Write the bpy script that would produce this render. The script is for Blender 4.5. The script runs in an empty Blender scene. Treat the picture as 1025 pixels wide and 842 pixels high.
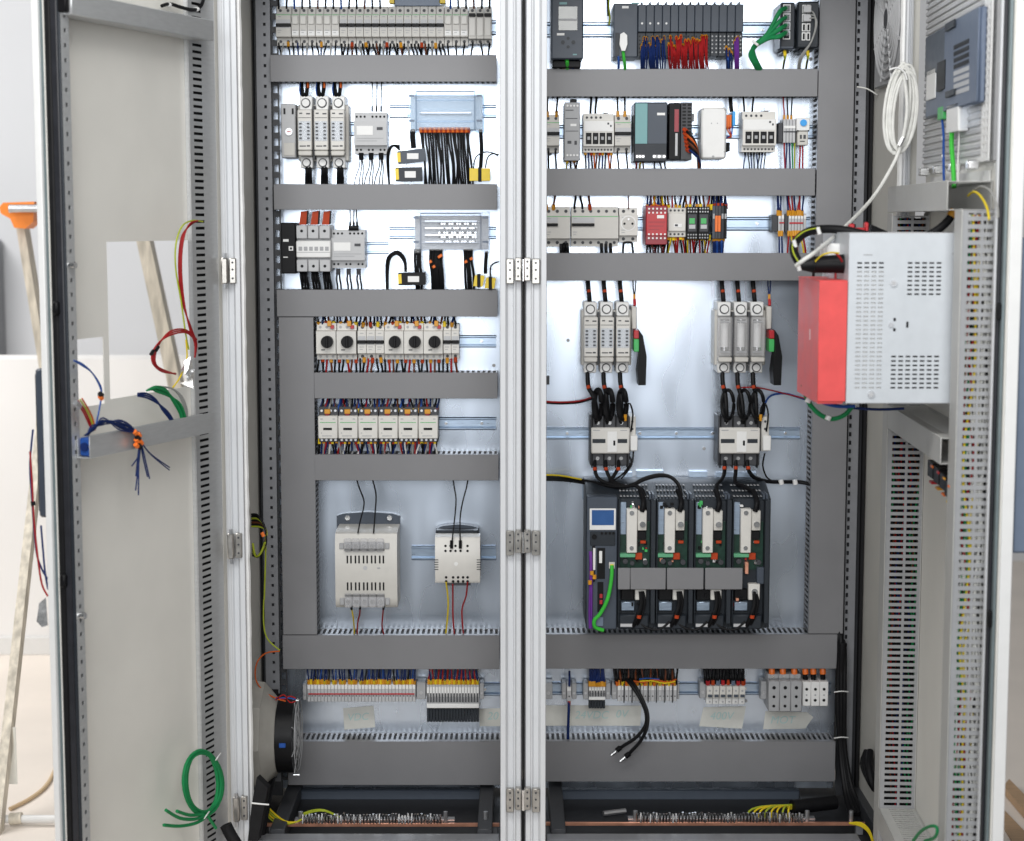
import bpy, math, random
from mathutils import Vector, Matrix
random.seed(11)
R = math.radians
scene = bpy.context.scene
col = scene.collection

# ------------------------------------------------------------------ camera
F, ZC, PITCH = 1800.0, 1.45, R(6.34)
cam_d = bpy.data.cameras.new('camera')
cam_d.sensor_fit = 'HORIZONTAL'; cam_d.sensor_width = 36.0
cam_d.lens = F / 1025.0 * 36.0
cam_d.clip_start = .05; cam_d.clip_end = 100
cam_d.dof.use_dof = True; cam_d.dof.focus_distance = 3.85; cam_d.dof.aperture_fstop = 4.0
cam = bpy.data.objects.new('camera', cam_d); col.objects.link(cam)
cam.location = (0, 0, ZC); cam.rotation_euler = (math.pi/2 - PITCH, 0, 0)
scene.camera = cam

# ------------------------------------------------------------------ light
world = bpy.data.worlds.new('World'); scene.world = world; world.use_nodes = True
bgn = world.node_tree.nodes['Background']
bgn.inputs[0].default_value = (.93, .97, 1.0, 1); bgn.inputs[1].default_value = .13

def area(name, loc, target, sx, sy, power, color):
    l = bpy.data.lights.new(name, 'AREA'); l.shape = 'RECTANGLE'; l.size = sx; l.size_y = sy
    l.energy = power; l.color = color
    o = bpy.data.objects.new(name, l); col.objects.link(o); o.location = loc
    d = Vector(target) - Vector(loc); o.rotation_euler = d.to_track_quat('-Z', 'Y').to_euler()
    return o
area('added_front_light', (-.35, -.9, 2.12), (0.0, 4.1, 1.6), 3.0, 1.95, 128, (.97, .985, 1))  # added soft area light behind the camera, sized for the plate's highlight
area('ceiling_lamp', (-.3, 1.6, 3.2), (0.1, 3.9, 1.5), 2.6, .9, 60, (1, .985, .96))
area('background_fill', (-2.9, 4.7, 3.2), (-1.7, 6.0, .4), 2.0, 1.6, 108, (1, .98, .96))  # added fill light to brighten the partition and floor at left

scene.view_settings.view_transform = 'Standard'; scene.view_settings.look = 'None'
scene.view_settings.exposure = 0.0; scene.view_settings.gamma = 1.0
scene.view_settings.use_curve_mapping = False

# ------------------------------------------------------------------ pixel -> place
CP, SP = math.cos(PITCH), math.sin(PITCH)
def ray(px, py):
    a, b = (px - 512.5) / F, (421 - py) / F
    return Vector((a, CP + b*SP, -SP + b*CP))
CAM = Vector((0, 0, ZC))
def at(px, py, Y):
    d = ray(px, py); return CAM + d * (Y / d.y)

YP = 4.10          # mounting plate
YL = 4.02          # duct lids
YF = 3.67          # front of cabinet frame
XL, XC, XR = -.602, .0235, .832
Z0, Z1 = .14, 2.10

# ------------------------------------------------------------------ materials
MT = {}
def mat(name, c, rough=.5, metal=0, var=.06, scale=40, bump=0, bscale=300, spec=.5, stretch=None, emit=0, coat=0):
    m = bpy.data.materials.new(name); m.use_nodes = True
    nt = m.node_tree; b = nt.nodes['Principled BSDF']
    b.inputs['Roughness'].default_value = rough; b.inputs['Metallic'].default_value = metal
    b.inputs['Specular IOR Level'].default_value = spec
    b.inputs['Coat Weight'].default_value = coat
    tc = nt.nodes.new('ShaderNodeTexCoord'); mp = nt.nodes.new('ShaderNodeMapping')
    nt.links.new(tc.outputs['Object'], mp.inputs[0])
    if stretch: mp.inputs['Scale'].default_value = stretch
    n = nt.nodes.new('ShaderNodeTexNoise'); n.inputs['Scale'].default_value = scale; n.inputs['Detail'].default_value = 1.2 if name == 'zinc' else 5
    nt.links.new(mp.outputs[0], n.inputs[0])
    r = nt.nodes.new('ShaderNodeValToRGB')
    r.color_ramp.elements[0].position = .3; r.color_ramp.elements[1].position = .7
    r.color_ramp.elements[0].color = (*[max(0, x*(1-var)) for x in c], 1)
    r.color_ramp.elements[1].color = (*[min(1, x*(1+var)) for x in c], 1)
    nt.links.new(n.outputs[0], r.inputs[0]); nt.links.new(r.outputs[0], b.inputs['Base Color'])
    mr = nt.nodes.new('ShaderNodeMapRange'); rv = .09 if name == 'zinc' else .07
    mr.inputs[3].default_value = max(.02, rough-rv); mr.inputs[4].default_value = min(1, rough+rv)
    nt.links.new(n.outputs[0], mr.inputs[0]); nt.links.new(mr.outputs[0], b.inputs['Roughness'])
    if bump:
        n2 = nt.nodes.new('ShaderNodeTexNoise'); n2.inputs['Scale'].default_value = bscale; n2.inputs['Detail'].default_value = 3
        nt.links.new(mp.outputs[0], n2.inputs[0])
        bp = nt.nodes.new('ShaderNodeBump'); bp.inputs['Strength'].default_value = bump; bp.inputs['Distance'].default_value = .001
        nt.links.new(n2.outputs[0], bp.inputs['Height']); nt.links.new(bp.outputs[0], b.inputs['Normal'])
    if emit:
        b.inputs['Emission Color'].default_value = (*c, 1); b.inputs['Emission Strength'].default_value = emit
    MT[name] = m; return m

mat('door_paint', (.76, .745, .695), .40, bump=.25, bscale=500, var=.045, scale=5)
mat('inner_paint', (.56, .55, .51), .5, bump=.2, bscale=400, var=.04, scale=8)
mat('door_duct', (.44, .44, .425), .5, var=.04)
mat('frame_white', (.60, .615, .635), .42, var=.02, scale=12)
mat('sheet_white', (.78, .78, .77), .4, var=.02)
mat('rail_metal', (.56, .57, .575), .38, .55, var=.05, stretch=(1, 1, 6))
mat('frame_grey', (.22, .225, .24), .42, .2, var=.06)
mat('frame_dark', (.035, .037, .042), .5, var=.1)
mat('duct_grey', (.180, .180, .188), .40, var=.05, scale=7, bump=.08, bscale=250)
mat('zinc', (.63, .70, .80), .28, .95, var=.08, scale=4, stretch=(3.5, 1, 1.0))
mat('din_zinc', (.45, .55, .68), .3, .9, var=.06, stretch=(1, 1, 8))
mat('chrome', (.78, .78, .78), .22, 1, var=.04)
mat('steel', (.55, .56, .58), .35, .9, var=.08)
mat('hinge_zinc', (.42, .405, .38), .3, .8, var=.16, scale=60)
mat('copper', (.82, .40, .27), .40, .9, var=.12, scale=30)
mat('cream', (.53, .515, .48), .42, var=.03)
mat('cream_light', (.61, .595, .56), .4, var=.03)
mat('grey_light', (.45, .455, .465), .42, var=.04)
mat('grey_mid', (.34, .345, .355), .45, var=.05)
mat('grey_dark', (.052, .054, .060), .45, var=.08, spec=.3)
mat('black', (.006, .006, .007), .45, var=.15, spec=.18)
mat('black_soft', (.009, .009, .010), .6, var=.2, spec=.2)
mat('gasket', (.016, .017, .022), .45, var=.2)
mat('slate', (.055, .068, .090), .42, var=.05, spec=.35)
mat('slate_light', (.14, .18, .25), .42, var=.04)
mat('slate_dark', (.020, .025, .032), .42, var=.08, spec=.3)
mat('white', (.74, .74, .73), .4, var=.02)
mat('paper', (.74, .74, .69), .75, var=.05, scale=25, bump=.4, bscale=60)
mat('tape', (.60, .60, .56), .7, var=.06, scale=30, bump=.5, bscale=70)
mat('ink', (.40, .56, .55), .7)
mat('rod_grey', (.17, .21, .22), .4, .3)
mat('silver', (.54, .57, .60), .38, .15, var=.03, bump=.05)
mat('plug_green', (.10, .34, .18), .45)
mat('duct_wall', (.31, .315, .325), .5, var=.05)
mat('floor_dark', (.022, .023, .026), .4, .3, var=.2)
mat('unit_blue', (.095, .125, .185), .42, var=.05)
mat('tan', (.62, .46, .28), .6)
mat('teal', (.13, .31, .32), .4, var=.03)
mat('green_dev', (.05, .40, .10), .4)
mat('pcb', (.003, .030, .018), .35, var=.3, scale=90)
mat('red', (.42, .016, .022), .4, var=.05)
mat('red_box', (.70, .085, .082), .42, var=.10, scale=22, bump=.15, spec=.3)
mat('red_dark', (.26, .01, .022), .4, var=.08)
mat('orange', (.80, .17, .02), .45, var=.06)
mat('orange_red', (.40, .05, .015), .5, var=.08, spec=.15)
mat('yellow', (.80, .58, .02), .42, var=.06)
mat('amber', (.60, .27, .015), .42, var=.08)
mat('blue_dot', (.02, .30, .72), .35)
mat('screen_blue', (.035, .10, .27), .2, var=.08)
mat('screen_grey', (.12, .12, .115), .12, .4, var=.1)
for n, c in dict(w_black=(.006, .006, .007), w_blue=(.008, .022, .105), w_red=(.30, .012, .014), w_orange=(.48, .09, .015),
                 w_yellow=(.66, .50, .02), w_green=(.012, .20, .065), w_lime=(.05, .45, .05), w_white=(.66, .66, .63),
                 w_purple=(.13, .03, .24), w_brown=(.12, .035, .015), w_grey=(.30, .30, .29), w_skyblue=(.02, .075, .30),
                 w_yg=(.34, .40, .03)).items():
    mat(n, c, .5, var=.1, scale=60, spec=.16)
mat('wall_paint', (.70, .715, .74), .8, var=.02, scale=2)
mat('white_board', (.82, .81, .80), .7, var=.02, scale=3)
mat('floor_paint', (.78, .71, .64), .55, var=.05, scale=3)
mat('wood', (.42, .27, .15), .6, var=.18, scale=14, stretch=(1, 8, 1))
mat('ladder_wood', (.60, .55, .46), .55, var=.32, scale=10, stretch=(6, 6, 1))
mat('foil', (.72, .72, .72), .25, .8, var=.2, scale=60, bump=1, bscale=90)
mat('bag', (.30, .29, .265), .75, var=.05, bump=.5, bscale=20)
mat('cap_orange', (.85, .24, .03), .45)

def clear_mat(name, tint, fac, rough):
    m = bpy.data.materials.new(name); m.use_nodes = True; nt = m.node_tree; nt.nodes.clear()
    o = nt.nodes.new('ShaderNodeOutputMaterial'); mx = nt.nodes.new('ShaderNodeMixShader')
    t = nt.nodes.new('ShaderNodeBsdfTransparent'); t.inputs[0].default_value = (*tint, 1)
    p = nt.nodes.new('ShaderNodeBsdfPrincipled'); p.inputs['Base Color'].default_value = (*tint, 1); p.inputs['Roughness'].default_value = rough
    nz = nt.nodes.new('ShaderNodeTexNoise'); nz.inputs['Scale'].default_value = 30
    mr = nt.nodes.new('ShaderNodeMapRange'); mr.inputs[3].default_value = fac*.8; mr.inputs[4].default_value = fac*1.2
    nt.links.new(nz.outputs[0], mr.inputs[0]); nt.links.new(mr.outputs[0], mx.inputs[0])
    nt.links.new(t.outputs[0], mx.inputs[1]); nt.links.new(p.outputs[0], mx.inputs[2]); nt.links.new(mx.outputs[0], o.inputs[0])
    MT[name] = m
clear_mat('clear', (.95, .97, 1.0), .16, .08)
clear_mat('clear_blue', (.86, .93, 1.0), .20, .08)
clear_mat('smoke', (.55, .57, .60), .05, .06)
clear_mat('clear_smoke', (.90, .90, .91), .20, .08)

# ------------------------------------------------------------------ mesh builder
def vec(p): return Vector(p)
class MB:
    def __init__(s): s.v = []; s.f = []
    def add(s, vs, fs):
        n = len(s.v); s.v += [Vector(p) for p in vs]; s.f += [[n+i for i in f] for f in fs]; return s
    def box(s, x0, x1, y0, y1, z0, z1, c=0, fr=None):
        """box (chamfered by c) in world axes or in frame fr=(O,U,V,W): u,w,v order is x,y,z"""
        if x0 > x1: x0, x1 = x1, x0
        if y0 > y1: y0, y1 = y1, y0
        if z0 > z1: z0, z1 = z1, z0
        c = min(c, (x1-x0)*.33, (y1-y0)*.33, (z1-z0)*.33)
        if c <= 0:
            vs = [(x, y, z) for x in (x0, x1) for y in (y0, y1) for z in (z0, z1)]
            fs = [(0,1,3,2), (4,6,7,5), (0,4,5,1), (2,3,7,6), (0,2,6,4), (1,5,7,3)]
        else:
            vs = []; idx = {}
            X, Y, Z = (x0, x1), (y0, y1), (z0, z1); sg = (1, -1)
            for i in (0, 1):
                for j in (0, 1):
                    for k in (0, 1):
                        for a in range(3):
                            p = [X[i] + sg[i]*c, Y[j] + sg[j]*c, Z[k] + sg[k]*c]
                            p[a] = (X[i], Y[j], Z[k])[a]
                            idx[i, j, k, a] = len(vs); vs.append(tuple(p))
            fs = []
            g = lambda i, j, k, a: idx[i, j, k, a]
            for i in (0, 1):
                q = [g(i,0,0,0), g(i,1,0,0), g(i,1,1,0), g(i,0,1,0)]; fs.append(q if i else q[::-1])
                q = [g(0,i,0,1), g(0,i,1,1), g(1,i,1,1), g(1,i,0,1)]; fs.append(q if i else q[::-1])
                q = [g(0,0,i,2), g(1,0,i,2), g(1,1,i,2), g(0,1,i,2)]; fs.append(q if i else q[::-1])
                for j in (0, 1):
                    fl = (i ^ j)
                    q = [g(i,j,0,0), g(i,j,0,1), g(i,j,1,1), g(i,j,1,0)]; fs.append(q[::-1] if fl else q)
                    q = [g(i,0,j,0), g(i,1,j,0), g(i,1,j,2), g(i,0,j,2)]; fs.append(q[::-1] if fl else q)
                    q = [g(0,i,j,1), g(0,i,j,2), g(1,i,j,2), g(1,i,j,1)]; fs.append(q[::-1] if fl else q)
                    for k in (0, 1):
                        q = [g(i,j,k,0), g(i,j,k,1), g(i,j,k,2)]; fs.append(q if (i ^ j ^ k) else q[::-1])
        if fr:
            O, U, V, W = fr; vs = [O + U*p[0] + W*p[1] + V*p[2] for p in vs]
        return s.add(vs, fs)
    def cyl(s, a, b, r, n=12, r2=None, cap=True):
        a, b = vec(a), vec(b); d = (b-a).normalized()
        t = Vector((0, 0, 1)) if abs(d.z) < .9 else Vector((1, 0, 0))
        u = d.cross(t).normalized(); w = d.cross(u)
        r2 = r if r2 is None else r2; vs = []
        for i in range(n):
            q = 2*math.pi*i/n; k = u*math.cos(q) + w*math.sin(q)
            vs += [a + k*r, b + k*r2]
        fs = [(2*i, 2*i+1, (2*i+3) % (2*n), (2*i+2) % (2*n)) for i in range(n)]
        if cap: fs += [tuple(range(0, 2*n, 2)), tuple(range(2*n-1, 0, -2))]
        return s.add(vs, fs)
    def tube(s, pts, r, n=6, smooth=3, closed=False):
        P = [vec(p) for p in pts]
        if smooth > 1 and len(P) > 2:
            Q = []
            m = len(P)
            rng = range(m) if closed else range(m-1)
            for i in rng:
                p0 = P[(i-1) % m] if closed else P[max(i-1, 0)]
                p1 = P[i]; p2 = P[(i+1) % m]; p3 = P[(i+2) % m] if closed else P[min(i+2, m-1)]
                for k in range(smooth):
                    t = k/smooth
                    Q.append(.5*((2*p1) + (p2-p0)*t + (2*p0-5*p1+4*p2-p3)*t*t + (3*p1-p0-3*p2+p3)*t**3))
            if not closed: Q.append(P[-1])
            P = Q
        m = len(P); vs = []; up = None
        for i in range(m):
            a = P[i-1] if (i or closed) else P[0]; b = P[(i+1) % m] if (closed or i < m-1) else P[i]
            d = (b-a)
            d = d.normalized() if d.length > 1e-9 else Vector((0, 0, 1))
            if up is None:
                up = Vector((0, 1, 0)) if abs(d.y) < .8 else Vector((1, 0, 0))
            u = d.cross(up)
            u = u.normalized() if u.length > 1e-6 else Vector((1, 0, 0))
            w = u.cross(d); up = w
            for k in range(n):
                q = 2*math.pi*k/n; vs.append(P[i] + (u*math.cos(q) + w*math.sin(q))*r)
        fs = []
        for i in range(m if closed else m-1):
            j = (i+1) % m
            fs += [(i*n+k, j*n+k, j*n+(k+1) % n, i*n+(k+1) % n) for k in range(n)]
        if not closed: fs += [tuple(range(n))[::-1], tuple(range((m-1)*n, m*n))]
        return s.add(vs, fs)
    def prism(s, poly, a0, a1, plane='yz'):
        """closed polygon extruded: plane 'yz' along x, 'xz' along y, 'xy' along z"""
        n = len(poly)
        def mk(p, a): return {'yz': (a, p[0], p[1]), 'xz': (p[0], a, p[1]), 'xy': (p[0], p[1], a)}[plane]
        vs = [mk(p, a0) for p in poly] + [mk(p, a1) for p in poly]
        fs = [tuple(range(n)), tuple(range(2*n-1, n-1, -1))]
        fs += [(i, n+i, n+(i+1) % n, (i+1) % n) for i in range(n)]
        return s.add(vs, fs)
    def grid(s, us, vs_, hole, th, fr):
        """sheet with real openings; fr=(O,U,V,W); cells where hole(i,j) is true stay open; th along W"""
        O, U, V, W = fr; nu, nv = len(us)-1, len(vs_)-1
        sol = lambda i, j: 0 <= i < nu and 0 <= j < nv and not hole(i, j)
        base = len(s.v); idx = {}
        def V_(i, j, k):
            if (i, j, k) not in idx:
                idx[i, j, k] = len(s.v); s.v.append(O + U*us[i] + V*vs_[j] + W*(th*k))
            return idx[i, j, k]
        for i in range(nu):
            for j in range(nv):
                if not sol(i, j): continue
                s.f.append([V_(i,j,1), V_(i+1,j,1), V_(i+1,j+1,1), V_(i,j+1,1)])
                s.f.append([V_(i,j,0), V_(i,j+1,0), V_(i+1,j+1,0), V_(i+1,j,0)])
                if not sol(i-1, j): s.f.append([V_(i,j,0), V_(i,j,1), V_(i,j+1,1), V_(i,j+1,0)])
                if not sol(i+1, j): s.f.append([V_(i+1,j,0), V_(i+1,j+1,0), V_(i+1,j+1,1), V_(i+1,j,1)])
                if not sol(i, j-1): s.f.append([V_(i,j,0), V_(i+1,j,0), V_(i+1,j,1), V_(i,j,1)])
                if not sol(i, j+1): s.f.append([V_(i,j+1,0), V_(i,j+1,1), V_(i+1,j+1,1), V_(i+1,j+1,0)])
        return s
    def mesh(s, name, m, off=Vector((0, 0, 0)), smooth=True):
        me = bpy.data.meshes.new(name)
        me.from_pydata([tuple(p - off) for p in s.v], [], s.f)
        me.materials.append(MT[m])
        import bmesh
        bm = bmesh.new(); bm.from_mesh(me); bmesh.ops.recalc_face_normals(bm, faces=bm.faces); bm.to_mesh(me); bm.free()
        if smooth:
            me.shade_smooth(); me.set_sharp_from_angle(angle=R(38))
        me.update(); return me

class T:
    """one thing: an Empty at its base; parts are children. Pixel rects are measured on the plane Y=yf."""
    def __init__(s, name, label, cat, rect=None, yf=None, group=None, loc=None, kind=None):
        s.o = bpy.data.objects.new(name, None); col.objects.link(s.o); s.o.empty_display_size = .02
        s.yf = yf
        if rect:
            s.x0, s.y0, s.x1, s.y1 = rect; s.yc = (s.y0+s.y1)/2
            if loc is None: loc = Vector((s.X((s.x0+s.x1)/2), yf, s.Z(s.y1)))
        s.loc = Vector(loc) if loc is not None else Vector((0, 0, 0)); s.o.location = s.loc
        if kind: s.o['kind'] = kind
        s.o['label'] = label; s.o['category'] = cat
        if group: s.o['group'] = group
    def X(s, px): return at(px, s.yc, s.yf).x
    def Z(s, py): return at(512, py, s.yf).z
    def put(s, name, mb, m, parent=None, label=None, kind=None, smooth=True):
        o = bpy.data.objects.new(name, mb.mesh(name, m, s.loc, smooth)); col.objects.link(o)
        o.parent = parent or s.o
        if label: o['label'] = label
        if kind: o['kind'] = kind
        return o
    def bx(s, mb, x0, y0, x1, y1, out=0, inn=.01, c=.0007):
        return mb.box(s.X(x0), s.X(x1), s.yf-out, s.yf+inn, s.Z(y1), s.Z(y0), c)
    def b(s, name, m, rects, out=0, inn=.01, c=.0007, parent=None, label=None, join=False, kind=None):
        if not isinstance(rects, list): rects = [rects]
        last = None
        if join:
            mb = MB()
            for q in rects: s.bx(mb, *q, out=out, inn=inn, c=c)
            return s.put(name, mb, m, parent, label, kind)
        for q in rects:
            last = s.put(name, s.bx(MB(), *q, out=out, inn=inn, c=c), m, parent, label, kind)
        return last
    def d(s, name, m, cs, out=.001, inn=.004, n=12, parent=None, join=None, label=None):
        """discs (x,y,r in px) along Y"""
        if not isinstance(cs, list): cs = [cs]
        px = at(513, s.yc, s.yf).x - at(512, s.yc, s.yf).x
        if join is None: join = len(cs) > 1 and cs[0][2] < 1.6
        mb = MB(); last = None
        for x, y, r in cs:
            X, Z = s.X(x), s.Z(y)
            mb.cyl((X, s.yf+inn, Z), (X, s.yf-out, Z), r*px, n)
            if not join: last = s.put(name, mb, m, parent, label); mb = MB()
        if join: last = s.put(name, mb, m, parent, label, 'stuff' if len(cs) > 1 else None)
        return last
    def tube(s, name, m, pts, r, n=6, smooth=4, parent=None, label=None, closed=False):
        """pts are (px,py,Y)"""
        return s.put(name, MB().tube([at(*p) for p in pts], r, n, smooth, closed), m, parent, label)
    def text(s, name, m, txt, px, py, hpx, out=.0012, parent=None, slant=0, rot=0):
        cu = bpy.data.curves.new(name, 'FONT'); cu.body = txt
        k = s.Z(py) - s.Z(py+1); cu.size = hpx*k*1.35; cu.extrude = .0001; cu.align_x = 'CENTER'; cu.align_y = 'CENTER'; cu.shear = slant
        cu.materials.append(MT[m])
        tmp = bpy.data.objects.new(name, cu); col.objects.link(tmp)
        bpy.context.view_layer.update()
        me = bpy.data.meshes.new_from_object(tmp.evaluated_get(bpy.context.evaluated_depsgraph_get()))
        bpy.data.objects.remove(tmp)
        if not me.materials: me.materials.append(MT[m])
        o = bpy.data.objects.new(name, me); col.objects.link(o); o.parent = parent or s.o
        o.location = Vector((s.X(px), s.yf-out, s.Z(py))) - s.loc; o.rotation_euler = (math.pi/2, rot, 0)
        return o

ORD = ['first', 'second', 'third', 'fourth', 'fifth', 'sixth', 'seventh', 'eighth', 'ninth', 'tenth', 'eleventh', 'twelfth', 'thirteenth']
EX, EY, EZ = Vector((1, 0, 0)), Vector((0, 1, 0)), Vector((0, 0, 1))
def struct(name, mb, m, parent=None):
    o = bpy.data.objects.new(name, mb.mesh(name, m)); col.objects.link(o); o['kind'] = 'structure'
    if parent: o.parent = parent
    return o
# ================================================================== setting
struct('floor', MB().box(-5, 5, 2.6, 8.1, -.05, 0), 'floor_paint')
struct('back_wall', MB().box(-5, 5, 7.6, 7.7, 0, 3.6), 'wall_paint')
t = T('low_partition', 'low white board partition standing on the floor behind the ladder', 'partition', loc=(-2.2, 5.93, 0))
zt = at(60, 356, 5.93).z
t.put('board', MB().box(-4.4, -.6, 5.93, 5.97, .02, zt, .012), 'white_board')
t.put('skirting', MB().box(-4.4, -.6, 5.918, 5.929, 0, .06, .002), 'white')
t = T('wall_column', 'grey column against the back wall at the left edge', 'column', loc=(at(-6, 300, 7.5).x, 7.5, 0))
t.put('shaft', MB().box(at(-50, 300, 7.4).x, at(-8, 300, 7.4).x, 7.4, 7.59, 0, at(0, 240, 7.4).z, .01), 'frame_grey')

# ladder
def beam(a, b, wx, wy):
    a, b = vec(a), vec(b); mb = MB(); vs = []
    for p in (a, b):
        for sx, sy in ((-1, -1), (1, -1), (1, 1), (-1, 1)): vs.append(p + Vector((sx*wx, sy*wy, 0)))
    return mb.add(vs, [(0,1,2,3), (7,6,5,4), (0,4,5,1), (1,5,6,2), (2,6,7,3), (3,7,4,0)])
def floor_at(px, py):
    d = ray(px, py); return CAM + d*(-ZC/d.z)
t = T('step_ladder', 'worn cream stepladder with orange cap behind the open left door', 'ladder', loc=floor_at(70, 700))
la, lb = at(22, 222, 5.3), floor_at(98, 690)
ra, rb = at(138, 208, 5.35), floor_at(243, 692)
qa, qb = at(64, 222, 5.2), floor_at(-3, 834)
wa, wb = at(170, 210, 5.25), floor_at(130, 838)
t.put('rail', beam(la, lb, .012, .03), 'ladder_wood'); t.put('rail', beam(ra, rb, .02, .03), 'ladder_wood')
t.put('rear_leg', beam(qa, qb, .011, .02), 'ladder_wood')
for k in (.56, .78, .95):
    t.put('rung', MB().box(la.lerp(lb, k).x, ra.lerp(rb, k).x, la.lerp(lb, k).y-.03, la.lerp(lb, k).y+.03, la.lerp(lb, k).z-.012, la.lerp(lb, k).z+.012, .003), 'ladder_wood')
c0 = at(5, 207, 5.2); c1 = at(36, 230, 5.2)
mb = MB(); poly = [(at(x, y, 5.2).x, at(x, y, 5.2).z) for x, y in ((2, 208), (6, 203), (37, 202), (36, 222), (28, 229), (17, 228), (13, 219), (4, 214))]
t.put('cap', mb.prism(poly, 5.17, 5.26, 'xz'), 'cap_orange')
t.put('brace_tube', MB().cyl(at(9, 209, 5.15), at(176, 207, 5.2), .012, 10), 'steel')
sa, sb = qa.lerp(qb, .97), wa.lerp(wb, .97)
sa = at(-14, 820, 4.2); sb = at(62, 820, 4.2)
t.put('spreader_tube', MB().cyl(sa, sb, .010, 10), 'white')
t.put('spreader_joint', MB().cyl(at(10, 820, 4.2), at(22, 819, 4.2), .0145, 10), 'ladder_wood')
t.put('label_plate', MB().box(at(-2, 735, 4.25).x, at(10, 735, 4.25).x, 4.30, 4.302, at(0, 785, 4.3).z, at(0, 728, 4.3).z), 'paper')
t = T('floor_cable', 'tan cable curving over the floor beside the left door', 'cable', loc=floor_at(40, 800))
t.put('sheath', MB().tube([floor_at(x, y) + Vector((0, 0, .006)) for x, y in ((56, 770), (50, 783), (42, 793), (28, 803), (10, 812))], .005, 8), 'tan')
t = T('wood_plank', 'brown wooden plank lying on the floor outside the right door', 'plank', loc=floor_at(1016, 815))
q = [floor_at(x, y) for x, y in ((1004, 795), (1010, 788), (1062, 842), (1050, 850))]
t.put('board', MB().add([p + Vector((0, 0, h)) for h in (.002, .022) for p in q], [(0,1,2,3), (7,6,5,4), (0,4,5,1), (1,5,6,2), (2,6,7,3), (3,7,4,0)]), 'wood')
t = T('cardboard_sheet', 'flat cardboard under the wooden plank at lower right', 'cardboard', loc=floor_at(1016, 840))
q = [floor_at(x, y) for x, y in ((1000, 822), (1004, 812), (1060, 870), (1040, 890))]
t.put('sheet', MB().add([p + Vector((0, 0, h)) for h in (.001, .006) for p in q], [(0,1,2,3), (7,6,5,4), (0,4,5,1), (1,5,6,2), (2,6,7,3), (3,7,4,0)]), 'wood')

# ================================================================== cabinet
cabt = T('electrical_cabinet', 'light grey double electrical cabinet standing open with white front posts', 'cabinet', loc=(.115, 3.9, 0))
XWL, XWR = -.575, .802
P = cabt.put
P('back_panel', MB().box(XL+.01, XR-.01, 4.20, 4.215, Z0, Z1), 'inner_paint')
P('side_panel', MB().box(XL, XWL, YF+.03, 4.2, Z0, Z1), 'inner_paint')
P('side_panel', MB().box(XWR, XR-.008, YF+.03, 4.2, Z0, Z1), 'inner_paint')
P('roof', MB().box(XL, XR, YF+.01, 4.215, Z1, Z1+.03, .002), 'frame_white')
P('floor_plate', MB().box(XL+.01, XR-.01, YF+.02, 4.2, .10, .115), 'floor_dark')
P('plinth', MB().box(XL, XR, YF+.004, 4.2, 0, .099, .003), 'grey_dark')
def post(name, xa, xb, parent=cabt, prof=None, m='frame_white'):
    w = xb-xa
    pr = prof or [(0, .05), (0, .006), (.006, 0), (.24, 0), (.27, .006), (.40, .006), (.43, .002), (.52, .002), (.55, .008), (.72, .008), (.75, .003), (.93, .003), (.96, .012), (1, .05)]
    poly = [(xa + (p[0]*w if i or True else 0), YF + p[1]) for i, p in enumerate(pr)]
    return P(name, MB().prism(poly, .10, Z1, 'xy'), m)
xa, xb = at(500.5, 421, YF).x, at(523.0, 421, YF).x
mir = lambda pr: [(1-a, b) for a, b in pr][::-1]
base = [(0, .05), (0, .004), (.02, 0), (.24, 0), (.33, .009), (.36, .011), (.56, .012), (.60, .010), (.63, .006), (.68, .006), (.73, .012), (.92, .013), (.95, .018), (1, .05)]
post('center_post', xa, xb, prof=base)
xa2, xb2 = at(525.2, 421, YF).x, at(547.0, 421, YF).x
post('center_post', xa2, xb2, prof=mir(base))
P('post_gap', MB().box(xb+.0003, xa2-.0003, YF+.03, YF+.06, .10, Z1), 'black_soft')
xa, xb = at(216.5, 100, YF).x, at(237.5, 100, YF).x
post('left_post', xa, xb, prof=mir(base)); lpx = (xa, xb)
xa, xb = at(905, 130, YF).x, at(914, 130, YF).x
post('right_post', xa, xb, prof=base); rpx = (xa, xb)
# foam strips at the inner post edges
for x_, s_ in ((lpx[1], 1), (rpx[0], -1)):
    mb = MB(); z = .2
    pts = []
    while z < 2.05:
        pts.append((x_ + s_*(.001 + random.random()*.0014), YF+.020, z)); z += .012 + random.random()*.02
    P('foam_seal', MB().tube(pts, .006, 6, 1), 'white')
P('top_beam', MB().box(lpx[0], rpx[1], YF+.012, YF+.05, Z1-.05, Z1-.001, .002), 'frame_white')
# centre hinges and left hinges
def hinge(px, py, w, h, yoff=.010):
    m = MB(); a = at(px, py, YF); k = .00204
    o = P('hinge', MB().box(a.x-w*k/2, a.x+w*k/2, YF-yoff, YF+.008, a.z-h*k/2, a.z+h*k/2, .0015), 'hinge_zinc')
    sc = MB()
    for dz in (-.3, .05, .33): sc.cyl((a.x, YF-yoff, a.z+dz*h*k), (a.x, YF-yoff-.0015, a.z+dz*h*k), .0022, 8)
    P('screw', sc, 'grey_dark', parent=o, kind='stuff')
    return o
for y in (270.5, 542.5, 800):
    hinge(510.5, y+1, 7.8, 25, .004); hinge(518.6, y-1, 6.2, 23, .009)
    hinge(527.8, y-1, 6.4, 23, .009); hinge(536.3, y+1, 8.0, 25, .004)
    a = at(523.8, y, YF); P('hinge_pin', MB().cyl((a.x, YF-.006, a.z-.022), (a.x, YF-.006, a.z+.022), .004, 10), 'chrome')
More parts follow.
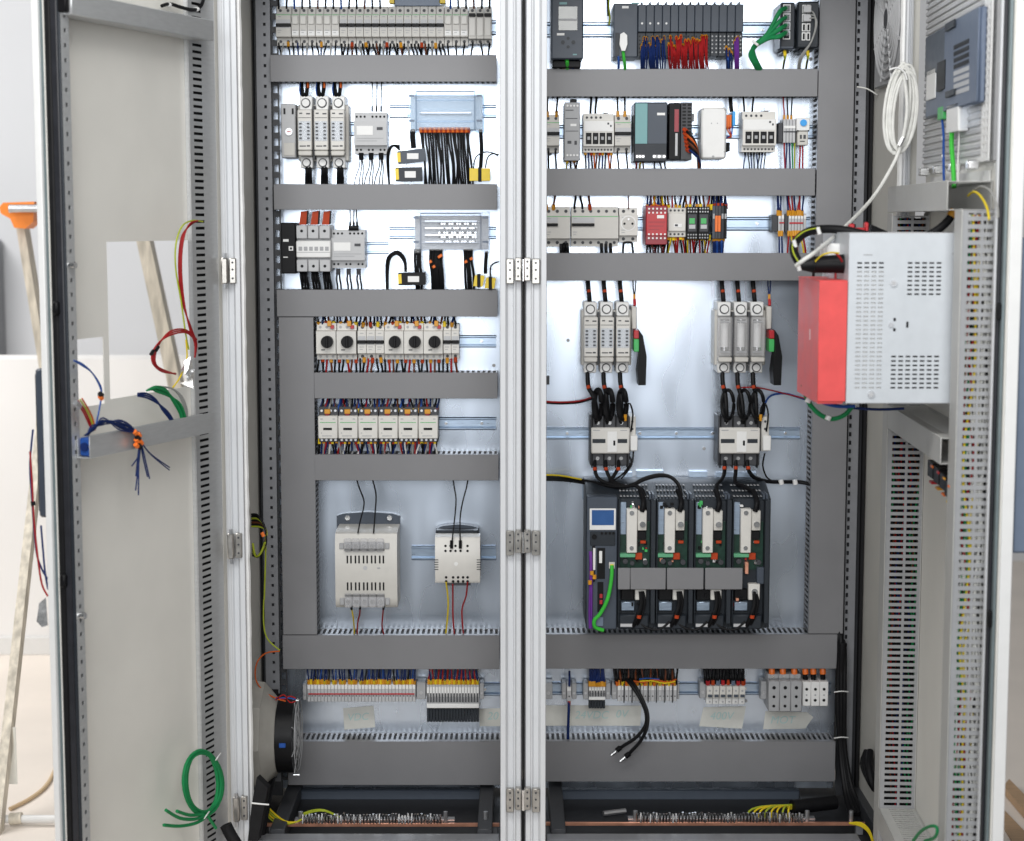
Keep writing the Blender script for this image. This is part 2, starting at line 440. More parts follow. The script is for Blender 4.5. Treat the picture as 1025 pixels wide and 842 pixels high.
for x, y in ((231, 271), (237, 545.5), (242.5, 808)):
    o = hinge(x+2.5, y, 6.5, 25, .010); a = at(x-4.5, y, YF)
    P('hinge_leaf', MB().box(a.x-.008, a.x+.006, YF-.020, YF-.004, a.z-.027, a.z+.027, .003), 'hinge_zinc')
    for s in (-1, 1): P('hinge_pin', MB().cyl((a.x, YF-.018, a.z+s*.026), (a.x, YF-.018, a.z+s*.036), .004, 8), 'steel')
# rear upright rails with their hole rows
def hole_rail(name, xs, holes, Y, zlo, zhi, m, pitch=.025):
    """xs: strip edges [x0..x1]; holes: list of (xa,xb,fraction of pitch)"""
    us = sorted([xs[0], xs[1]] + [q for h in holes for q in h[:2]])
    n = int((zhi-zlo)/pitch); vs = []
    fr = sorted({f for h in holes for f in (.5-h[2]/2, .5+h[2]/2)})
    for k in range(n):
        vs += [zlo + (k)*pitch] + [zlo + (k+f)*pitch for f in fr]
    vs.append(zlo + n*pitch); per = len(fr)+1
    def hole(i, j):
        um = (us[i]+us[i+1])/2; fm = ((vs[j]+vs[j+1])/2 - zlo)/pitch % 1
        return any(h[0] < um < h[1] and abs(fm-.5) < h[2]/2 for h in holes)
    return MB().grid(us, vs, hole, -.0025, (Vector((0, Y, 0)), EX, EZ, -EY))
Xa = lambda px, py, Y: at(px, py, Y).x
YR = 4.045
mb = hole_rail('', (Xa(256.5, 60, YR), Xa(270.8, 60, YR)), [(Xa(263.8, 60, YR), Xa(266.4, 60, YR), .30)], YR, .16, 2.05, '', .0225)
P('rear_rail', mb, 'frame_grey')
mb = hole_rail('', (Xa(271.2, 60, YR), Xa(278.2, 60, YR)), [(Xa(272.2, 60, YR), Xa(276.6, 60, YR), .55)], YR+.012, .16, 2.05, '', .029)
P('rear_rail', mb, 'frame_dark')
P('rail_backing', MB().box(Xa(253, 60, YR), Xa(271, 60, YR), YR+.02, YR+.03, .12, 2.06), 'frame_dark')
mb = hole_rail('', (Xa(856.8, 60, YR), Xa(867.5, 60, YR)), [(Xa(857.6, 60, YR), Xa(860.2, 60, YR), .5)], YR, .16, 2.05, '', .0195)
P('rear_rail', mb, 'frame_grey')
P('rail_backing', MB().box(Xa(853, 60, YR), Xa(885, 60, YR), YR+.02, YR+.03, .12, 2.06), 'frame_dark')
for (xl, xr) in ((XWL+.004, Xa(254, 60, YR)), (Xa(871, 60, YR), XWR-.003)):
    P('gap_strip', MB().box(xl, xr, 4.03, 4.05, .12, 2.06), 'black_soft')
# bottom frame
zb = at(400, 836, 3.72).z
P('base_rail', MB().box(XWL+.01, XC-.05, 3.70, 3.745, .116, zb-.005, .002), 'frame_grey')
P('base_rail', MB().box(XC+.05, XWR-.06, 3.70, 3.745, .116, zb-.005, .002), 'frame_grey')
for px in (292, 487, 556, 862):
    x = at(px, 800, 4.0).x
    P('depth_rail', MB().box(x-.016, x+.016, 3.746, 4.08, .116, .150, .002), 'frame_dark')
for a, b in ((300, 490), (560, 800)):
    P('cross_tube', MB().box(Xa(a, 790, 4.06), Xa(b, 790, 4.06), 4.05, 4.075, at(500, 800, 4.06).z, at(500, 790, 4.06).z, .003), 'slate')

# mounting plates
for (x0, x1), nm in (((279.5, 512), 'zinc mounting plate behind the breakers of the left cabinet'), ((536, 862), 'wide zinc mounting plate with drives in the right cabinet')):
    t = T('mounting_plate', nm, 'mounting plate', (x0, -30, x1, 788), YP)
    X0, X1 = (at(268.5, 100, YP).x, at(511, 400, YP).x) if x0 < 400 else (at(538, 400, YP).x, at(848, 100, YP).x)
    zl, zh = at(512, 789, YP).z, 2.04
    t.put('sheet', MB().box(X0, X1, YP, YP+.003, zl, zh, .0008), 'zinc')
    for hx_, hz_ in ((.12, .9), (.5, .93), (.88, .88), (.1, .55), (.93, .52), (.55, .42), (.3, .12), (.7, .11), (.04, .77)):
        px_, pz_ = X0+(X1-X0)*hx_, zl+(zh-zl)*hz_
        t.put('plate_screw', MB().cyl((px_, YP, pz_), (px_, YP-.003, pz_), .004, 10), 'grey_mid')
    t.put('folded_edge', MB().box(X0, X1, YP+.0035, YP+.022, zl, zl+.003), 'zinc')

# ================================================================== cable ducts
def comb(mb, L, fr, d0, d1, pitch=.0118, open_=.52):
    """slotted wall: length L along U, depth d0..d1 along V with slots near the front"""
    n = max(2, int(L/pitch)); p = L/n; us = [0]
    for k in range(n): us += [k*p + p*(1-open_)/2, k*p + p*(1+open_)/2]
    us.append(L)
    vs = [d0, d0+(d1-d0)*.25, d0+(d1-d0)*.93, d1]
    return mb.grid(us, vs, lambda i, j: j == 1 and i % 2 == 1, .0012, fr)
def duct_box(name, label, X0, X1, z0, z1, horiz=True, y1=YP-.0005, yl=YL, m='duct_grey', group='grey wiring ducts'):
    t = T(name, label, 'cable duct', loc=((X0+X1)/2, y1, z0), group=group)
    t.put('lid', MB().box(X0, X1, yl, yl+.0022, z0, z1, .0009), m)
    t.put('back', MB().box(X0+.002, X1-.002, y1-.002, y1, z0+.002, z1-.002), m)
    t.put('cable_shade_fill', MB().box(X0+.005, X1-.005, yl+.010, y1-.014, z0+.005, z1-.005, .004), 'black_soft', kind='stuff')  # black block for packed cables, darkens the slots like shade
    if horiz:
        for z, w in ((z0+.0015, -1), (z1-.0027, -1)):
            fr = (Vector((X0+.001, yl+.0024, z)), EX, EY, EZ)
            t.put('slotted_wall', comb(MB(), X1-X0-.002, fr, 0, y1-.0022-yl-.0024), m)
    else:
        for x in (X0+.0015, X1-.0027):
            fr = (Vector((x, yl+.0024, z0+.001)), EZ, EY, EX)
            t.put('slotted_wall', comb(MB(), z1-z0-.002, fr, 0, y1-.0022-yl-.0024), m)
    return t
def hduct(label, x0, y0, x1, y1):
    yc = (y0+y1)/2
    return duct_box('cable_duct', label, at(x0, yc, YL).x, at(x1, yc, YL).x, at(0, y1, YL).z, at(0, y0, YL).z)
hduct('grey horizontal cable duct below the top breaker row, left cabinet', 270.5, 55, 497, 82)
hduct('grey horizontal cable duct between the two clear terminal covers', 274, 184.3, 497.5, 210)
hduct('grey horizontal cable duct above the rotary-knob motor switches', 277, 290, 498, 317)
hduct('short grey cable duct between motor switches and six contactors', 314.5, 373, 498, 399)
hduct('short grey cable duct between six contactors and power supplies', 314.7, 455, 499, 481)
hduct('grey horizontal cable duct just under the two cream power supplies', 283, 636, 500, 670)
hduct('wide grey cable duct at the bottom of the left cabinet', 288, 742.3, 501, 786)
hduct('grey horizontal cable duct below the controller rack, right cabinet', 545.5, 69, 818.5, 96.8)
hduct('grey horizontal cable duct above the red safety relay', 545.5, 168.7, 816, 196)
hduct('grey horizontal cable duct above the two large fuse switches', 545.5, 253.3, 813.3, 281)
hduct('grey horizontal cable duct just under the four-bay drive rack', 545.5, 635, 838, 669.5)
hduct('wide grey cable duct at the bottom of the right cabinet', 545.5, 742.3, 836, 782.5)
duct_box('cable_duct', 'grey vertical cable duct left of the motor switches and power supplies', at(279, 330, YL).x, at(313.8, 330, YL).x, at(0, 635.4, YL).z, at(0, 317.6, YL).z, False)
duct_box('cable_duct', 'tall grey vertical cable duct along the right edge of the plate', at(820, 40, YL).x, at(856, 40, YL).x, at(0, 634.4, YL).z, 2.02, False)

# ================================================================== DIN rails
def rail(label, x0, x1, y0, y1):
    yr = YP-.0075; yc = (y0+y1)/2
    t = T('mounting_rail', label, 'mounting rail', (x0, y0, x1, y1), yr, group='zinc mounting rails')
    zt, zb = t.Z(y0), t.Z(y1); h = zt-zb; X0, X1 = t.X(x0), t.X(x1); th = .001
    f = h*.16
    e = h*.09
    poly = [(yr+.003, zt), (yr, zt-e), (yr, zt-f), (YP-.0012, zt-f-e), (YP-.0012, zb+f+e), (yr, zb+f), (yr, zb+e), (yr+.003, zb), (yr+.003+th, zb), (yr+th, zb+e), (yr+th, zb+f-th), (YP-.0002, zb+f+e-th), (YP-.0002, zt-f-e+th), (yr+th, zt-f+th), (yr+th, zt-e), (yr+.003+th, zt)]
    t.put('profile', MB().prism(poly, X0, X1, 'yz'), 'din_zinc')
    n = int((x1-x0)/35)
    for k in range(n):
        x = X0 + (k+.6)*(X1-X0)/max(n, 1)
        t.put('screw', MB().cyl((x, YP-.0015, (zt+zb)/2), (x, YP-.0045, (zt+zb)/2), .0035, 10), 'chrome')
    return t
rail('zinc rail carrying the topmost breaker row, left cabinet', 281, 496.5, 20, 35)
rail('short zinc rail behind the grey meter in the second row', 347, 389.5, 122, 136)
rail('zinc rail behind the pale blue clear terminal box', 390, 496.5, 105, 118)
rail('short zinc rail just right of the meter beside the grey breaker', 332, 389, 242.5, 254.5)
rail('zinc rail behind the clear terminal box full of metal bars', 389.4, 496.5, 227, 239.5)
rail('zinc rail carrying the rotary-knob motor switches', 317, 496.5, 335.5, 348)
rail('zinc rail carrying the six cream contactors', 318, 496.5, 417.5, 430.5)
rail('short zinc rail behind the smaller power supply', 411.8, 496.5, 546.5, 561)
rail('zinc rail carrying the terminal strips at the bottom, left cabinet', 303, 501, 684, 697)
rail('zinc rail behind the controller rack, right cabinet', 546, 818, 22, 37.5)
rail('zinc rail carrying the row with the white power device', 546, 815, 125, 139)
rail('zinc rail carrying the red safety relay row', 546, 811, 217, 231)
rail('long zinc rail behind the two large contactors', 546, 801, 428, 440)
rail('zinc rail carrying the terminals at the bottom, right cabinet', 546, 832, 683.5, 696)

# ================================================================== doors
class Door:
    def __init__(s, O, th, side):
        s.O = Vector((O[0], O[1], 0)); q = R(th)
        s.U = Vector((side*math.sin(q), -math.cos(q), 0)); s.W = Vector((-side*math.cos(q), -math.sin(q), 0))
        s.fr = (s.O, s.U, EZ, s.W)
    def hit(s, px, py, w=0):
        d = ray(px, py); o = s.O + s.W*w
        k = (o.x*s.W.x + o.y*s.W.y) / (d.x*s.W.x + d.y*s.W.y); p = CAM + d*k
        return (p - o).dot(s.U), p.z
    def P(s, px, py, w=0):
        d = ray(px, py); o = s.O + s.W*w
        return CAM + d*((o.x*s.W.x + o.y*s.W.y) / (d.x*s.W.x + d.y*s.W.y))
    def pt(s, u, z, w=0): return s.O + s.U*u + s.W*w + Vector((0, 0, z))
a = at(213, 100, 3.655)
DL = Door((a.x, a.y), 20.5, -1)
DR = Door((.835, 3.66), -2.5, 1)

# ---- left door
dl = T('cabinet_door', 'left light grey cabinet door swung open with two cut-out windows', 'cabinet door', loc=DL.pt(.28, .14))
WF = .034
ue = DL.hit(64, 100, WF)[0] + .004
zlo, zhi = .135, 2.085
ub0, zb1 = DL.hit(192.5, 240.5); ub1 = DL.hit(106.5, 241)[0]; zb0 = DL.hit(112, 399.5)[1]
us1 = DL.hit(103.5, 338)[0]; zs1 = DL.hit(103.5, 337)[1]; zs0 = DL.hit(105, 404)[1]; us2 = ue-.022
us = [0, ub0-.004, ub1, us1, us2, ue]
vs = [zlo, zs0, zb0, zs1, zb1, zhi] if zs0 < zb0 else [zlo, zb0, zs0, zs1, zb1, zhi]
vs = sorted(vs)
def lh(i, j):
    um, vm = (us[i]+us[i+1])/2, (vs[j]+vs[j+1])/2
    return (ub0-.004 < um < ub1 and zb0 < vm < zb1) or (us1 < um < us2 and zs0 < vm < zs1)
dl.put('panel', MB().grid(us, vs, lh, -.002, DL.fr), 'door_paint')
us_ = us; us = [0, ub0-.03, ub1+.012, us1-.006, us2, ue]; vs_k = vs
vs = sorted([zlo, zs0-.008, zb0-.010, zs1+.008, zb1+.010, zhi])
def lh2(i, j):
    um, vm = (us[i]+us[i+1])/2, (vs[j]+vs[j+1])/2
    return (us[1] < um < us[2] and zb0-.010 < vm < zb1+.010) or (us[3] < um < us[4] and zs0-.008 < vm < zs1+.008)
dl.put('outer_skin', MB().grid(us, vs, lh2, -.0015, (DL.O - DL.W*.0205, DL.U, EZ, DL.W)), 'sheet_white')
us, vs = us_, vs_k
dl.put('edge_flange', MB().box(ue-.004, ue+.004, -.022, -.010, zlo, zhi, .001, DL.fr), 'sheet_white')
dl.put('lock_rod', MB().box(ue-.016, ue-.002, -.0098, -.002, zlo, zhi, .001, DL.fr), 'rod_grey')
dl.put('gasket', MB().box(ue-.010, ue-.001, -.0018, .012, zlo, zhi, .003, DL.fr), 'black_soft')
dl.put('gasket', MB().box(ue-.010, ue+.001, .0122, .028, zlo, zhi, .003, DL.fr), 'gasket')
dl.put('gasket', MB().box(ue-.010, ue+.003, .0282, .0335, zlo, zhi, .0015, DL.fr), 'slate_dark')
def strip(mb, u0, u1, holes, pitch, w, d=Door, fr=None, zl=zlo, zh=zhi, th=-.0015):
    O, U, V, W = fr
    usx = sorted([u0, u1] + [q for h in holes for q in h[:2]]); n = int((zh-zl)/pitch); vv = []
    fs = sorted({f for h in holes for f in (.5-h[2]/2, .5+h[2]/2)})
    for k in range(n): vv += [zl+k*pitch] + [zl+(k+f)*pitch for f in fs]
    vv.append(zl+n*pitch)
    def hole(i, j):
        um = (usx[i]+usx[i+1])/2; fm = ((vv[j]+vv[j+1])/2-zl)/pitch % 1
        return any(h[0] < um < h[1] and abs(fm-.5) < h[2]/2 for h in holes)
    return mb.grid(usx, vv, hole, th, (O + W*w, U, V, W))
dl.put('frame_strip', strip(MB(), ue-.024, ue-.0005, [(ue-.016, ue-.009, .28)], .025, WF, fr=DL.fr), 'rail_metal')
dl.put('frame_side', MB().box(ue-.024, ue-.0225, .001, WF-.002, zlo, zhi, 0, DL.fr), 'rail_metal')
dl.put('frame_backing', MB().box(ue-.0215, ue-.0105, .012, .020, zlo, zhi, 0, DL.fr), 'black_soft')
WH = .010
u0, u1 = DL.hit(208, 100, WH)[0], DL.hit(189.5, 100, WH)[0]
uh0, uh1 = DL.hit(203, 100, WH)[0], DL.hit(193.5, 100, WH)[0]
dl.put('frame_strip', strip(MB(), u0, u1, [(uh0, uh1, .42)], .0132, WH, fr=DL.fr), 'rail_metal')
dl.put('frame_side', MB().box(u1-.0015, u1, .0005, WH-.002, zlo, zhi, 0, DL.fr), 'rail_metal')
dl.put('frame_backing', MB().box(u0+.004, u1-.004, .001, .003, zlo, zhi, 0, DL.fr), 'black_soft')
dl.put('hinge_stile', MB().box(DL.hit(216, 100, WH-.002)[0], u0-.0005, .0005, WH-.002, zlo, zhi, .002, DL.fr), 'frame_grey' if False else 'rail_metal')
# rails across the door
wt = .052
a0, zt0 = DL.hit(214, 20.5, wt); _, zt1 = DL.hit(214, 41, wt); b0 = DL.hit(72, 10, wt)[0]
dl.put('cross_rail', MB().box(a0, b0, WH+.001, wt, zt1, zt0, .002, DL.fr), 'rail_metal')
dl.put('rail_cap', MB().box(b0+.0005, b0+.012, WF-.004, wt-.004, zt1+.004, zt0-.004, .002, DL.fr), 'black')
wm = .062
a0, zm0 = DL.hit(214, 412.5, wm); _, zm1 = DL.hit(214, 432.5, wm); b0 = DL.hit(90, 450, wm)[0]
dl.put('cross_rail', MB().box(a0, b0, wm-.002, wm, zm1, zm0, .0006, DL.fr), 'rail_metal')
dl.put('cross_rail', MB().box(a0, b0-.001, WF+.001, wm-.0022, zm1, zm1+.002, 0, DL.fr), 'rail_metal')
dl.put('cross_rail', MB().box(a0, b0-.001, WF+.001, WF+.003, zm1+.0022, zm0-.004, 0, DL.fr), 'rail_metal')
dl.put('rail_plug', MB().box(b0-.035, b0-.004, WF+.0035, wm-.0025, zm1+.003, zm0-.004, .003, DL.fr), 'w_skyblue')
dl.put('rail_plug_ring', MB().cyl(DL.pt(b0-.004, (zm0+zm1)/2, .049), DL.pt(b0-.001, (zm0+zm1)/2, .049), .008, 12), 'w_blue')
for px, py in ((69.5, 265.5), (79.5, 616)):
    dl.put('stud', MB().cyl(DL.P(px, py, WF), DL.P(px, py, WF) + DL.W*.012, .006, 10), 'chrome')
for px, py in ((51, 309), (58.5, 583)):
    p = DL.P(px, py, .012); dl.put('latch', MB().box(ue-.004, ue+.010, .006, .018, p.z-.012, p.z+.012, .003, DL.fr), 'black')
# panel unit on the outside of the left door
t = T('display_unit', 'dark grey display unit on the outer face of the left door', 'display', loc=DL.pt(.5, at(40, 525, 3.15).z, -.05))
uA, zA = DL.hit(31, 372, -.012); zB = DL.hit(31, 525, -.012)[1]
t.put('housing', MB().box(ue-.055, ue-.006, -.044, -.0225, zB, zA, .004, DL.fr), 'slate')
t.put('bezel', MB().box(ue-.05, ue-.01, -.046, -.0442, zB+.01, zA-.01, .001, DL.fr), 'grey_dark')
def dtube(t, name, m, D, pts, r, w=.05, n=6, smooth=4, closed=False, parent=None):
    P_ = [D.P(p[0], p[1], p[2] if len(p) > 2 else w) for p in pts]
    return t.put(name, MB().tube(P_, r, n, smooth, closed), m, parent)
t = T('wire_tail', 'red and blue wires hanging below the outer display unit', 'wires', loc=at(38, 530, 3.14))
def ytube(t, name, m, pts, r, Y, n=6, smooth=4, closed=False, parent=None):
    return t.put(name, MB().tube([at(p[0], p[1], p[2] if len(p) > 2 else Y) for p in pts], r, n, smooth, closed), m, parent)
ytube(t, 'wire', 'w_red', ((30, 452), (32, 480), (34, 520), (38, 560), (42, 585), (48, 597)), .0018, 3.13)
ytube(t, 'wire', 'w_blue', ((33, 430), (30, 465), (32, 500), (36, 550), (42, 570), (48, 580)), .0018, 3.135)
ytube(t, 'wire', 'w_blue', ((41, 526), (43, 550), (45, 572), (48, 590)), .0018, 3.13)
t.put('tie', MB().cyl(at(33, 502, 3.13), at(33.4, 506, 3.13), .0045, 8), 'black')
t.put('tag', MB().add([at(x, y, 3.13+dy) for dy in (0, .002) for x, y in ((39, 604), (46, 598), (48, 626), (42, 628), (36.5, 622), (38, 612))], [(0,1,2,3,4,5), (11,10,9,8,7,6)] + [(i, (i+1) % 6, 6+(i+1) % 6, 6+i) for i in range(6)]), 'foil')

# wires lying on the left door
t = T('wire_loop', 'red and yellow wire loop with foil tag hanging on the left door', 'wires', loc=DL.P(185, 375, .05))
for k in range(3):
    dtube(t, 'wire', 'w_red', DL, ((198, 221), (190, 224+k), (184-k*1.2, 238), (181.5-k*1.3, 265), (184-k*1.1, 300), (190+k, 330), (195+k*.9, 344), (195, 358)), .0016, .045-k*.003)
    dtube(t, 'wire', 'w_red', DL, ((195+k, 340), (186, 333-k*1.4), (172, 335-k*2), (160+k*1.2, 342-k*1.2), (152.5+k*1.7, 353), (153+k*1.4, 364), (162, 372-k*1.2), (176, 374+k*.4)), .0016, .05-k*.003)
dtube(t, 'wire', 'w_yg', DL, ((203, 222), (192, 221), (182, 227), (176, 245), (176, 270), (181, 300), (186, 335), (189, 350)), .0016, .044)
dtube(t, 'wire', 'w_yellow', DL, ((186, 340), (187, 360), (180, 378), (173, 388)), .0016, .046)
for x, y in ((152, 353), (157, 349)): t.put('tie', MB().cyl(DL.P(x-1, y+2, .05), DL.P(x+1.5, y-2, .05), .0035, 8), 'black')
mb = MB(); random.seed(3)
for i in range(5):
    c = DL.P(185+random.uniform(-3, 4), 370+i*4-6, .052)
    mb.add([c + Vector((random.uniform(-.014, .014), random.uniform(-.008, .008), random.uniform(-.02, .02))) for _ in range(6)], [(0,1,2), (0,2,3), (0,3,4), (0,4,5), (0,5,1), (1,2,5), (2,3,4), (2,4,5)])
t.put('foil_tag', mb, 'foil', smooth=False)
t = T('cable_pair', 'blue and green cables arching into the left door rail', 'cables', loc=DL.P(165, 410, .05))
for k in range(4): dtube(t, 'cable', 'w_green', DL, ((147+k*2, 391-k*.5), (156, 387+k*1.6), (166+k*.5, 390+k*2), (172+k*2.4, 400+k), (180+k*1.5, 414), (182+k*1.5, 424)), .0022, .048+.003*(k % 2))
for k in range(3): dtube(t, 'cable', 'w_blue', DL, ((138, 394+k*1.2), (147, 394+k*2.2), (156+k*.6, 400+k*1.8), (163+k*1.9, 411), (170+k*1.4, 420), (174, 428)), .0018, .055)
for k in range(3): dtube(t, 'cable', 'w_grey', DL, ((160, 387), (172, 389), (180+k, 397), (185+k, 410), (187, 422)), .0018, .045)
t = T('wire_harness', 'blue wire harness with orange sleeves spilling over the left door rail', 'wires', loc=DL.P(110, 430, .06))
for k in range(9):
    j = lambda: random.uniform(-2.2, 2.2)
    ex, ey = ((135, 472), (140, 492), (151, 477), (171, 472))[k % 4]
    dtube(t, 'wire', 'w_blue', DL, ((86+j(), 436), (94+j(), 428+j()), (104+j(), 425-k*.8+j()), (118+j(), 420.5+k*1.1), (129+j(), 425+k*.9), (136+k*.5, 433), (139.5+(k % 4)*.8, 443), (ex*.35+139.5*.65+j()*.8, 455), (ex+j()*2, ey+j()*2.5)), .0013, .068+.002*(k % 3))
for k in range(3):
    dtube(t, 'wire', 'w_skyblue', DL, ((74, 361), (82, 364+k), (92, 373), (99.5+k*.5, 386), (101.5, 396), (99, 412), (95, 430)), .0014, .05)
for k, m in enumerate(('w_red', 'w_red', 'w_yg', 'w_orange')):
    dtube(t, 'wire', m, DL, ((76+k*2, 402-k), (82+k*2.2, 410), (87+k*2, 420), (92+k, 431)), .0016, .05)
for x, y in ((135.5, 433), (139, 435.5), (137, 441), (141, 443), (136.5, 446), (101, 398)):
    t.put('sleeve', MB().cyl(DL.P(x-1, y-1.2, .074), DL.P(x+1, y+1.2, .074), .0045, 8), 'orange')
for x, y in ((138, 438.5), (139.5, 447), (101, 395)):
    t.put('tie', MB().cyl(DL.P(x-1, y-.8, .075), DL.P(x+1, y+.8, .075), .0048, 8), 'black')
t.put('plug', MB().cyl(DL.P(75, 403, .05), DL.P(79, 407, .05), .006, 8), 'steel')
t = T('cable_coil', 'coil of green cable tied up on the lower left door', 'cable', loc=DL.P(203, 800, .05))
for k in range(6):
    cx, cy, rx, ry = 202.5+random.uniform(-1, 1), 783+random.uniform(-1, 1), 18.5+random.uniform(-3, 1.5), 31.5+random.uniform(-3.5, 1.5)
    pts = []
    for i in range(16):
        q = 2*math.pi*i/16; tl = .12
        x, y = rx*math.cos(q), ry*math.sin(q)
        pts.append((cx + x*math.cos(tl) - y*math.sin(tl)*-.35, cy + y, .044 + .003*(k % 3)))
    dtube(t, 'turn', 'w_green', DL, pts, .0034, closed=True, smooth=2, n=8)
for pts in (((205, 816), (195, 820), (180, 819), (166, 811)), ((206, 818), (196, 824), (180, 827), (164, 826)), ((207, 815), (212, 823), (216, 829)), ((203, 815), (190, 816), (177, 812))):
    dtube(t, 'cable_end', 'w_green', DL, pts, .0034, .054, n=8)
for x, y in ((206.5, 816.5), (218, 758)): t.put('tie', MB().tube([DL.P(x-2, y+3, .058), DL.P(x, y, .062), DL.P(x+3, y-4, .056)], .0013, 6), 'white')

# black cable behind the top of the left door
t = T('cable', 'black cable looping above the top rail of the left door', 'cable', loc=DL.P(185, 8, .04))
dtube(t, 'sheath', 'w_black', DL, ((162, 6), (170, 4), (180, 7), (192, 10), (199, 8), (203, 2), (204, -8)), .0035, .012, n=8)
for x in (168, 196):
    t.put('tie', MB().cyl(DL.P(x, 4.5 if x < 180 else 9.5, .012), DL.P(x+2, 5 if x < 180 else 9.2, .012), .0045, 8), 'white')

# ---- right door
dr = T('cabinet_door', 'right light grey cabinet door seen almost edge on, lined with slotted ducts', 'cabinet door', loc=DR.pt(.35, .14))
uR = .738
dr.put('panel', MB().box(0, uR, -.002, 0, zlo, zhi, 0, DR.fr), 'door_paint')
dr.put('edge_flange', MB().box(uR-.002, uR+.002, -.022, -.0025, zlo, zhi, .001, DR.fr), 'sheet_white')
dr.put('outer_skin', MB().box(0, uR-.0025, -.022, -.020, zlo, zhi, 0, DR.fr), 'sheet_white')
dr.put('lock_rod', MB().box(uR-.020, uR-.006, .0005, .006, zlo, zhi, .001, DR.fr), 'rod_grey')
dr.put('gasket', MB().box(uR-.028, uR-.018, .0062, .012, zlo, zhi, .002, DR.fr), 'gasket')
dr.put('frame_strip', MB().box(uR-.045, uR-.029, .0005, .014, zlo, zhi, .002, DR.fr), 'frame_white')
for px, py in ((1007, 312), (997, 620)):
    z = DR.P(px, py, 0).z; dr.put('latch', MB().box(uR-.016, uR-.004, .0065, .014, z-.014, z+.014, .002, DR.fr), 'black')
WCOL = ['w_white', 'w_white', 'w_red', 'w_black', 'w_yellow', 'w_green', 'w_white', 'w_black', 'w_blue', 'w_brown']
def door_vduct(label, u0, u1, depth, z0, z1, pitch, cols, seed):
    t = T('cable_duct', label, 'cable duct', loc=DR.pt((u0+u1)/2, z0), group='light grey door ducts')
    t.put('lid', MB().box(u0, u1, depth-.002, depth, z0, z1, .0008, DR.fr), 'door_duct')
    t.put('back', MB().box(u0, u1, .001, .003, z0, z1, 0, DR.fr), 'door_duct')
    n = int((z1-z0)/pitch); hs = .0058; vv = [z0]
    for k in range(n): vv += [z0+k*pitch+(pitch-hs)/2, z0+k*pitch+(pitch+hs)/2]
    vv.append(z0+n*pitch)
    dd = depth-.004
    ww = [.003, .009, dd*.46, dd*.53, dd-.007, dd+.0018]
    for u in (u1-.0012, u0):
        t.put('slotted_wall', MB().grid(ww, vv, lambda i, j: i in (1, 3) and j % 2 == 1, .0012, (DR.O + DR.U*u, DR.W, EZ, DR.U)), 'duct_wall')
    b = T('wire_bundle', 'loose coloured wires inside the slotted duct ' + label.split('standing ')[1].split(',')[0], 'wires', loc=DR.pt((u0+u1)/2, z0))
    rnd = random.Random(seed)
    for k in range(26):
        w = .008 + (dd-.014)*((k*7) % 26+.5)/26; uu = u1-.0045-rnd.random()*.012
        m = cols[k % len(cols)]; za, zz = z0+.01, z1-.01
        if k % 3 == 1: za = z0 + (z1-z0)*rnd.uniform(.2, .6)
        if k % 3 == 2: zz = z0 + (z1-z0)*rnd.uniform(.4, .8)
        pts = []; nn = 14
        for i in range(nn+1):
            f = i/nn
            pts.append(DR.pt(uu + rnd.uniform(-.0015, .0015), za+(zz-za)*f, min(max(w + rnd.uniform(-.009, .009), .006), dd-.004)))
        b.put('wire', MB().tube(pts, .0017, 5, 2), m)
    b.put('cable_shade_fill', MB().box(u0+.010, u1-.028, .006, dd-.004, z0+.01, z1-.01, 0, DR.fr), 'black_soft', kind='stuff')  # black core put in as the shade behind the loose wires
    return t
zt_, zb_ = DR.P(897, 213, .076).z, .16
door_vduct('light grey slotted duct standing beside the door hinge, farther from viewer', .004, .062, .076, zb_, DR.P(900, 213, .076).z-.0005, .0125, ['w_black', 'w_blue', 'w_black', 'w_brown', 'w_black', 'w_red', 'w_black', 'w_green'], 5)
door_vduct('light grey slotted duct standing near the free edge of the right door', .616, .676, .063, zb_, DR.P(966, 209, .063).z, .0132, ['w_white', 'w_white', 'w_red', 'w_white', 'w_grey', 'w_yellow', 'w_green', 'w_white'], 8)
def door_hduct(label, z0, z1, u0=.064, u1=.614, depth=.076):
    t = T('cable_duct', label, 'cable duct', loc=DR.pt((u0+u1)/2, z0), group='light grey door ducts')
    t.put('lid', MB().box(u0, u1, depth-.002, depth, z0, z1, .0008, DR.fr), 'door_duct')
    t.put('back', MB().box(u0, u1, .001, .003, z0, z1, 0, DR.fr), 'door_duct')
    for z in (z0+.001, z1-.0025):
        fr = (DR.pt(u0, z, depth-.0022), DR.U, -DR.W, EZ)
        t.put('slotted_wall', comb(MB(), u1-u0, fr, 0, depth-.0055, .0125, .42), 'door_duct')
    return t
door_hduct('light grey horizontal door duct above the perforated silver computer', DR.P(891.5, 212.5, .076).z, DR.P(891.5, 187, .076).z, .004)
door_hduct('light grey horizontal door duct below the perforated silver computer', DR.P(891, 430.5, .076).z, DR.P(891, 406.5, .076).z)
door_hduct('light grey horizontal door duct at the bottom of the right door', DR.P(889, 852, .076).z, DR.P(889, 828, .076).z)

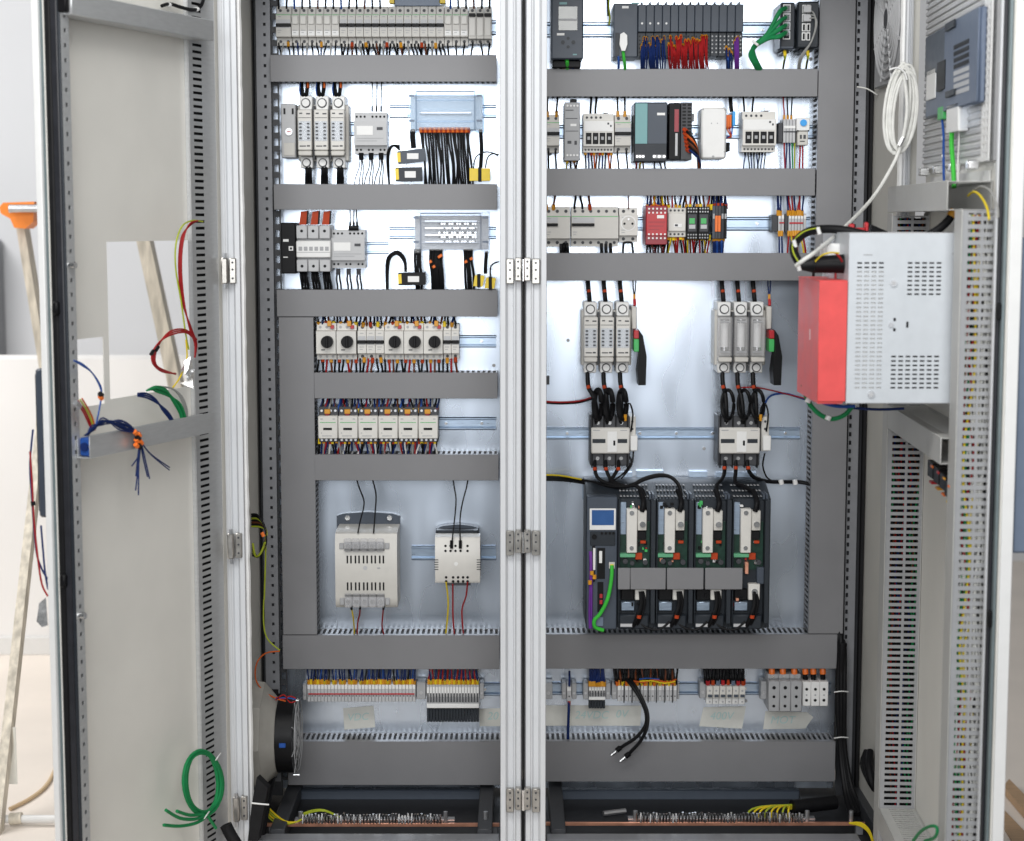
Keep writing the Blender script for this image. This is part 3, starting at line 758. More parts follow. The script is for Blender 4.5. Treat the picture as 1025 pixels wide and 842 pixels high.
# monitor back on the right door
zM0, zM1 = DR.P(935, 168, .03).z, 2.03
t = T('monitor_back', 'white ribbed rear housing of a large monitor, top of right door', 'monitor', loc=DR.pt(.35, zM0))
t.put('housing', MB().box(.05, .60, .001, .014, zM0, zM1, .003, DR.fr), 'white')
z = zM0+.012
while z < zM1-.02:
    t.put('rib', MB().box(.055, .595, .0142, .018, z, z+.0075, .001, DR.fr), 'grey_light'); z += .0125
wsq = .020
mb = MB(); uu = [.602, .618, .628, .640, .650, .664]
vv = [zM0]; z = zM0+.006
while z < zM1-.01: vv += [z, z+.0085]; z += .0135
vv.append(zM1)
t.put('perforated_flange', mb.grid(uu, vv, lambda i, j: i in (1, 3) and j % 2 == 1, -.0015, (DR.O+DR.W*wsq, DR.U, EZ, DR.W)), 'white')
t.put('flange_backing', MB().box(.602, .664, .001, .012, zM0, zM1, 0, DR.fr), 'grey_mid')
for k in range(4):
    u = .10+k*.15; t.put('bracket', MB().box(u, u+.02, .0142, .034, zM0-.012, zM0+.004, .002, DR.fr), 'chrome')
t.put('lower_plate', MB().box(.07, .60, .001, .004, DR.P(930, 189, 0).z, zM0-.014, 0, DR.fr), 'white')
# slate device
wd = .034
uN, zN1 = DR.hit(980, 6, wd); uFa, _ = DR.hit(926, 36, wd); zN0 = DR.hit(976.5, 103, wd)[1]
t = T('control_unit', 'blue-grey vented control unit mounted on the ribbed monitor back', 'control unit', loc=DR.pt((uN+uFa)/2, zN0))
um = DR.hit(945, 60, wd)[0]
t.put('housing', MB().box(uFa, uN, .0185, wd-.004, zN0, zN1, .003, DR.fr), 'unit_blue')
t.put('front_cover', MB().box(um, uN-.001, wd-.0035, wd, zN0+.002, zN1-.001, .002, DR.fr), 'unit_blue')
t.put('front_cover', MB().box(uFa+.002, um-.002, wd-.0035, wd-.001, zN0+(zN1-zN0)*.5, zN1-.004, .001, DR.fr), 'slate')
q0, z0_ = DR.hit(935, 98, wd); q1, z1_ = DR.hit(927, 72, wd)
t.put('label_plate', MB().box(q1, q0, wd-.0035, wd-.001, z0_, z1_, .0006, DR.fr), 'white')
q0, z0_ = DR.hit(946, 89, wd); q1, z1_ = DR.hit(938.5, 63, wd)
t.put('connector', MB().box(q1, q0, wd-.0035, wd+.001, z0_, z1_, .001, DR.fr), 'black')
for k in range(8):
    q0, z0_ = DR.hit(970, 38.5+k*6.8, wd); q1, _ = DR.hit(955, 40+k*6.8, wd)
    t.put('vent_slot', MB().box(q1, q0, wd-.001, wd+.0006, z0_-.0075, z0_, 0, DR.fr), 'black' if k < 4 else 'grey_light')
for yy in (24, 92):
    q0, z0_ = DR.hit(957, yy+3, wd); q1, z1_ = DR.hit(948, yy, wd)
    t.put('clip', MB().box(q1, q0, wd+.0003, wd+.004, z0_, z1_, .001, DR.fr), 'slate_dark')
t = T('connector_plugs', 'green and white plugs with blue and green cables under the control unit', 'cables', loc=DR.P(948, 125, .08))
def dbox(t, name, m, D, x0, y0, x1, y1, w0, w1, c=.001):
    ua, za = D.hit(x0, y0, w1); ub, zb2 = D.hit(x1, y1, w1)
    return t.put(name, MB().box(ua, ub, w0, w1, min(za, zb2), max(za, zb2), c, D.fr), m)
dbox(t, 'plug', 'green_dev', DR, 938.5, 108, 944, 119, .015, .034)
dbox(t, 'plug', 'white', DR, 947.5, 106, 958.5, 131, .015, .034)
dbox(t, 'plug', 'clear', DR, 959, 108, 972, 126, .015, .03)
dtube(t, 'cable', 'w_lime', DR, ((953, 130), (952.5, 145), (954, 165), (955, 188)), .0042, .03, n=8)
dtube(t, 'cable', 'w_skyblue', DR, ((943, 119), (944.5, 135), (944.5, 160), (945, 186)), .0024, .03)
dtube(t, 'cable', 'w_white', DR, ((960, 126), (960, 140), (959, 160), (959, 186)), .0016, .025)
for y in (138, 156): t.put('tie', MB().cyl(DR.P(944.3, y-1, .03), DR.P(944.3, y+1.5, .03), .0035, 8), 'white')
t = T('cable_bend', 'yellow and grey wires bending behind the near door duct top', 'wires', loc=DR.P(985, 200, .04))
dtube(t, 'wire', 'w_yellow', DR, ((969, 196), (975, 192), (982, 197), (988, 208), (990, 220)), .002, .035)
dtube(t, 'wire', 'w_grey', DR, ((972, 193), (982, 187), (992, 192), (998, 206), (999, 218)), .002, .03)
t = T('terminal_cluster', 'dark terminals with orange and red wires under the lower door duct', 'terminals', loc=DR.P(935, 490, .04))
for k, (x, y) in enumerate(((931, 466), (937, 472), (943, 478), (948, 486))):
    dbox(t, 'terminal', 'black', DR, x-2.4, y-6, x+2.4, y+14, .004, .06)
    dbox(t, 'ferrule', ('red', 'amber', 'orange', 'yellow')[k], DR, x-1.2, y+14.5, x+1.2, y+19, .03, .05)
    dbox(t, 'ferrule', ('orange', 'red', 'amber', 'orange')[k], DR, x+.2, y-1, x+2, y+3, .061, .064)

# silver computer with red box (bolted to the right door)
YB = 3.07
t = T('industrial_computer', 'perforated silver computer housing bolted to the right door beside red box', 'computer', (848.5, 233, 952, 404), YB)
X0, X1 = t.X(848.5), DR.pt(.59, 0, .0).x - .001
z0, z1 = t.Z(404), t.Z(233)
colsx = [857+7.2*k for k in range(12)]; rows = [262.5+4.46*k for k in range(29)]
us = [X0+.0012]; 
for c in colsx: us += [t.X(c), t.X(c+4.8)]
us.append(X1)
vs = [z0+.0012]
for r_ in rows[::-1]: vs += [t.Z(r_+1.7), t.Z(r_)]
vs.append(z1-.0012)
def ph(i, j):
    if i % 2 == 0 or j % 2 == 0: return False
    c, r_ = (i-1)//2, 28-(j-1)//2
    return c < 4 or (c > 4 and r_ > 20) or (c > 6 and r_ < 8)
t.put('front_sheet', MB().grid(us, vs, ph, -.0012, (Vector((0, YB, 0)), EX, EZ, -EY)), 'silver')
t.put('side_sheet', MB().box(X0, X0+.0011, YB, 3.33, z0, z1), 'silver')
t.put('top_sheet', MB().box(X0+.0012, X1, YB+.0014, 3.33, z1-.0011, z1), 'grey_light')
t.put('bottom_sheet', MB().box(X0+.0012, X1, YB+.0014, 3.33, z0, z0+.0011), 'grey_light')
t.put('core', MB().box(X0+.004, X1-.004, YB+.016, 3.32, z0+.004, z1-.004), 'black_soft')
t.put('inner_plate', MB().box(t.X(854), t.X(887), YB+.005, YB+.007, t.Z(392), t.Z(270.5)), 'white')
t.d('screw', 'steel', [(893.5, 283.5, 3.6), (892, 325, 2.6), (873.5, 395, 3.6)], .0025, -.0005)
t.d('screw_core', 'grey_light', [(893.5, 283.5, 2.0), (873.5, 395, 2.0)], .0032, -.001)
t.b('port', 'black', [(894.3, 318.3, 896.7, 321.5), (894.3, 328.5, 896.7, 331.7), (907.2, 322, 909.4, 328)], .0006, -.0002, 0)
t.b('seam', 'grey_mid', [(863, 254.6, 872, 255.6), (951, 253.5, 955, 254.3)], .0006, -.0002, 0)
t = T('red_box', 'bright red metal box attached to the left of the silver computer', 'box', (820, 283, 848, 404), YB)
xr0, xr1 = t.X(820), t.X(847.6); zr0, zr1 = t.Z(404.5), t.Z(282)
poly = [(xr0, zr0), (xr0, zr1), (xr1, zr1), (xr1, zr0+.006), (xr1-.006, zr0)]
t.put('shell', MB().prism(poly, YB+.004, 3.30, 'xz'), 'red_box')
t.put('lid', MB().box(xr0-.0015, xr1, YB, YB+.0035, zr0+.004, zr1+.001, .001), 'red_box')
t.put('top_lip', MB().box(xr0-.0015, xr1, YB+.004, 3.30, zr1+.0002, zr1+.002, .0005), 'red_box')
p = at(810, 333, 3.17); t.put('mark', MB().box(xr0-.0004, xr0+.001, 3.165, 3.169, p.z-.012, p.z+.006), 'white')
t = T('plug_socket', 'white socket block with black plug above the red box', 'socket', (828, 243, 848, 283), 3.16)
t.b('block', 'white', (828, 244, 846.8, 264), 0, .08, .002)
t.b('clear_tube', 'clear', [(831, 264.5, 837, 283), (838.5, 264.5, 845.5, 283)], -.01, .03, .002)
t.b('red_pin', 'red', (837.2, 266, 839.2, 281), -.012, .02, .001)
t.put('plug', MB().cyl(at(814, 265, 3.12), at(847.5, 264, 3.12), .0145, 14, .017), 'black')
t.put('boot', MB().cyl(at(800, 266, 3.12), at(813.8, 265, 3.12), .007, 12, .0142), 'black')
t = T('cable_loop', 'thick black cable loop with white ties over the silver computer', 'cable', loc=at(860, 236, 3.14))
pts = ((802, 266, 3.12), (796, 256, 3.13), (794.5, 247, 3.15), (799, 239, 3.17), (808, 232.5, 3.18), (822, 229.5, 3.19), (842, 230, 3.19), (862, 234, 3.18), (880, 239, 3.17), (900, 241, 3.17), (920, 239.5, 3.17), (936, 232, 3.17), (948, 222, 3.17), (955, 212, 3.17))
ytube(t, 'sheath', 'w_black', pts, .0075, 3.2, n=10)
ytube(t, 'earth_wire', 'w_yg', [(x-1.2, y-1.5, Y-.007) for x, y, Y in pts[:6]], .0014, 3.2)
for x, y, Y in ((819.5, 230.5, 3.18), (795.5, 243.5, 3.14), (799.5, 267, 3.105), (861.5, 236, 3.165), (899.5, 242, 3.155), (925, 240, 3.155)):
    t.put('tie', MB().cyl(at(x-1, y-3, Y), at(x+1, y+4, Y), .0035, 8), 'white')
t.put('tape_band', MB().cyl(at(952, 217, 3.17), at(956, 211, 3.17), .009, 10), 'amber')
ytube(t, 'earth_wire', 'w_yellow', ((816, 262, 3.09), (822, 256, 3.085), (831, 253, 3.085), (840, 253.5, 3.09)), .0014, 3.1)
ytube(t, 'lead', 'w_red', ((836, 253, 3.09), (840, 257, 3.09), (843, 262, 3.095)), .0018, 3.1)
t = T('terminal_block', 'small red and black terminal plug lying behind the cable loop', 'terminal', (850, 222, 878, 240), 3.22)
t.b('pin', 'red', [(850.5, 224, 855.5, 234), (866, 222.5, 869.5, 233)], 0, .02, .002)
t.b('bridge', 'red', (855.8, 228, 865.8, 237), 0, .02, .002)
t.put('sleeve', MB().cyl(at(870, 231, 3.23), at(887, 236, 3.23), .012, 12, .008), 'black')
t = T('cable_pair', 'green and blue cables drooping under the red box', 'cables', loc=at(830, 415, 3.2))
ytube(t, 'cable', 'w_green', ((804, 385), (808, 400), (818, 413), (832, 419.5), (846, 415), (855, 404)), .0042, 3.25, n=8)
ytube(t, 'cable', 'w_skyblue', ((815, 398), (826, 404), (840, 407), (856, 406.5)), .0030, 3.22, n=8)
ytube(t, 'cable', 'w_blue', ((830, 404), (850, 408), (880, 410), (905, 409)), .0026, 3.35)
for x, y in ((809, 401), (829, 418.5), (855, 405)): t.put('tie', MB().cyl(at(x-1, y+2, 3.24), at(x+1, y-2, 3.24), .0052, 8), 'white')

# white cable coil on the right post
t = T('cable_coil', 'coil of white cable hanging beside the upper right door', 'cable', loc=at(903, 155, 3.60))
rnd = random.Random(4)
for k in range(9):
    cx, cy, rx, ry = 902+rnd.uniform(-3, 4), 110+rnd.uniform(-3, 3), 12.5+rnd.uniform(-6, 2.5), 42+rnd.uniform(-4, 3)
    pts = []
    for i in range(14):
        q = 2*math.pi*i/14; y = ry*math.sin(q)
        pts.append((cx + rx*math.cos(q) - y*.10, cy+y, 3.585+.004*(k % 4)))
    ytube(t, 'turn', 'w_white', pts, .0030, 3.6, closed=True, smooth=2, n=8)
ytube(t, 'cable_end', 'w_white', ((905, 75, 3.58), (908, 110, 3.575), (902, 145, 3.575), (890, 172, 3.56), (872, 200, 3.5), (845, 228, 3.3), (818, 251, 3.07), (805, 260, 3.04), (797, 266, 3.05)), .0036, 3.6, n=8)
ytube(t, 'tie', 'white', ((890, 70), (898, 68), (905, 72), (908, 80)), .0018, 3.57)
t.put('ferrite', MB().cyl(at(904, 138, 3.57), at(900, 146, 3.57), .006, 8), 'chrome')
t = T('cable_stub', 'thin white cable stub poking from the right rear rail', 'cable', loc=at(865, 90, 4.0))
ytube(t, 'sheath', 'w_white', ((858, 87, 4.03), (868, 89, 4.01), (878, 95, 3.98)), .0016, 4)

# fan on the right wall, filter fan on the left wall
def hitX(px, py, X):
    d = ray(px, py); return CAM + d*(X/d.x)
XW = XWR-.001
fa, fb = hitX(908, 60, XW), hitX(881, 60, XW)
cy_, hw = (fa.y+fb.y)/2, (fb.y-fa.y)/2
zc_ = hitX(893, 85, XW).z + hw
t = T('wall_fan', 'round fan grille with ring guard high on the right inner wall', 'fan', loc=(XW, cy_, zc_-hw))
t.put('frame', MB().box(XW-.012, XW, cy_-hw, cy_+hw, zc_-hw, zc_+hw, .003), 'grey_mid')
for k in range(7):
    r_ = hw*(.16+.125*k)
    t.put('ring', MB().tube([(XW-.015, cy_+r_*math.cos(q), zc_+r_*math.sin(q)) for q in [2*math.pi*i/24 for i in range(24)]], .003, 6, 1, True), 'grey_light')
for k in range(4):
    q = math.pi*k/4+.4
    t.put('spoke', MB().cyl((XW-.014, cy_-hw*math.cos(q), zc_-hw*math.sin(q)), (XW-.014, cy_+hw*math.cos(q), zc_+hw*math.sin(q)), .003, 6), 'grey_light')
t.put('hub', MB().cyl((XW-.018, cy_, zc_), (XW-.011, cy_, zc_), hw*.15, 14), 'grey_dark')

fc = at(288, 736, 3.88); xw = XWL
t = T('filter_fan', 'black round filter fan with beige housing low on left inner wall', 'fan', loc=(xw, fc.y, fc.z-.085))
mb = MB(); xs = [(xw+.001, .125), (xw+.030, .120), (at(279, 736, 3.88).x, .084)]
t.put('housing', mb.cyl((xs[0][0], fc.y, fc.z), (xs[1][0], fc.y, fc.z), xs[0][1], 8, xs[1][1]).cyl((xs[1][0]+.0003, fc.y, fc.z), (xs[2][0], fc.y, fc.z), xs[1][1], 8, xs[2][1]), 'bag')
xa, xb = at(279.5, 736, 3.88).x, at(296, 736, 3.88).x
t.put('motor_ring', MB().cyl((xa, fc.y, fc.z), (xb, fc.y, fc.z), .082, 28), 'black')
t.put('label_plate', MB().box(xa+.010, xb-.012, fc.y-.084, fc.y-.078, fc.z-.004, fc.z+.006, .001), 'w_skyblue')
for k in range(3):
    r_ = .03+.024*k; t.put('guard_ring', MB().tube([(xb+.006, fc.y+r_*math.cos(q), fc.z+r_*math.sin(q)) for q in [2*math.pi*i/24 for i in range(24)]], .0010, 6, 1, True), 'grey_mid')
for k in range(4):
    q = math.pi*k/4+.3; t.put('guard_bar', MB().tube([(xb+.001, fc.y-.083*math.cos(q), fc.z-.083*math.sin(q)), (xb+.007, fc.y, fc.z), (xb+.001, fc.y+.083*math.cos(q), fc.z+.083*math.sin(q))], .0011, 6, 3), 'grey_mid')
for dz in (-.084, .084): t.put('bolt', MB().cyl((xb-.004, fc.y-.02, fc.z+dz), (xb+.010, fc.y-.02, fc.z+dz), .0025, 8), 'steel')
t = T('wire_bundle', 'orange and red wires running to the black filter fan', 'wires', loc=at(280, 690, 3.85))
ytube(t, 'wire', 'w_orange', ((280, 652), (266, 654), (257, 664), (256, 680), (264, 692), (276, 699), (286, 702)), .0016, 3.86)
ytube(t, 'wire', 'w_yg', ((264, 600), (264, 625), (268, 640), (280, 651)), .0016, 3.9)
for k in range(4): ytube(t, 'wire', ('w_red', 'w_skyblue', 'w_black', 'w_red')[k], ((276, 698+k), (284, 700-k*1.5), (290, 697+k*2), (296, 699+k)), .0014, 3.80)
# ================================================================== devices
RAILY = YP-.0078          # back of rail-mounted devices
def dev(name, label, cat, rect, depth, group=None):
    return T(name, label, cat, rect, YP-depth, group)

def modular(name, label, rect, yl, toggle='bar', m='cream', n=1, group=None, green=True, cat='breaker', depth=.072):
    """rail-mounted module: stepped body, nose, toggle, screws. yl=(nose top, nose bottom)"""
    x0, y0, x1, y1 = rect; t = dev(name, label, cat, rect, depth, group); yf = t.yf
    g = .25
    A = lambda y: t.Z(y)
    st = .018
    poly = [(RAILY, A(y1)), (yf+st, A(y1)), (yf+st, A(yl[1])), (yf+.001, A(yl[1])), (yf, A(yl[1])+.001), (yf, A(yl[0])-.001), (yf+.001, A(yl[0])), (yf+st, A(yl[0])), (yf+st, A(y0)), (RAILY, A(y0))]
    t.put('body', MB().prism(poly, t.X(x0+g), t.X(x1-g), 'yz'), m)
    w = (x1-x0)/n; ym = (yl[0]+yl[1])/2
    if green: t.b('green_line', 'green_dev', (x0+g+.3, yl[0]+.6, x1-g-.3, yl[0]+1.2), .0003, -.0001, 0)
    if toggle == 'bar':
        t.b('window', 'grey_light', (x0+.8, ym-6, x1-.8, ym+2.6), .0004, -.0001, 0)
        t.b('toggle', 'black', (x0+.2, ym-1.9, x1-.2, ym+1.5), .005, -.0003, .001)
    elif toggle == 'plain':
        t.b('toggle', 'cream_light', (x0+1, yl[0]+2, x1-1, ym-1), .004, -.0003, .001)
        t.b('label_strip', 'white', (x0+.8, yl[1]-6, x1-.8, yl[1]-1.5), .0005, -.0001, 0)
    elif toggle == 'dark':
        t.b('toggle', 'black', (x0+.6, yl[0]-.5, x1-.6, yl[0]+3), .006, -.0003, .001)
        t.b('fuse_carrier', 'cream_light', (x0+1, yl[0]+4, x1-1, yl[1]-3), .002, -.0003, .001)
    t.b('marking', 'grey_mid', [(x0+w*.2, ym+4.5, x0+w*.75, ym+5.2), (x0+w*.25, ym+7, x0+w*.6, ym+7.6), (x0+w*.3, yl[0]+2.4, x0+w*.7, yl[0]+3)], .0007, -.0001, 0, join=True, kind='stuff')
    scr = []
    for k in range(n):
        xc = x0 + w*(k+.5)
        scr += [(xc, (y0+yl[0])/2, min(1.7, w*.2)), (xc, (y1+yl[1])/2, min(1.7, w*.2))]
    px = at(513, t.yc, yf).x - at(512, t.yc, yf).x
    for x, y, r in scr:
        t.put('terminal_screw', MB().cyl((t.X(x), yf+st+.001, A(y)), (t.X(x), yf+st-.0008, A(y)), r*px, 10), 'grey_dark')
    return t

class Loom:
    """a group of wires: one thing, each wire a part"""
    def __init__(s, label, loc, seed=0, cat='wires', name='wire_bundle'):
        s.t = T(name, label, cat, loc=loc); s.r = random.Random(seed)
    def wire(s, m, pts, r=.0016, n=6, smooth=3, ferr=None, name='wire'):
        o = s.t.put(name, MB().tube([at(*p) for p in pts], r, n, smooth), m)
        if ferr:
            a = at(*pts[0]); b = at(*pts[1]); d = (b-a).normalized()
            s.t.put('ferrule', MB().cyl(a - d*.002, a + d*.0105, r*1.75, 7), ferr, parent=o)
        return o
    def drop(s, xs, ya, Ya, yb, cols, r=.0016, jx=1.2, ferr=None, Yb=YL+.03, sway=.008, n=6):
        """wires from device terminals (ya at depth Ya) to the duct edge (yb, runs in behind the lid)"""
        for i, x in enumerate(xs):
            k = s.r.uniform(-jx, jx); sg = 1 if yb > ya else -1
            m = cols[i % len(cols)] if isinstance(cols, (list, tuple)) else cols
            f = (ferr[i % len(ferr)] if isinstance(ferr, (list, tuple)) else ferr)
            s.wire(m, [(x, ya, Ya), (x+k*.15, ya+(yb-ya)*.35, Ya-s.r.random()*sway), (x+k*.7, ya+(yb-ya)*.75, (Ya+Yb)/2-.002), (x+k, yb+sg*4, Yb)], r, n, 3, f)

def rng(a, b, n): return [a+(b-a)*i/(n-1) for i in range(n)] if n > 1 else [a]
YD = YP-.054

# ---------------------------------------------------------------- left row 1
modular('residual_breaker', 'leftmost two-pole breaker with black bar, top row', (276, 5.5, 291.3, 45), (14, 37), 'bar', n=2, cat='breaker')
for i in range(6):
    x = 291.5+i*8
    modular('circuit_breaker', f'{ORD[i]} of six plain cream breakers without black bar, top row', (x, 5.5, x+8, 45), (14, 37), 'plain', group='plain cream breakers of the top row')
for i in range(13):
    x = 339.7+i*8.05
    modular('circuit_breaker', f'{ORD[i]} of thirteen cream breakers with long black bar, top row', (x, 5.5, x+8.05, 46), (14, 37), 'bar', group='black-bar breakers of the top row')
for i in range(3):
    x = 444.5+i*8
    modular('circuit_breaker', f'{ORD[i]} of three cream breakers right of the black bar, top row', (x, 5.5, x+8, 45), (14, 37), 'plain', group='three plain breakers at right of the top row')
for i in range(3):
    x = 468.8+i*7.8
    modular('fuse_holder', f'{ORD[i]} of three cream fuse holders with black tops, right end of top row', (x, 5.5, x+7.8, 43), (14, 39), 'dark', group='fuse holders of the top row', cat='fuse holder')
t = dev('busbar_comb', 'grey comb busbar with yellow ends above the top breaker row', 'busbar', (389, -2, 446, 8), .062)
t.b('comb', 'slate_light', (395, -2, 440, 6), 0, .02, .001)
t.b('end_cap', 'yellow', [(389.5, -3, 394.8, 3.5), (440.2, -3, 446, 3.5)], .004, .02, .001)
L = Loom('short dark wires above the topmost breaker row', at(380, 2, YD), 1)
L.drop([x for x in rng(279, 490, 28) if not 388 < x < 447], 9, YD, -10, ['w_black', 'w_black', 'w_skyblue', 'w_black', 'w_black', 'w_brown'], .0022, 1.5)
L = Loom('dark wires with a few orange ones below the topmost breaker row', at(380, 52, YD), 2)
L.drop(rng(279, 336, 13), 43, YD, 55, ['w_black', 'w_grey', 'w_black', 'w_black', 'w_blue'], .0018, 3, [None, None, 'amber', None, None, None, None])
L.drop(rng(342, 443, 30), 44, YD, 55, ['w_black', 'w_black', 'w_black', 'w_brown', 'w_black', 'w_grey', 'w_black'], .0022, 4, [None, None, None, 'orange_red', None, None, None, 'amber', None, None])
L.drop(rng(448, 490, 6), 43, YD, 55, 'w_black', .0020, 2.5)

# ---------------------------------------------------------------- fuse switches
def fuse_switch(label, x0, y0, x1, y1, depth=.10, style='slots', side=True, hx=None, wire_top=281, group='three-pole fuse switches'):
    t = dev('fuse_switch', label, 'fuse switch', (x0, y0, x1, y1), depth, group); h = y1-y0; w = (x1-x0)/3
    yb = depth-.0006
    t.b('base', 'cream', (x0-1.2, y0+h*.12, x1+1.0, y1-h*.10), -.045, yb, .002)
    for k in range(3):
        a, b = x0+k*w+.5, x0+(k+1)*w-1.6; c = (a+b)/2
        t.b('terminal', 'white', (a+.6, y0, b-.6, y0+h*.2), -.030, yb-.001, .002)
        t.d('bolt_well', 'grey_dark', (c, y0+h*.10, w*.30), -.0285, .032)
        t.d('terminal_bolt', 'white', (c, y0+h*.10, w*.23), -.024, .032)
        t.b('terminal', 'white', (a+.8, y1-h*.16, b-.8, y1), -.030, yb-.001, .002)
        t.d('bolt_well', 'grey_dark', (c, y1-h*.075, w*.28), -.0285, .032)
        t.d('terminal_bolt', 'white', (c, y1-h*.075, w*.21), -.024, .032)
        if k < 2: t.b('pole_gap', 'grey_dark', (b+.1, y0+h*.14, b+1.9, y1-h*.12), -.020, .046, 0)
        if style == 'slots':
            cov = t.b('pole_cover', 'cream_light', (a, y0+h*.20, b, y1-h*.24), 0, .03, .002)
            t.b('pole_window', 'clear', (a+1, y0+h*.36, b-1, y0+h*.63), .003, -.0003, .001, parent=cov)
            r = []
            for i in range(5):
                yy = y0+h*(.385+.05*i)
                r += [(a+1.9, yy, a+4.3, yy+1.3), (b-4.6, yy, b-2.2, yy+1.3)]
            t.b('vent_slots', 'grey_dark', r, .0042, -.0003, 0, parent=cov, join=True, kind='stuff')
            t.b('marking', 'grey_dark', [(a+2, y0+h*.245, a+5, y0+h*.262), (b-5.5, y0+h*.25, b-1.5, y0+h*.268), (a+1, y0+h*.31, b-1, y0+h*.317), (a+2, y0+h*.695, b-6, y0+h*.71), (b-5, y0+h*.69, b-2, y0+h*.71)], .0006, -.0002, 0, parent=cov, join=True, kind='stuff')
        else:
            cov = t.b('pole_cover', 'clear_smoke', (a, y0+h*.20, b, y1-h*.24), 0, .030, .003)
            X, zc = t.X(c), t.Z(y0+h*.46)
            t.put('fuse', MB().cyl((X, t.yf+.02, zc-h*.0022*.17), (X, t.yf+.02, zc+h*.0022*.17), w*.0022*.24, 14), 'white', parent=cov)
            for s_ in (-1, 1): t.put('fuse_cap', MB().cyl((X, t.yf+.02, zc+s_*h*.0022*.17), (X, t.yf+.02, zc+s_*h*.0022*.22), w*.0022*.26, 14), 'chrome', parent=cov)
            t.b('marking', 'grey_mid', [(a+2, y0+h*.255, b-2.5, y0+h*.28), (a+2, y0+h*.68, b-2.5, y0+h*.70)], .0006, -.0002, 0, parent=cov, join=True, kind='stuff')
        t.b('lower_cover', 'cream', (a+.3, y1-h*.235, b-.3, y1-h*.165), .0, .03, .002)
    if hx:
        t.b('indicator', 'red', (hx[0], y0+h*.39, hx[0]+5.2, y0+h*.505), .0, .05, .001)
        t.b('indicator', 'green_dev', (hx[0], y0+h*.51, hx[0]+5.2, y0+h*.69), .0, .05, .001)
        t.b('terminal', 'cream', (hx[0]-1.8, y0+h*.06, hx[0]+3.4, y0+h*.38), -.02, yb-.002, .002)
        q = [(hx[0]+4.6, y0+h*.38), (hx[0]+8.6, y0+h*.46), (hx[0]+12.5, y0+h*.75), (hx[0]+11.8, y0+h*1.15), (hx[0]+4.6, y0+h*1.15), (hx[0]+3.4, y0+h*.95), (hx[0]+5.6, y0+h*.7)]
        t.put('handle', MB().prism([(t.X(a_), t.Z(b_)) for a_, b_ in q], t.yf-.012, t.yf+.045, 'xz'), 'black')
    return t
fuse_switch('cream three-pole fuse switch with slotted covers, left cabinet second row', 297.3, 95, 346.5, 168, .098)
t = dev('switch_mechanism', 'pale grey switch mechanism left of the three-pole fuse switch', 'switch', (281.5, 104, 296.2, 158), .075)
t.b('body', 'grey_light', (281.5, 104, 296.0, 158), 0, .0744, .002)
t.b('slot', 'black', [(284, 108.5, 286, 114.5), (292.3, 108.5, 294.3, 114.5)], .0006, -.0003, 0)
t.d('rotor', 'steel', (289.3, 132, 3.6), .004, 0); t.b('rotor_mark', 'red', (287.2, 131.5, 291.4, 132.6), .0046, -.0041, 0)
t.b('lip', 'cream', (284, 143, 295, 156), .002, -.0002, .001)
L = Loom('thick dark cables above the left cabinet fuse switch', at(320, 88, YD), 3)
for k, x in enumerate((305, 321.5, 338)):
    for s in (-2.4, 2.2): L.wire('w_black', [(x+s*.6, 97, YD-.01), (x+s, 91, YD-.012), (x+s*1.3, 86, YD), (x+s, 78, YL+.03)], .0042, 8)
    L.wire('w_skyblue', [(x-4, 96, YD), (x-5, 90, YD-.01), (x-4.5, 84, YD), (x-4, 78, YL+.03)], .0016)
    L.wire('w_orange', [(x+3, 88, YD-.016), (x+3.2, 86, YD-.016), (x+3, 83.5, YD-.012), (x+3, 78, YL+.03)], .0024)
L = Loom('three thick black cables under the left cabinet fuse switch', at(320, 176, YD), 4)
for x in (308.8, 324.7, 340.5):
    for s in (-1.5, 1.6): L.wire('w_black', [(x+s, 167, YD-.01), (x+s, 173, YD-.012), (x+s*1.2, 180, YD), (x+s, 190, YL+.03)], .0044, 8)

def meter(label, x0, y0, x1, y1, wt, wb, ytop, ybot, seed):
    t = dev('energy_meter', label, 'meter', (x0, y0, x1, y1), .068, 'grey measuring relays')
    h = y1-y0; w = x1-x0; st = .016
    A = t.Z
    poly = [(RAILY, A(y1)), (t.yf+st, A(y1)), (t.yf+st, A(y1-h*.21)), (t.yf, A(y1-h*.21)-.0005), (t.yf, A(y0+h*.21)), (t.yf+st, A(y0+h*.21)), (t.yf+st, A(y0)), (RAILY, A(y0))]
    t.put('body', MB().prism(poly, t.X(x0), t.X(x1), 'yz'), 'grey_light')
    t.b('display', 'white', (x0+w*.08, y0+h*.33, x0+w*.58, y0+h*.55), .0008, -.0002, .0003)
    t.b('button', 'grey_dark', (x0+w*.70, y0+h*.36, x0+w*.88, y0+h*.43), .001, -.0002, 0)
    t.b('marking', 'grey_mid', [(x0+w*.08, y0+h*.62, x0+w*.9, y0+h*.64), (x0+w*.08, y0+h*.68, x0+w*.7, y0+h*.70)], .0004, -.0002, 0, join=True, kind='stuff')
    px = .00225
    for yy in (y0+h*.1, y1-h*.1):
        for k in range(8):
            if k in (3,) and yy < y0+h/2 or k in (2, 5) and yy > y0+h/2: continue
            t.put('terminal_screw', MB().cyl((t.X(x0+w*(k+.6)/8.3), t.yf+st+.001, A(yy)), (t.X(x0+w*(k+.6)/8.3), t.yf+st-.0006, A(yy)), .0026, 8), 'black')
    return t
meter('grey measuring relay with white display beside the slotted fuse switch', 354.3, 112.3, 387, 154, 0, 0, 84, 184, 1)
L = Loom('thin black wires above and below the second row measuring relay', at(370, 165, YD), 5)
L.drop([372.5, 377, 381.5], 111, YD, 82, 'w_black', .0012, .8, 'black')
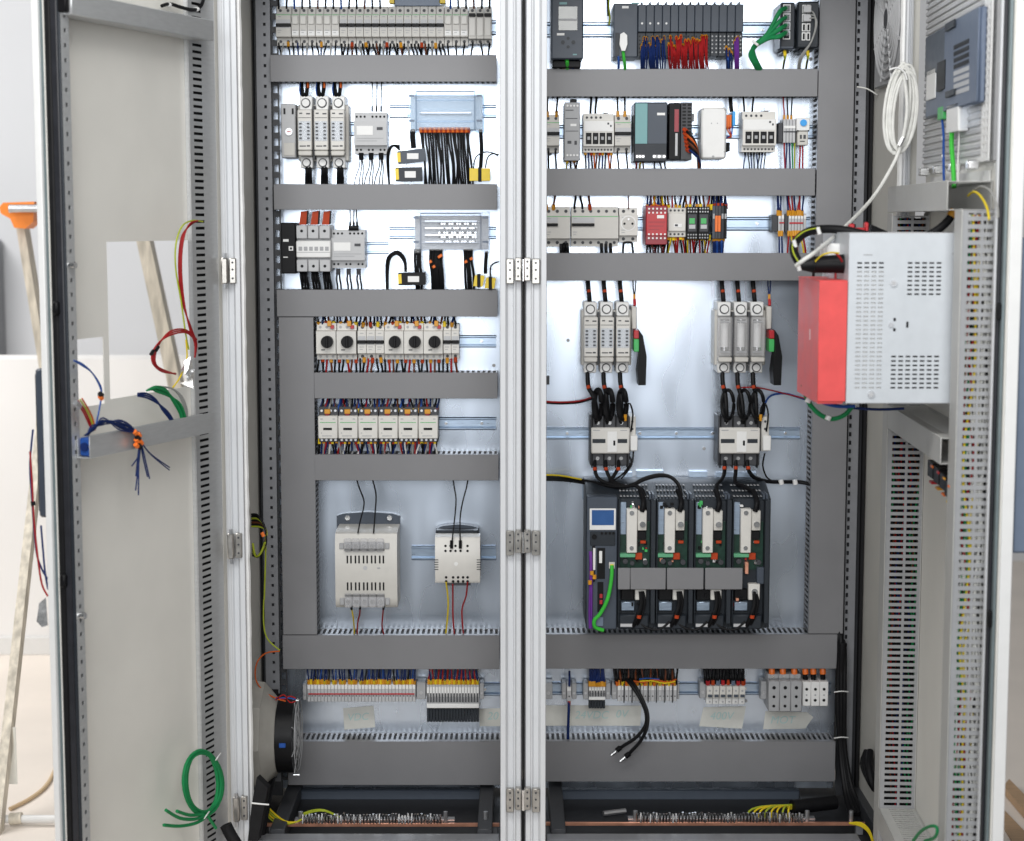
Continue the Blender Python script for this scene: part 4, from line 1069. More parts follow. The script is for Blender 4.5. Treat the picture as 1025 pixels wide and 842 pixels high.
for x in (361.5, 371.5, 381.5):
    L.wire('black', [(x, 153, YD), (x, 156, YD), (x, 160, YD)], .0055, 8, 1, name='terminal_plug')
    for s in (-3, 0.5, 3): L.wire('w_black', [(x+s*.4, 160, YD), (x+s*.7, 168, YD-.006), (x+s*1.2-2, 178, YD), (x+s*1.4-3, 188, YL+.03)], .0013)

# ---------------------------------------------------------------- clear distribution boxes
def clear_box(label, x0, y0, x1, y1, m, metal):
    t = dev('terminal_box', label, 'terminal box', (x0, y0, x1, y1), .070); h = y1-y0; w = x1-x0
    t.b('base', 'white' if not metal else 'grey_light', (x0+2, y0+h*.1, x1-2, y1-h*.06), -.04, .0622, .001)
    t.b('end_block', m, [(x0, y0, x0+8.5, y1+1), (x1-9, y0, x1, y1+1)], .002, .038, .002)
    t.b('cover', m, (x0+9, y0+.8, x1-9.5, y1-1.5), 0, .038, .002)
    t.b('cover_rib', m, [(x0+9, y0+h*.22, x1-9.5, y0+h*.26), (x0+9, y0+h*.74, x1-9.5, y0+h*.78)], .004, -.0003, .001)
    t.b('cover_edge', 'slate_light', [(x0+9, y0+1, x1-9.5, y0+2.2), (x0+8.6, y0+1, x0+9.0, y1-1.4), (x1-9.4, y0+1, x1-9.0, y1-1.4)], .0012, -.0002, 0)
    if metal:
        for r_ in range(4):
            t.b('busbar', 'steel', (x0+12, y0+h*(.2+.17*r_), x1-13, y0+h*(.27+.17*r_)), -.030, .039, .001)
        for r_ in range(5):
            for k in range(15):
                t.d('clamp_screw', 'chrome' if (k+r_) % 3 else 'grey_dark', (x0+27+k*2.6, y0+h*(.30+.11*r_), .9), -.024, .03, 8)
    else:
        t.b('busbar', 'steel', [(x0+12, y0+h*.5, x1-13, y0+h*.56)], -.030, .039, .001)
    for xs_ in ((x0+1.5, x0+7), (x1-7.5, x1-1.8)):
        t.b('latch', 'slate_light', [(xs_[0], y0+h*.12, xs_[1], y0+h*.17), (xs_[0], y0+h*.72, xs_[1], y0+h*.77)], .003, -.0021, .0005)
    return t
clear_box('pale blue clear terminal box with closed cover in second row', 407.8, 90, 484.5, 131.5, 'clear_blue', False)
clear_box('clear terminal box showing rows of metal screws in third row', 412.3, 212, 490.5, 252.5, 'clear', True)
L = Loom('dense black wires with orange sleeves below the pale blue terminal box', at(450, 155, YD), 6)
for i, x in enumerate(rng(421, 469, 22)):
    L.wire('w_black', [(x, 129, YD), (x+1+L.r.uniform(-1, 1), 143, YD-.014), (x+3.5+L.r.uniform(-1.5, 1.5), 165, YD-.012), (x+4+L.r.uniform(-1, 1), 189, YL+.03)], .0022, ferr=('orange', 'orange_red')[i % 2])
L.wire('w_black', [(413, 130, YD-.01), (413, 138, YD-.015), (414, 148, YD-.02)], .006, 8)
L.wire('w_black', [(481, 130, YD-.01), (482, 150, YD-.02), (481, 168, YD-.02)], .0042, 8)
for k in range(3): L.wire('w_black', [(400, 150-k*2, YD-.02), (394-k, 146, YD-.01), (389.5-k*.8, 153, YD-.01), (389-k*.6, 168, YD), (390, 189, YL+.03)], .0022)
L = Loom('dark wires with orange tags below the clear third row terminal box', at(450, 270, YD), 7)
for x, n in ((417.5, 3), (433, 4), (439, 3), (467, 4)):
    for k in range(n):
        xx = x+k*2.4-2
        L.wire('w_black', [(xx, 250, YD), (xx+L.r.uniform(-.5, .5), 262, YD-.012), (xx+1.5+L.r.uniform(-1, 1), 276, YD-.012), (xx+2, 296, YL+.03)], .0030, 7)
for x, y in ((430.5, 262), (434, 267), (439.5, 257), (441, 256), (471.5, 259), (466, 262)):
    L.wire('orange', [(x-.6, y-1, YD-.02), (x+.2, y, YD-.02), (x+.8, y+1.2, YD-.02)], .0038, 7, 1, name='tag')
L.wire('w_black', [(487, 252, YD-.01), (486, 265, YD-.02), (486, 274, YD-.02)], .004, 8)
for k in range(2): L.wire('w_black', [(406, 272, YD-.02), (405, 262-k*2, YD-.014), (398, 254-k*2, YD-.01), (390.5-k*2, 258, YD-.01), (388-k, 272, YD), (388, 296, YL+.03)], .0034, 8)
def surge_box(label, pts, band, tag=True, m='slate_dark'):
    x0, y0, x1, y1, sk = pts
    t = dev('cable_sensor', label, 'sensor', (x0, y0, x1, y1), .085); 
    q = [(x0, y0+sk), (x1, y0-sk), (x1+sk*.5, y1-sk), (x0+sk*.5, y1+sk)]
    t.put('housing', MB().prism([(t.X(a), t.Z(b)) for a, b in q], t.yf, t.yf+.035, 'xz'), m)
    if band:
        q = [(x0-.3, y0+sk+1.5), (x0+3.2, y0+sk+1), (x0+3.7, y1+sk-2), (x0+.2, y1+sk-1.5)]
        t.put('band', MB().prism([(t.X(a), t.Z(b)) for a, b in q], t.yf-.001, t.yf+.036, 'xz'), 'yellow')
    if tag: t.b('label_plate', 'white', (x0+(x1-x0)*.36, y0+(y1-y0)*.28, x0+(x1-x0)*.78, y0+(y1-y0)*.75), .0014, -.0003, .0003)
    return t
surge_box('tilted grey cable sensor with yellow end below the pale blue box', (397.5, 150, 425, 162.5, 1.6), True, True, 'slate')
surge_box('lower dark cable sensor with yellow end in second row', (395.7, 167.5, 422, 181.5, .2), True)
surge_box('black cable sensor with yellow end and white label in third row', (398.5, 273, 425.5, 285.5, .3), True, True, 'black')
def yellow_box(label, x0, y0, x1, y1, sk=0):
    t = dev('yellow_sensor', label, 'sensor', (x0, y0, x1, y1), .085)
    q = [(x0+sk, y0), (x1+sk, y0+sk*.6), (x1-sk, y1), (x0-sk, y1-sk*.6)]
    t.put('housing', MB().prism([(t.X(a), t.Z(b)) for a, b in q], t.yf, t.yf+.03, 'xz'), 'yellow')
    t.b('strap', 'black', ((x0+x1)/2-1.7, y0-1, (x0+x1)/2+1.7, y1+1), .002, .03, .001)
    return t
yellow_box('yellow sensor block with black strap right of the black wires', 470, 168.5, 490.5, 181)
L = Loom('thin black loop over the yellow sensor block', at(480, 160, YD-.02), 9)
L.wire('w_black', [(474, 169, YD-.03), (476, 158, YD-.03), (484, 152.5, YD-.03), (493, 153, YD-.02), (498, 156, YD)], .0015)
L.wire('w_black', [(486, 168, YD-.03), (488, 158, YD-.03), (493, 154, YD-.03), (499, 155, YD)], .0015)
yellow_box('left of two small tilted yellow sensors in third row', 474.5, 275.5, 484, 287, 1)
yellow_box('right of two small tilted yellow sensors in third row', 486, 278, 495.5, 289, .8)
L = Loom('thin black wire right of the tilted yellow sensors', at(493, 270, YD-.02), 10)
L.wire('w_black', [(491, 279, YD-.03), (491, 268, YD-.02), (494, 264, YD-.01), (499, 262, YD)], .0018)

# ---------------------------------------------------------------- left row 3
t = dev('rotary_switch', 'black rotary switch side unit left of the grey moulded breaker', 'switch', (281.3, 223, 296.3, 274), .082)
t.b('body', 'black', (281.3, 223, 296.1, 274), 0, .0812, .002)
t.b('marking', 'white', [(283.5, 239.5, 289, 242), (283.5, 257, 288, 258)], .0006, -.0002, 0)
t.b('window', 'white', (289, 246.5, 293.5, 251), .0008, -.0002, .0003); t.b('window_core', 'black', (290.2, 247.7, 292.3, 249.8), .0014, -.0009, 0)
t = dev('moulded_breaker', 'grey three-pole moulded breaker with orange lugs in third row', 'breaker', (296.5, 225.5, 331, 272), .085)
t.b('body', 'grey_mid', (296.5, 225.5, 331, 272), -.012, .0842, .002)
for k in range(3):
    a = 296.7+k*11.45
    t.b('terminal_cover', 'grey_light', [(a, 225.8, a+10.9, 239), (a, 260, a+10.9, 272)], 0, .03, .0015)
    t.d('bolt_hole', 'black', [(a+5.4, 231.3, 1.5), (a+5.4, 266.5, 1.5)], .0005, -.0003, join=False)
    q = [(a+4.2, 212), (a+10.4, 211), (a+9.2, 225), (a+2.2, 225)]
    t.put('lug', MB().prism([(t.X(u), t.Z(v)) for u, v in q], t.yf+.015, t.yf+.021, 'xz'), 'orange_red')
    q = [(a+7.6, 211.5), (a+11.8, 210.6), (a+10.8, 224), (a+9.2, 225)]
    t.put('lug_shadow', MB().prism([(t.X(u), t.Z(v)) for u, v in q], t.yf+.018, t.yf+.026, 'xz'), 'black')  # black sliver modelled as the shadow beside each lug
t.b('nose', 'white', (296.5, 241, 331, 258), .002, .03, .002)
for k in range(6): t.b('window', 'grey_mid', (299+k*5.3, 247, 302.6+k*5.3, 251), .0028, -.002, 0)
t.b('seam', 'grey_mid', [(296.8, 252.4, 330.7, 252.9)], .0025, -.0018, 0)
meter('grey measuring relay with white display beside the moulded breaker', 331.3, 230, 365, 268.5, 0, 0, 210, 290, 2)
L = Loom('thick black cables below the moulded breaker', at(315, 280, YD), 11)
for x in (303.5, 315, 326.5):
    for s in (-2.4, 0, 2.4): L.wire('w_black', [(x+s, 271, YD), (x+s*1.1+.6, 278, YD-.008), (x+s*1.2+2, 286, YD), (x+s+2.5, 296, YL+.03)], .0032, 7)
L = Loom('thin black wires above and below the third row measuring relay', at(348, 280, YD), 12)
L.drop([350.5, 354, 357.5], 227, YD, 210, 'w_black', .0014, 1, 'black')
L.wire('black', [(349, 228.5, YD), (354, 228.5, YD), (359, 228.5, YD)], .0055, 8, 1, name='terminal_plug')
for x in (338.5, 349, 359):
    L.wire('grey_dark', [(x, 269, YD), (x, 272, YD), (x, 275, YD)], .005, 8, 1, name='terminal_plug')
    for s in (-1.6, 1.8): L.wire('w_black', [(x+s*.7, 275, YD), (x+s, 280, YD-.006), (x+s+1, 286, YD), (x+s+1.4, 296, YL+.03)], .0020)

# ---------------------------------------------------------------- left row 4 : motor switches
MW = {0: 316.3, 1: 336.6, 3: 384.6, 4: 404.2, 5: 423.8}
kx = {0: 327.8, 1: 347.8, 3: 395.4, 4: 415.4, 5: 435.1}
for j, (i, x) in enumerate(MW.items()):
    x1 = x+19.9 if i < 2 else x+19.4
    t = dev('motor_switch', f'{ORD[j]} of five cream motor switches with round black knobs', 'motor switch', (x, 324, x1, 360.5), .080, 'motor switches with knobs')
    A = t.Z
    poly = [(RAILY, A(360.5)), (t.yf+.02, A(360.5)), (t.yf+.02, A(355)), (t.yf+.003, A(355)), (t.yf, A(354)), (t.yf, A(332)), (t.yf+.003, A(331)), (t.yf+.02, A(331)), (t.yf+.02, A(324)), (RAILY, A(324))]
    t.put('body', MB().prism(poly, t.X(x+.2), t.X(x1-.2), 'yz'), 'cream_light')
    k = t.d('knob', 'black', (kx[i], 342, 6.0), .016, 0, 24)
    t.b('knob_grip', 'black', (kx[i]-1.3, 336.6, kx[i]+1.3, 347.4), .021, -.0161, .001, parent=k)
    t.d('screw', 'grey_mid', [(x+3.5, 328, 1.4), (x+10, 328, 1.4), (x+16, 328, 1.4), (x+3.5, 357.5, 1.4), (x+10, 357.5, 1.4), (x+16, 357.5, 1.4)], -.019, .022, 8, join=False)
    t.b('marking', 'grey_dark', (kx[i]-6.4, 349.8, kx[i]-2.6, 350.9), .0004, -.0002, 0)
    t.b('trip_button', 'red', (kx[i]+2.5, 326, kx[i]+6, 329.5), -.012, .021, .0008)
    t.b('aux_label', 'amber', (kx[i]-.5, 321.5, kx[i]+3.5, 327), -.010, .021, .0008)
for i in range(3):
    x = 357.8+i*8.9
    modular('circuit_breaker', f'{ORD[i]} of three narrow breakers between the knob switches', (x, 325, x+8.9, 360.5), (331, 354), 'bar', 'cream_light', group='three breakers between the knob switches', green=False)
for i in range(2):
    x = 443.6+i*8
    modular('circuit_breaker', f'{ORD[i]} of two narrow breakers right of the last knob switch', (x, 325, x+8, 360), (331, 354), 'bar', 'cream_light', group='two breakers at the end of the knob row', green=False)
L = Loom('coloured wires with amber ferrules above the knob switch row', at(380, 320, YD), 13)
L.drop(rng(319, 456, 38), 326, YD, 317, ['w_black', 'w_blue', 'w_black', 'w_brown', 'w_black'], .0023, 2.5, ['amber', None, 'orange_red', None, 'yellow', None])
L = Loom('red and dark wires below the knob switch row', at(380, 366, YD), 14)
L.drop(rng(319, 456, 34), 359, YD, 373, ['w_black', 'w_black', 'w_red', 'w_brown', 'w_black'], .0024, 2.2, [None, 'orange_red', None, 'amber'])

# ---------------------------------------------------------------- left row 5 : contactors
for i in range(6):
    x = 318.2+i*20.1; x1 = x+19.8
    t = dev('contactor', f'{ORD[i]} of six small cream contactors in a row, counted from left', 'contactor', (x, 408, x1, 443), .086, 'small cream contactors')
    t.b('base', 'grey_dark', (x+.2, 408, x1-.2, 443.5), -.018, .0782, .001)
    f = t.b('face', 'cream_light', (x+.1, 416.5, x1-.1, 439.3), 0, .03, .0018)
    t.b('indicator', 'black', (x+5.3, 428.3, x+14, 430.6), .0006, -.0002, 0, parent=f)
    t.b('green_line', 'green_dev', (x+2, 422.7, x1-2, 423.3), .0004, -.0002, 0, parent=f)
    t.b('marking', 'grey_mid', [(x+2.5, 419, x+5, 420), (x1-5, 419, x1-2.5, 420), (x+4, 436, x1-6, 436.8), (x+3, 433, x+4, 434)], .0004, -.0002, 0, parent=f, join=True, kind='stuff')
    t.b('marker', 'amber', (x+6.2, 410.3, x+12, 414.8), -.008, .0182, .0008)
    t.b('marker_foot', 'red_dark', (x+7, 415, x+11, 416.4), -.008, .0182, .0004)
    t.d('terminal_screw', 'steel', [(x+3+k*4.6, 412, 1.3) for k in range(4)] + [(x+3+k*4.6, 441.3, 1.3) for k in range(4)], -.017, .019, 8, join=True)
L = Loom('tangled blue, red and amber wires above the six contactors', at(378, 406, YD), 15)
cols5 = ['w_blue', 'w_black', 'w_red', 'w_blue', 'w_grey', 'w_black', 'w_blue', 'w_brown', 'w_skyblue']
L.drop(rng(320, 437, 52), 412, YD-.006, 399, cols5, .0022, 4, [None, 'amber', None, 'orange_red', None, 'yellow'])
L = Loom('tangled blue, red and amber wires below the six contactors', at(378, 448, YD), 16)
L.drop(rng(320, 437, 56), 440, YD-.006, 455, ['w_black', 'w_blue', 'w_grey', 'w_red', 'w_blue', 'w_white', 'w_black'], .0022, 4, ['yellow', None, 'amber', None, None, 'orange_red'])

# ---------------------------------------------------------------- left row 6 : power supplies
t = dev('power_supply', 'large cream power supply with slotted front and clear terminal covers', 'power supply', (336, 532, 398, 604), .125)
tp = T.__new__(T); tp.__dict__.update(t.__dict__); tp.yf = YP-.012
X = lambda p: at(p, 560, YP-.012).x
q = [(337.5, 534), (337.5, 516.5), (345, 514.2), (369, 512.6), (393, 514.2), (400.5, 516.5), (400.5, 534)]
t.put('back_plate', MB().prism([(X(a), at(0, b, YP-.012).z) for a, b in q], YP-.012, YP-.0006, 'xz'), 'slate')
for x in (348, 390):
    p = at(x, 527, YP-.013); t.put('slot', MB().box(p.x-.009, p.x+.009, YP-.0135, YP-.0122, p.z-.008, p.z+.004, .0003), 'slate_light')
    p = at(x, 518, YP-.013); t.put('bolt', MB().cyl((p.x, YP-.0122, p.z), (p.x, YP-.019, p.z), .006, 10), 'chrome')
A = t.Z
poly = [(YP-.0125, A(609)), (t.yf+.012, A(609)), (t.yf+.004, A(606)), (t.yf, A(598)), (t.yf, A(543)), (t.yf+.010, A(535)), (t.yf+.030, A(533)), (YP-.0125, A(533))]
t.put('housing', MB().prism(poly, t.X(335.5), t.X(397.5), 'yz'), 'cream')
for k in range(5):
    x = 347+k*8.1
    for s in (0, 3.6): t.b('vent_slot', 'black', [(x+s, 556.2, x+s+1.6, 564), (x+s, 583, x+s+1.6, 591)], .0006, -.0003, 0)
for ya, yb_ in ((538.5, 551.5), (593.5, 607.5)):
    t.b('terminal_block', 'grey_mid', (345, ya+4, 385, yb_-1), .004, .02, .001)
    for k in range(5):
        c = t.b('terminal_cover', 'clear_smoke', (344.7+k*8.1, ya, 352.3+k*8.1, yb_), .012, -.0045, .002)
        t.d('terminal_screw', 'chrome', (348.5+k*8.1, (ya+yb_)/2+1, 2.2), .008, -.0042, parent=c)
    t.b('terminal_ear', 'grey_mid', [(340, ya+5, 344.4, yb_-2), (385.5, ya+5, 390, yb_-2)], .003, .01, .001)
    t.b('terminal_shadow', 'black', (345.3, yb_-2.6 if ya < 560 else ya+1.2, 384.8, yb_-.4 if ya < 560 else ya+3.4), .0052, -.0042, 0)  # black strip standing in for shade at the terminal covers
t.d('badge', 'grey_light', (365.5, 568.5, 2.2), .0005, -.0002); t.b('marking', 'grey_mid', (377.5, 568, 380.5, 569.5), .0004, -.0002, 0)
L = Loom('thin black wires curving down to the large power supply', at(365, 500, YP-.08), 17)
L.wire('w_black', [(356.5, 478, YL+.03), (359.5, 488, YP-.05), (364, 500, YP-.07), (364, 508, YP-.09), (360.5, 522, YP-.11), (358.2, 534, YP-.12)], .0017)
L.wire('w_black', [(372, 478, YL+.03), (374.5, 486, YP-.05), (376.5, 497, YP-.07), (375.5, 513, YP-.10), (374, 534, YP-.12)], .0017)
L = Loom('one yellow and two red wires under the large power supply', at(365, 620, YP-.08), 18)
for m, a in (('w_yellow', ((351.5, 607), (353.5, 618), (354.5, 628), (354.5, 641))), ('w_red', ((360.5, 607), (360, 615), (358, 624), (357.5, 641))), ('w_red', ((384, 607), (383, 617), (382.5, 628), (386, 641)))):
    L.wire(m, [(p[0], p[1], YP-.125 + i*.026) for i, p in enumerate(a)], .0017, ferr='black')
t = dev('power_supply', 'small cream power supply with dark back on the short rail', 'power supply', (435.5, 539, 480.5, 585.5), .105)
X = lambda p: at(p, 560, YP-.03).x
q = [(436.5, 540), (436.5, 529), (444, 526.5), (458, 525), (472, 526.5), (479.5, 529), (479.5, 540)]
t.put('back_case', MB().prism([(X(a), at(0, b, YP-.03).z) for a, b in q], YP-.03, RAILY, 'xz'), 'slate')
t.put('back_case', MB().box(X(436.8), X(479.2), YP-.06, YP-.0302, at(0, 545, YP-.05).z, at(0, 531, YP-.06).z, .002), 'slate_dark')
poly = [(RAILY, A(585.5)), (t.yf+.004, A(585.5)), (t.yf, A(583)), (t.yf, A(545)), (t.yf+.008, A(540)), (t.yf+.03, A(538.5)), (t.yf+.04, A(538.5)), (t.yf+.04, A(546)), (RAILY, A(546))]
t.put('housing', MB().prism(poly, t.X(435.5), t.X(480.5), 'yz'), 'cream_light')
t.d('terminal_screw', 'black', [(x, y, 1.3) for x in (446, 451, 456, 461, 468) for y in (546.5, 551.5)] + [(x, y, 1.4) for x in (446.5, 453.5, 458.5, 463.5, 468) for y in (578, 582)], .0006, -.0003, 8, join=False)
t.b('terminal_block', 'grey_dark', [(446, 582.5, 471, 586.5)], -.004, .03, .001)
for s in (434.6, 477.2):
    for k in range(5): t.b('vent_slot', 'grey_dark', (s, 560+k*2.4, s+4.2, 560.9+k*2.4), .0006, -.0003, 0)
t.d('badge', 'white', (456.5, 564.5, 2), .0005, -.0002)
L = Loom('thin black wires curving down to the small power supply', at(455, 500, YP-.08), 19)
L.wire('w_black', [(453.3, 478, YL+.03), (454.5, 487, YP-.06), (456.5, 500, YP-.07), (455, 520, YP-.10), (452, 546, YP-.112)], .0016)
L.wire('w_black', [(468.5, 478, YL+.03), (467, 488, YP-.06), (463, 503, YP-.07), (460.5, 520, YP-.10), (460.8, 546, YP-.112)], .0016)
t_ = L.t; 
for x in (452, 460.8): t_.put('ferrule', MB().cyl(at(x, 541, YP-.110), at(x, 549, YP-.110), .0036, 8), 'black')
L = Loom('yellow and red wires under the small power supply', at(456, 610, YP-.08), 20)
for m, a in (('w_yellow', ((446.5, 583), (448.5, 600), (448, 618), (445.5, 641))), ('w_red', ((453.2, 585), (453.3, 600), (453.5, 620), (455.5, 641))), ('w_red', ((468, 583), (466.5, 597), (462.3, 612), (464.5, 641)))):
    L.wire(m, [(p[0], p[1], YP-.108 + i*.02) for i, p in enumerate(a)], .0018)
# ---------------------------------------------------------------- left row 7 : terminal strips
def terminals(label, x0, x1, y0, y1, n, m='grey_light', depth=.05, red=False, dark=None, marker=True, name='terminal_strip'):
    t = dev(name, label, 'terminal strip', (x0, y0, x1, y1), depth); w = (x1-x0)/n; h = y1-y0
    for k in range(n):
        a, b = x0+k*w+.12, x0+(k+1)*w-.12
        o = t.b('terminal', m, (a, y0, b, y1 if not dark else y0+h*.55), 0, depth-.0079, .0005)
        if marker: t.b('marker', 'white', (a+.2, y0+h*.10, b-.2, y0+h*.34), .0008, -.0002, 0, parent=o)
        if dark: t.b('plug', 'slate_dark', (a, y0+h*.66, b, y1), -.006, .025, .0006, parent=o)
        elif w > 3: t.d('screw', 'grey_dark', [((a+b)/2, y0+h*.7, w*.2)], .0006, -.0002, 8, parent=o)
    if dark:
        t.b('bridge', 'white', (x0, y0+h*.52, x1, y0+h*.63), .001, .02, .0008)
        t.b('comb', 'grey_dark', [(x0+k*w+w*.2, y0+h*.25, x0+k*w+w*.75, y0+h*.48) for k in range(n)], .001, -.0003, 0, join=True, kind='stuff')
    if red: t.b('jumper', 'red', (x0+1, y0+h*.56, x1-1, y0+h*.63), .0022, -.0004, .0004)
    return t
def end_stop(label, x0, y0, x1, y1, m='grey_mid'):
    t = dev('end_stop', label, 'end stop', (x0, y0, x1, y1), .045, 'grey rail end stops'); h = y1-y0
    t.b('body', m, (x0, y0, x1, y1), 0, .0371, .001); t.d('screw', 'steel', ((x0+x1)/2, y0+h*.62, min(1.9, (x1-x0)*.28)), .001, -.0003)
    t.b('foot', m, (x0+.4, y1+.1, x1-.4, y1+2), -.02, .0371, .0006)
    return t
terminals('long grey terminal strip with red jumper line, bottom left', 307.5, 416, 683, 702.5, 32, 'grey_light', red=True)
terminals('grey terminal strip with dark plug row, bottom left', 427, 479.5, 684, 723.5, 18, 'grey_light', dark=True)
end_stop('grey end stop left of the long red-line terminal strip', 303.2, 685, 307, 701)
end_stop('grey end stop right of the long red-line terminal strip', 417, 683, 426, 700)
end_stop('grey end stop right of the dark-plug terminal strip', 480, 684, 484.5, 700)
L = Loom('dense blue wires with amber ferrules over the long terminal strip', at(360, 678, YD), 21)
L.drop([x for x in rng(309, 415, 48) if L.r.random() > .08], 684, YD+.004, 668, ['w_blue', 'w_blue', 'w_blue', 'w_black', 'w_blue', 'w_skyblue'], .0019, 2.2, ['amber', 'yellow', 'amber'], sway=.012)
L = Loom('red and blue wires with amber ferrules over the dark-plug strip', at(453, 678, YD), 22)
L.drop(rng(429, 478, 22), 684, YD+.004, 668, ['w_red', 'w_blue', 'w_red', 'w_blue'], .0019, 2, ['amber', 'yellow'], sway=.012)
def tape(label, quad, txt, tx, ty, hpx, rot=0):
    Y = YP-.0012
    x0 = min(q[0] for q in quad); x1 = max(q[0] for q in quad); y0 = min(q[1] for q in quad); y1 = max(q[1] for q in quad)
    t = T('tape_label', label, 'tape label', (x0, y0, x1, y1), Y, 'handwritten masking tape labels'); n = len(quad)
    t.put('strip', MB().prism([(t.X(a), t.Z(b)) for a, b in quad], Y, YP-.0003, 'xz'), 'tape')
    for s_, x_, y_ in zip(txt, tx, ty): t.text('lettering', 'ink', s_, x_, y_, hpx, .0003, rot=rot, slant=.2)
    return t
tape('small handwritten tape label below the long terminal strip', [(343.5, 709), (374, 706.5), (375.5, 728), (344.5, 730.5)], ['VDC'], [358], [718], 7.5, -.06)
tape('handwritten tape label at the centre post, left cabinet', [(479.5, 709.5), (503, 709), (503, 727), (480, 727)], ['20'], [493], [717], 8)
tape('long handwritten tape label under the small terminals, right cabinet', [(540, 706), (642, 706.5), (641, 726.5), (540, 726.5)], ['24VDC', '0V'], [592, 622], [716, 715], 8)
tape('torn tape label below the six white breakers', [(704, 708), (746.5, 707), (743, 729.5), (700, 727)], ['400V'], [722], [717], 8)
tape('pointed tape label below the big grey terminals', [(766, 712), (808, 713), (814, 718), (806, 729.5), (764, 730)], ['MOT'], [783], [721], 8)

# ---------------------------------------------------------------- right row 1
t = dev('drive_controller', 'dark blue-grey controller with small grey display, top left of right cabinet', 'controller', (551.7, -14, 584, 59.5), .115)
t.b('body', 'slate', (551.7, -14, 584, 59.3), 0, .1075, .003)
t.b('display', 'screen_grey', (559, 6.5, 578, 30.5), .0012, -.0003, .001)
t.b('display_bar', 'grey_mid', (559.5, 18.8, 577.5, 21), .002, -.0013, 0)
t.b('accent', 'teal', (560, 2.2, 567.5, 4.6), .0006, -.0002, 0)
t.b('label_plate', 'white', (557.5, 33.2, 565, 35.6), .0008, -.0002, .0003)
t.d('button', 'slate_dark', [(563.5, 42.5, 2), (574, 42.5, 2), (568.7, 38.5, 1.6), (568.7, 47, 1.6)], .0015, -.0003, join=False)
t.b('marking', 'teal', (573.5, 54, 577.5, 55.3), .0005, -.0002, 0)
t.b('connector', 'black', (553.5, 59.8, 582, 67), -.02, .09, .002)
L = Loom('green and dark cables under the small-display controller', at(566, 66, YP-.08), 23)
L.wire('w_lime', [(567.5, 60, YP-.10), (567.8, 64, YP-.10), (568, 74, YL+.03)], .0042, 8)
for x, m in ((558, 'w_grey'), (561, 'w_black'), (564, 'w_brown'), (573, 'w_blue'), (577, 'w_black')): L.wire(m, [(x, 61, YP-.09), (x+.4, 66, YP-.09), (x+1, 74, YL+.03)], .0024)
L = Loom('yellow-green wire hanging beside the small-display controller', at(609, 20, YP-.04), 24)
L.wire('w_yg', [(609.5, -5, YP-.03), (609.3, 8, YP-.04), (610.5, 18, YP-.045), (609.5, 25, YP-.045)], .0022); L.wire('w_black', [(608.3, -5, YP-.03), (608.3, 8, YP-.04), (608.6, 16, YP-.045)], .002)
t = dev('controller_rack', 'dark blue-grey programmable controller rack with terminal modules', 'controller', (614, 4.5, 744, 57), .10)
t.b('cpu_module', 'slate', (614, 3.5, 638.3, 57.5), .002, .0922, .002)
t.b('cpu_cover', 'slate_dark', (616, 33, 620, 56), .004, -.0018, .0005)
t.b('label_plate', 'white', (622.5, 6.2, 629, 8.6), .0028, -.0021, 0)
t.b('accent', 'teal', (632, 2.6, 640, 4.2), .0028, -.0005, 0)
q = [(620.5, 35), (624, 33), (627.3, 36), (627.6, 45), (625.5, 51.5), (622, 51.5), (619.8, 45)]
t.put('plug', MB().prism([(t.X(a), t.Z(b)) for a, b in q], t.yf-.016, t.yf-.0023, 'xz'), 'white')
xm = rng(638.6, 744, 14)
for k in range(13):
    a, b = xm[k]+.1, xm[k+1]-.1
    m = t.b('module', 'slate', (a, 4.5, b, 32), 0, .0922, .0012)
    t.b('terminal_field', 'slate_dark', (a, 32.2, b, 56), -.010, .0922, .0008, parent=m)
    t.b('latch', 'slate_dark', ((a+b)/2-.8, 1.8, (a+b)/2+.8, 4.4), -.005, .03, .0004, parent=m)
    rows_ = [((a+b)/2+dx, 36+4*i, .9) for i in range(5) for dx in (-2, 2)]
    t.d('terminal_hole', 'black' if k < 9 else 'grey_mid', rows_, -.0095, .0105, 6, parent=m, join=True)
    if k < 4: t.d('status_light', 'white', ((a+b)/2, 23.5, 1.1), .0006, -.0002, 8, parent=m)
L = Loom('dense blue wires with amber ferrules in the controller rack', at(655, 55, YP-.09), 25)
for i in range(26):
    x = L.r.uniform(639.5, 668.5); y = L.r.uniform(36, 52)
    L.wire('w_blue', [(x, y, YP-.088), (x+L.r.uniform(-.6, .6), y+4, YP-.104), (x+L.r.uniform(-1, 1.4), 62, YP-.095), (x+L.r.uniform(-1, 2.5), 75, YL+.03)], .0019, ferr='amber')
L = Loom('red wires with amber ferrules in the controller rack', at(690, 55, YP-.09), 26)
for i in range(26):
    x = rng(669.5, 707, 26)[i]; y = L.r.uniform(35.5, 46)
    L.wire('w_red', [(x, y, YP-.088), (x+L.r.uniform(-.4, .6), y+4, YP-.106), (x+L.r.uniform(-.5, 1.6), 58, YP-.10), (x+L.r.uniform(0, 3), 75, YL+.03)], .0020, ferr=('amber', 'amber', 'orange')[i % 3])
L = Loom('purple and blue wires at the right end of the controller rack', at(736, 55, YP-.09), 27)
for x, y, m in ((727, 47, 'w_blue'), (730, 49, 'w_blue'), (732, 52, 'w_blue'), (735.5, 41, 'w_purple'), (737, 38, 'w_purple'), (738.5, 37, 'w_purple'), (728.5, 55, 'w_skyblue')):
    L.wire(m, [(x, y, YP-.088), (x+.2, y+4, YP-.104), (x+.6, 62, YP-.095), (x+.4, 75, YL+.03)], .0021, ferr='amber')
L = Loom('green cable with white plug under the left controller module', at(624, 60, YP-.1), 28)
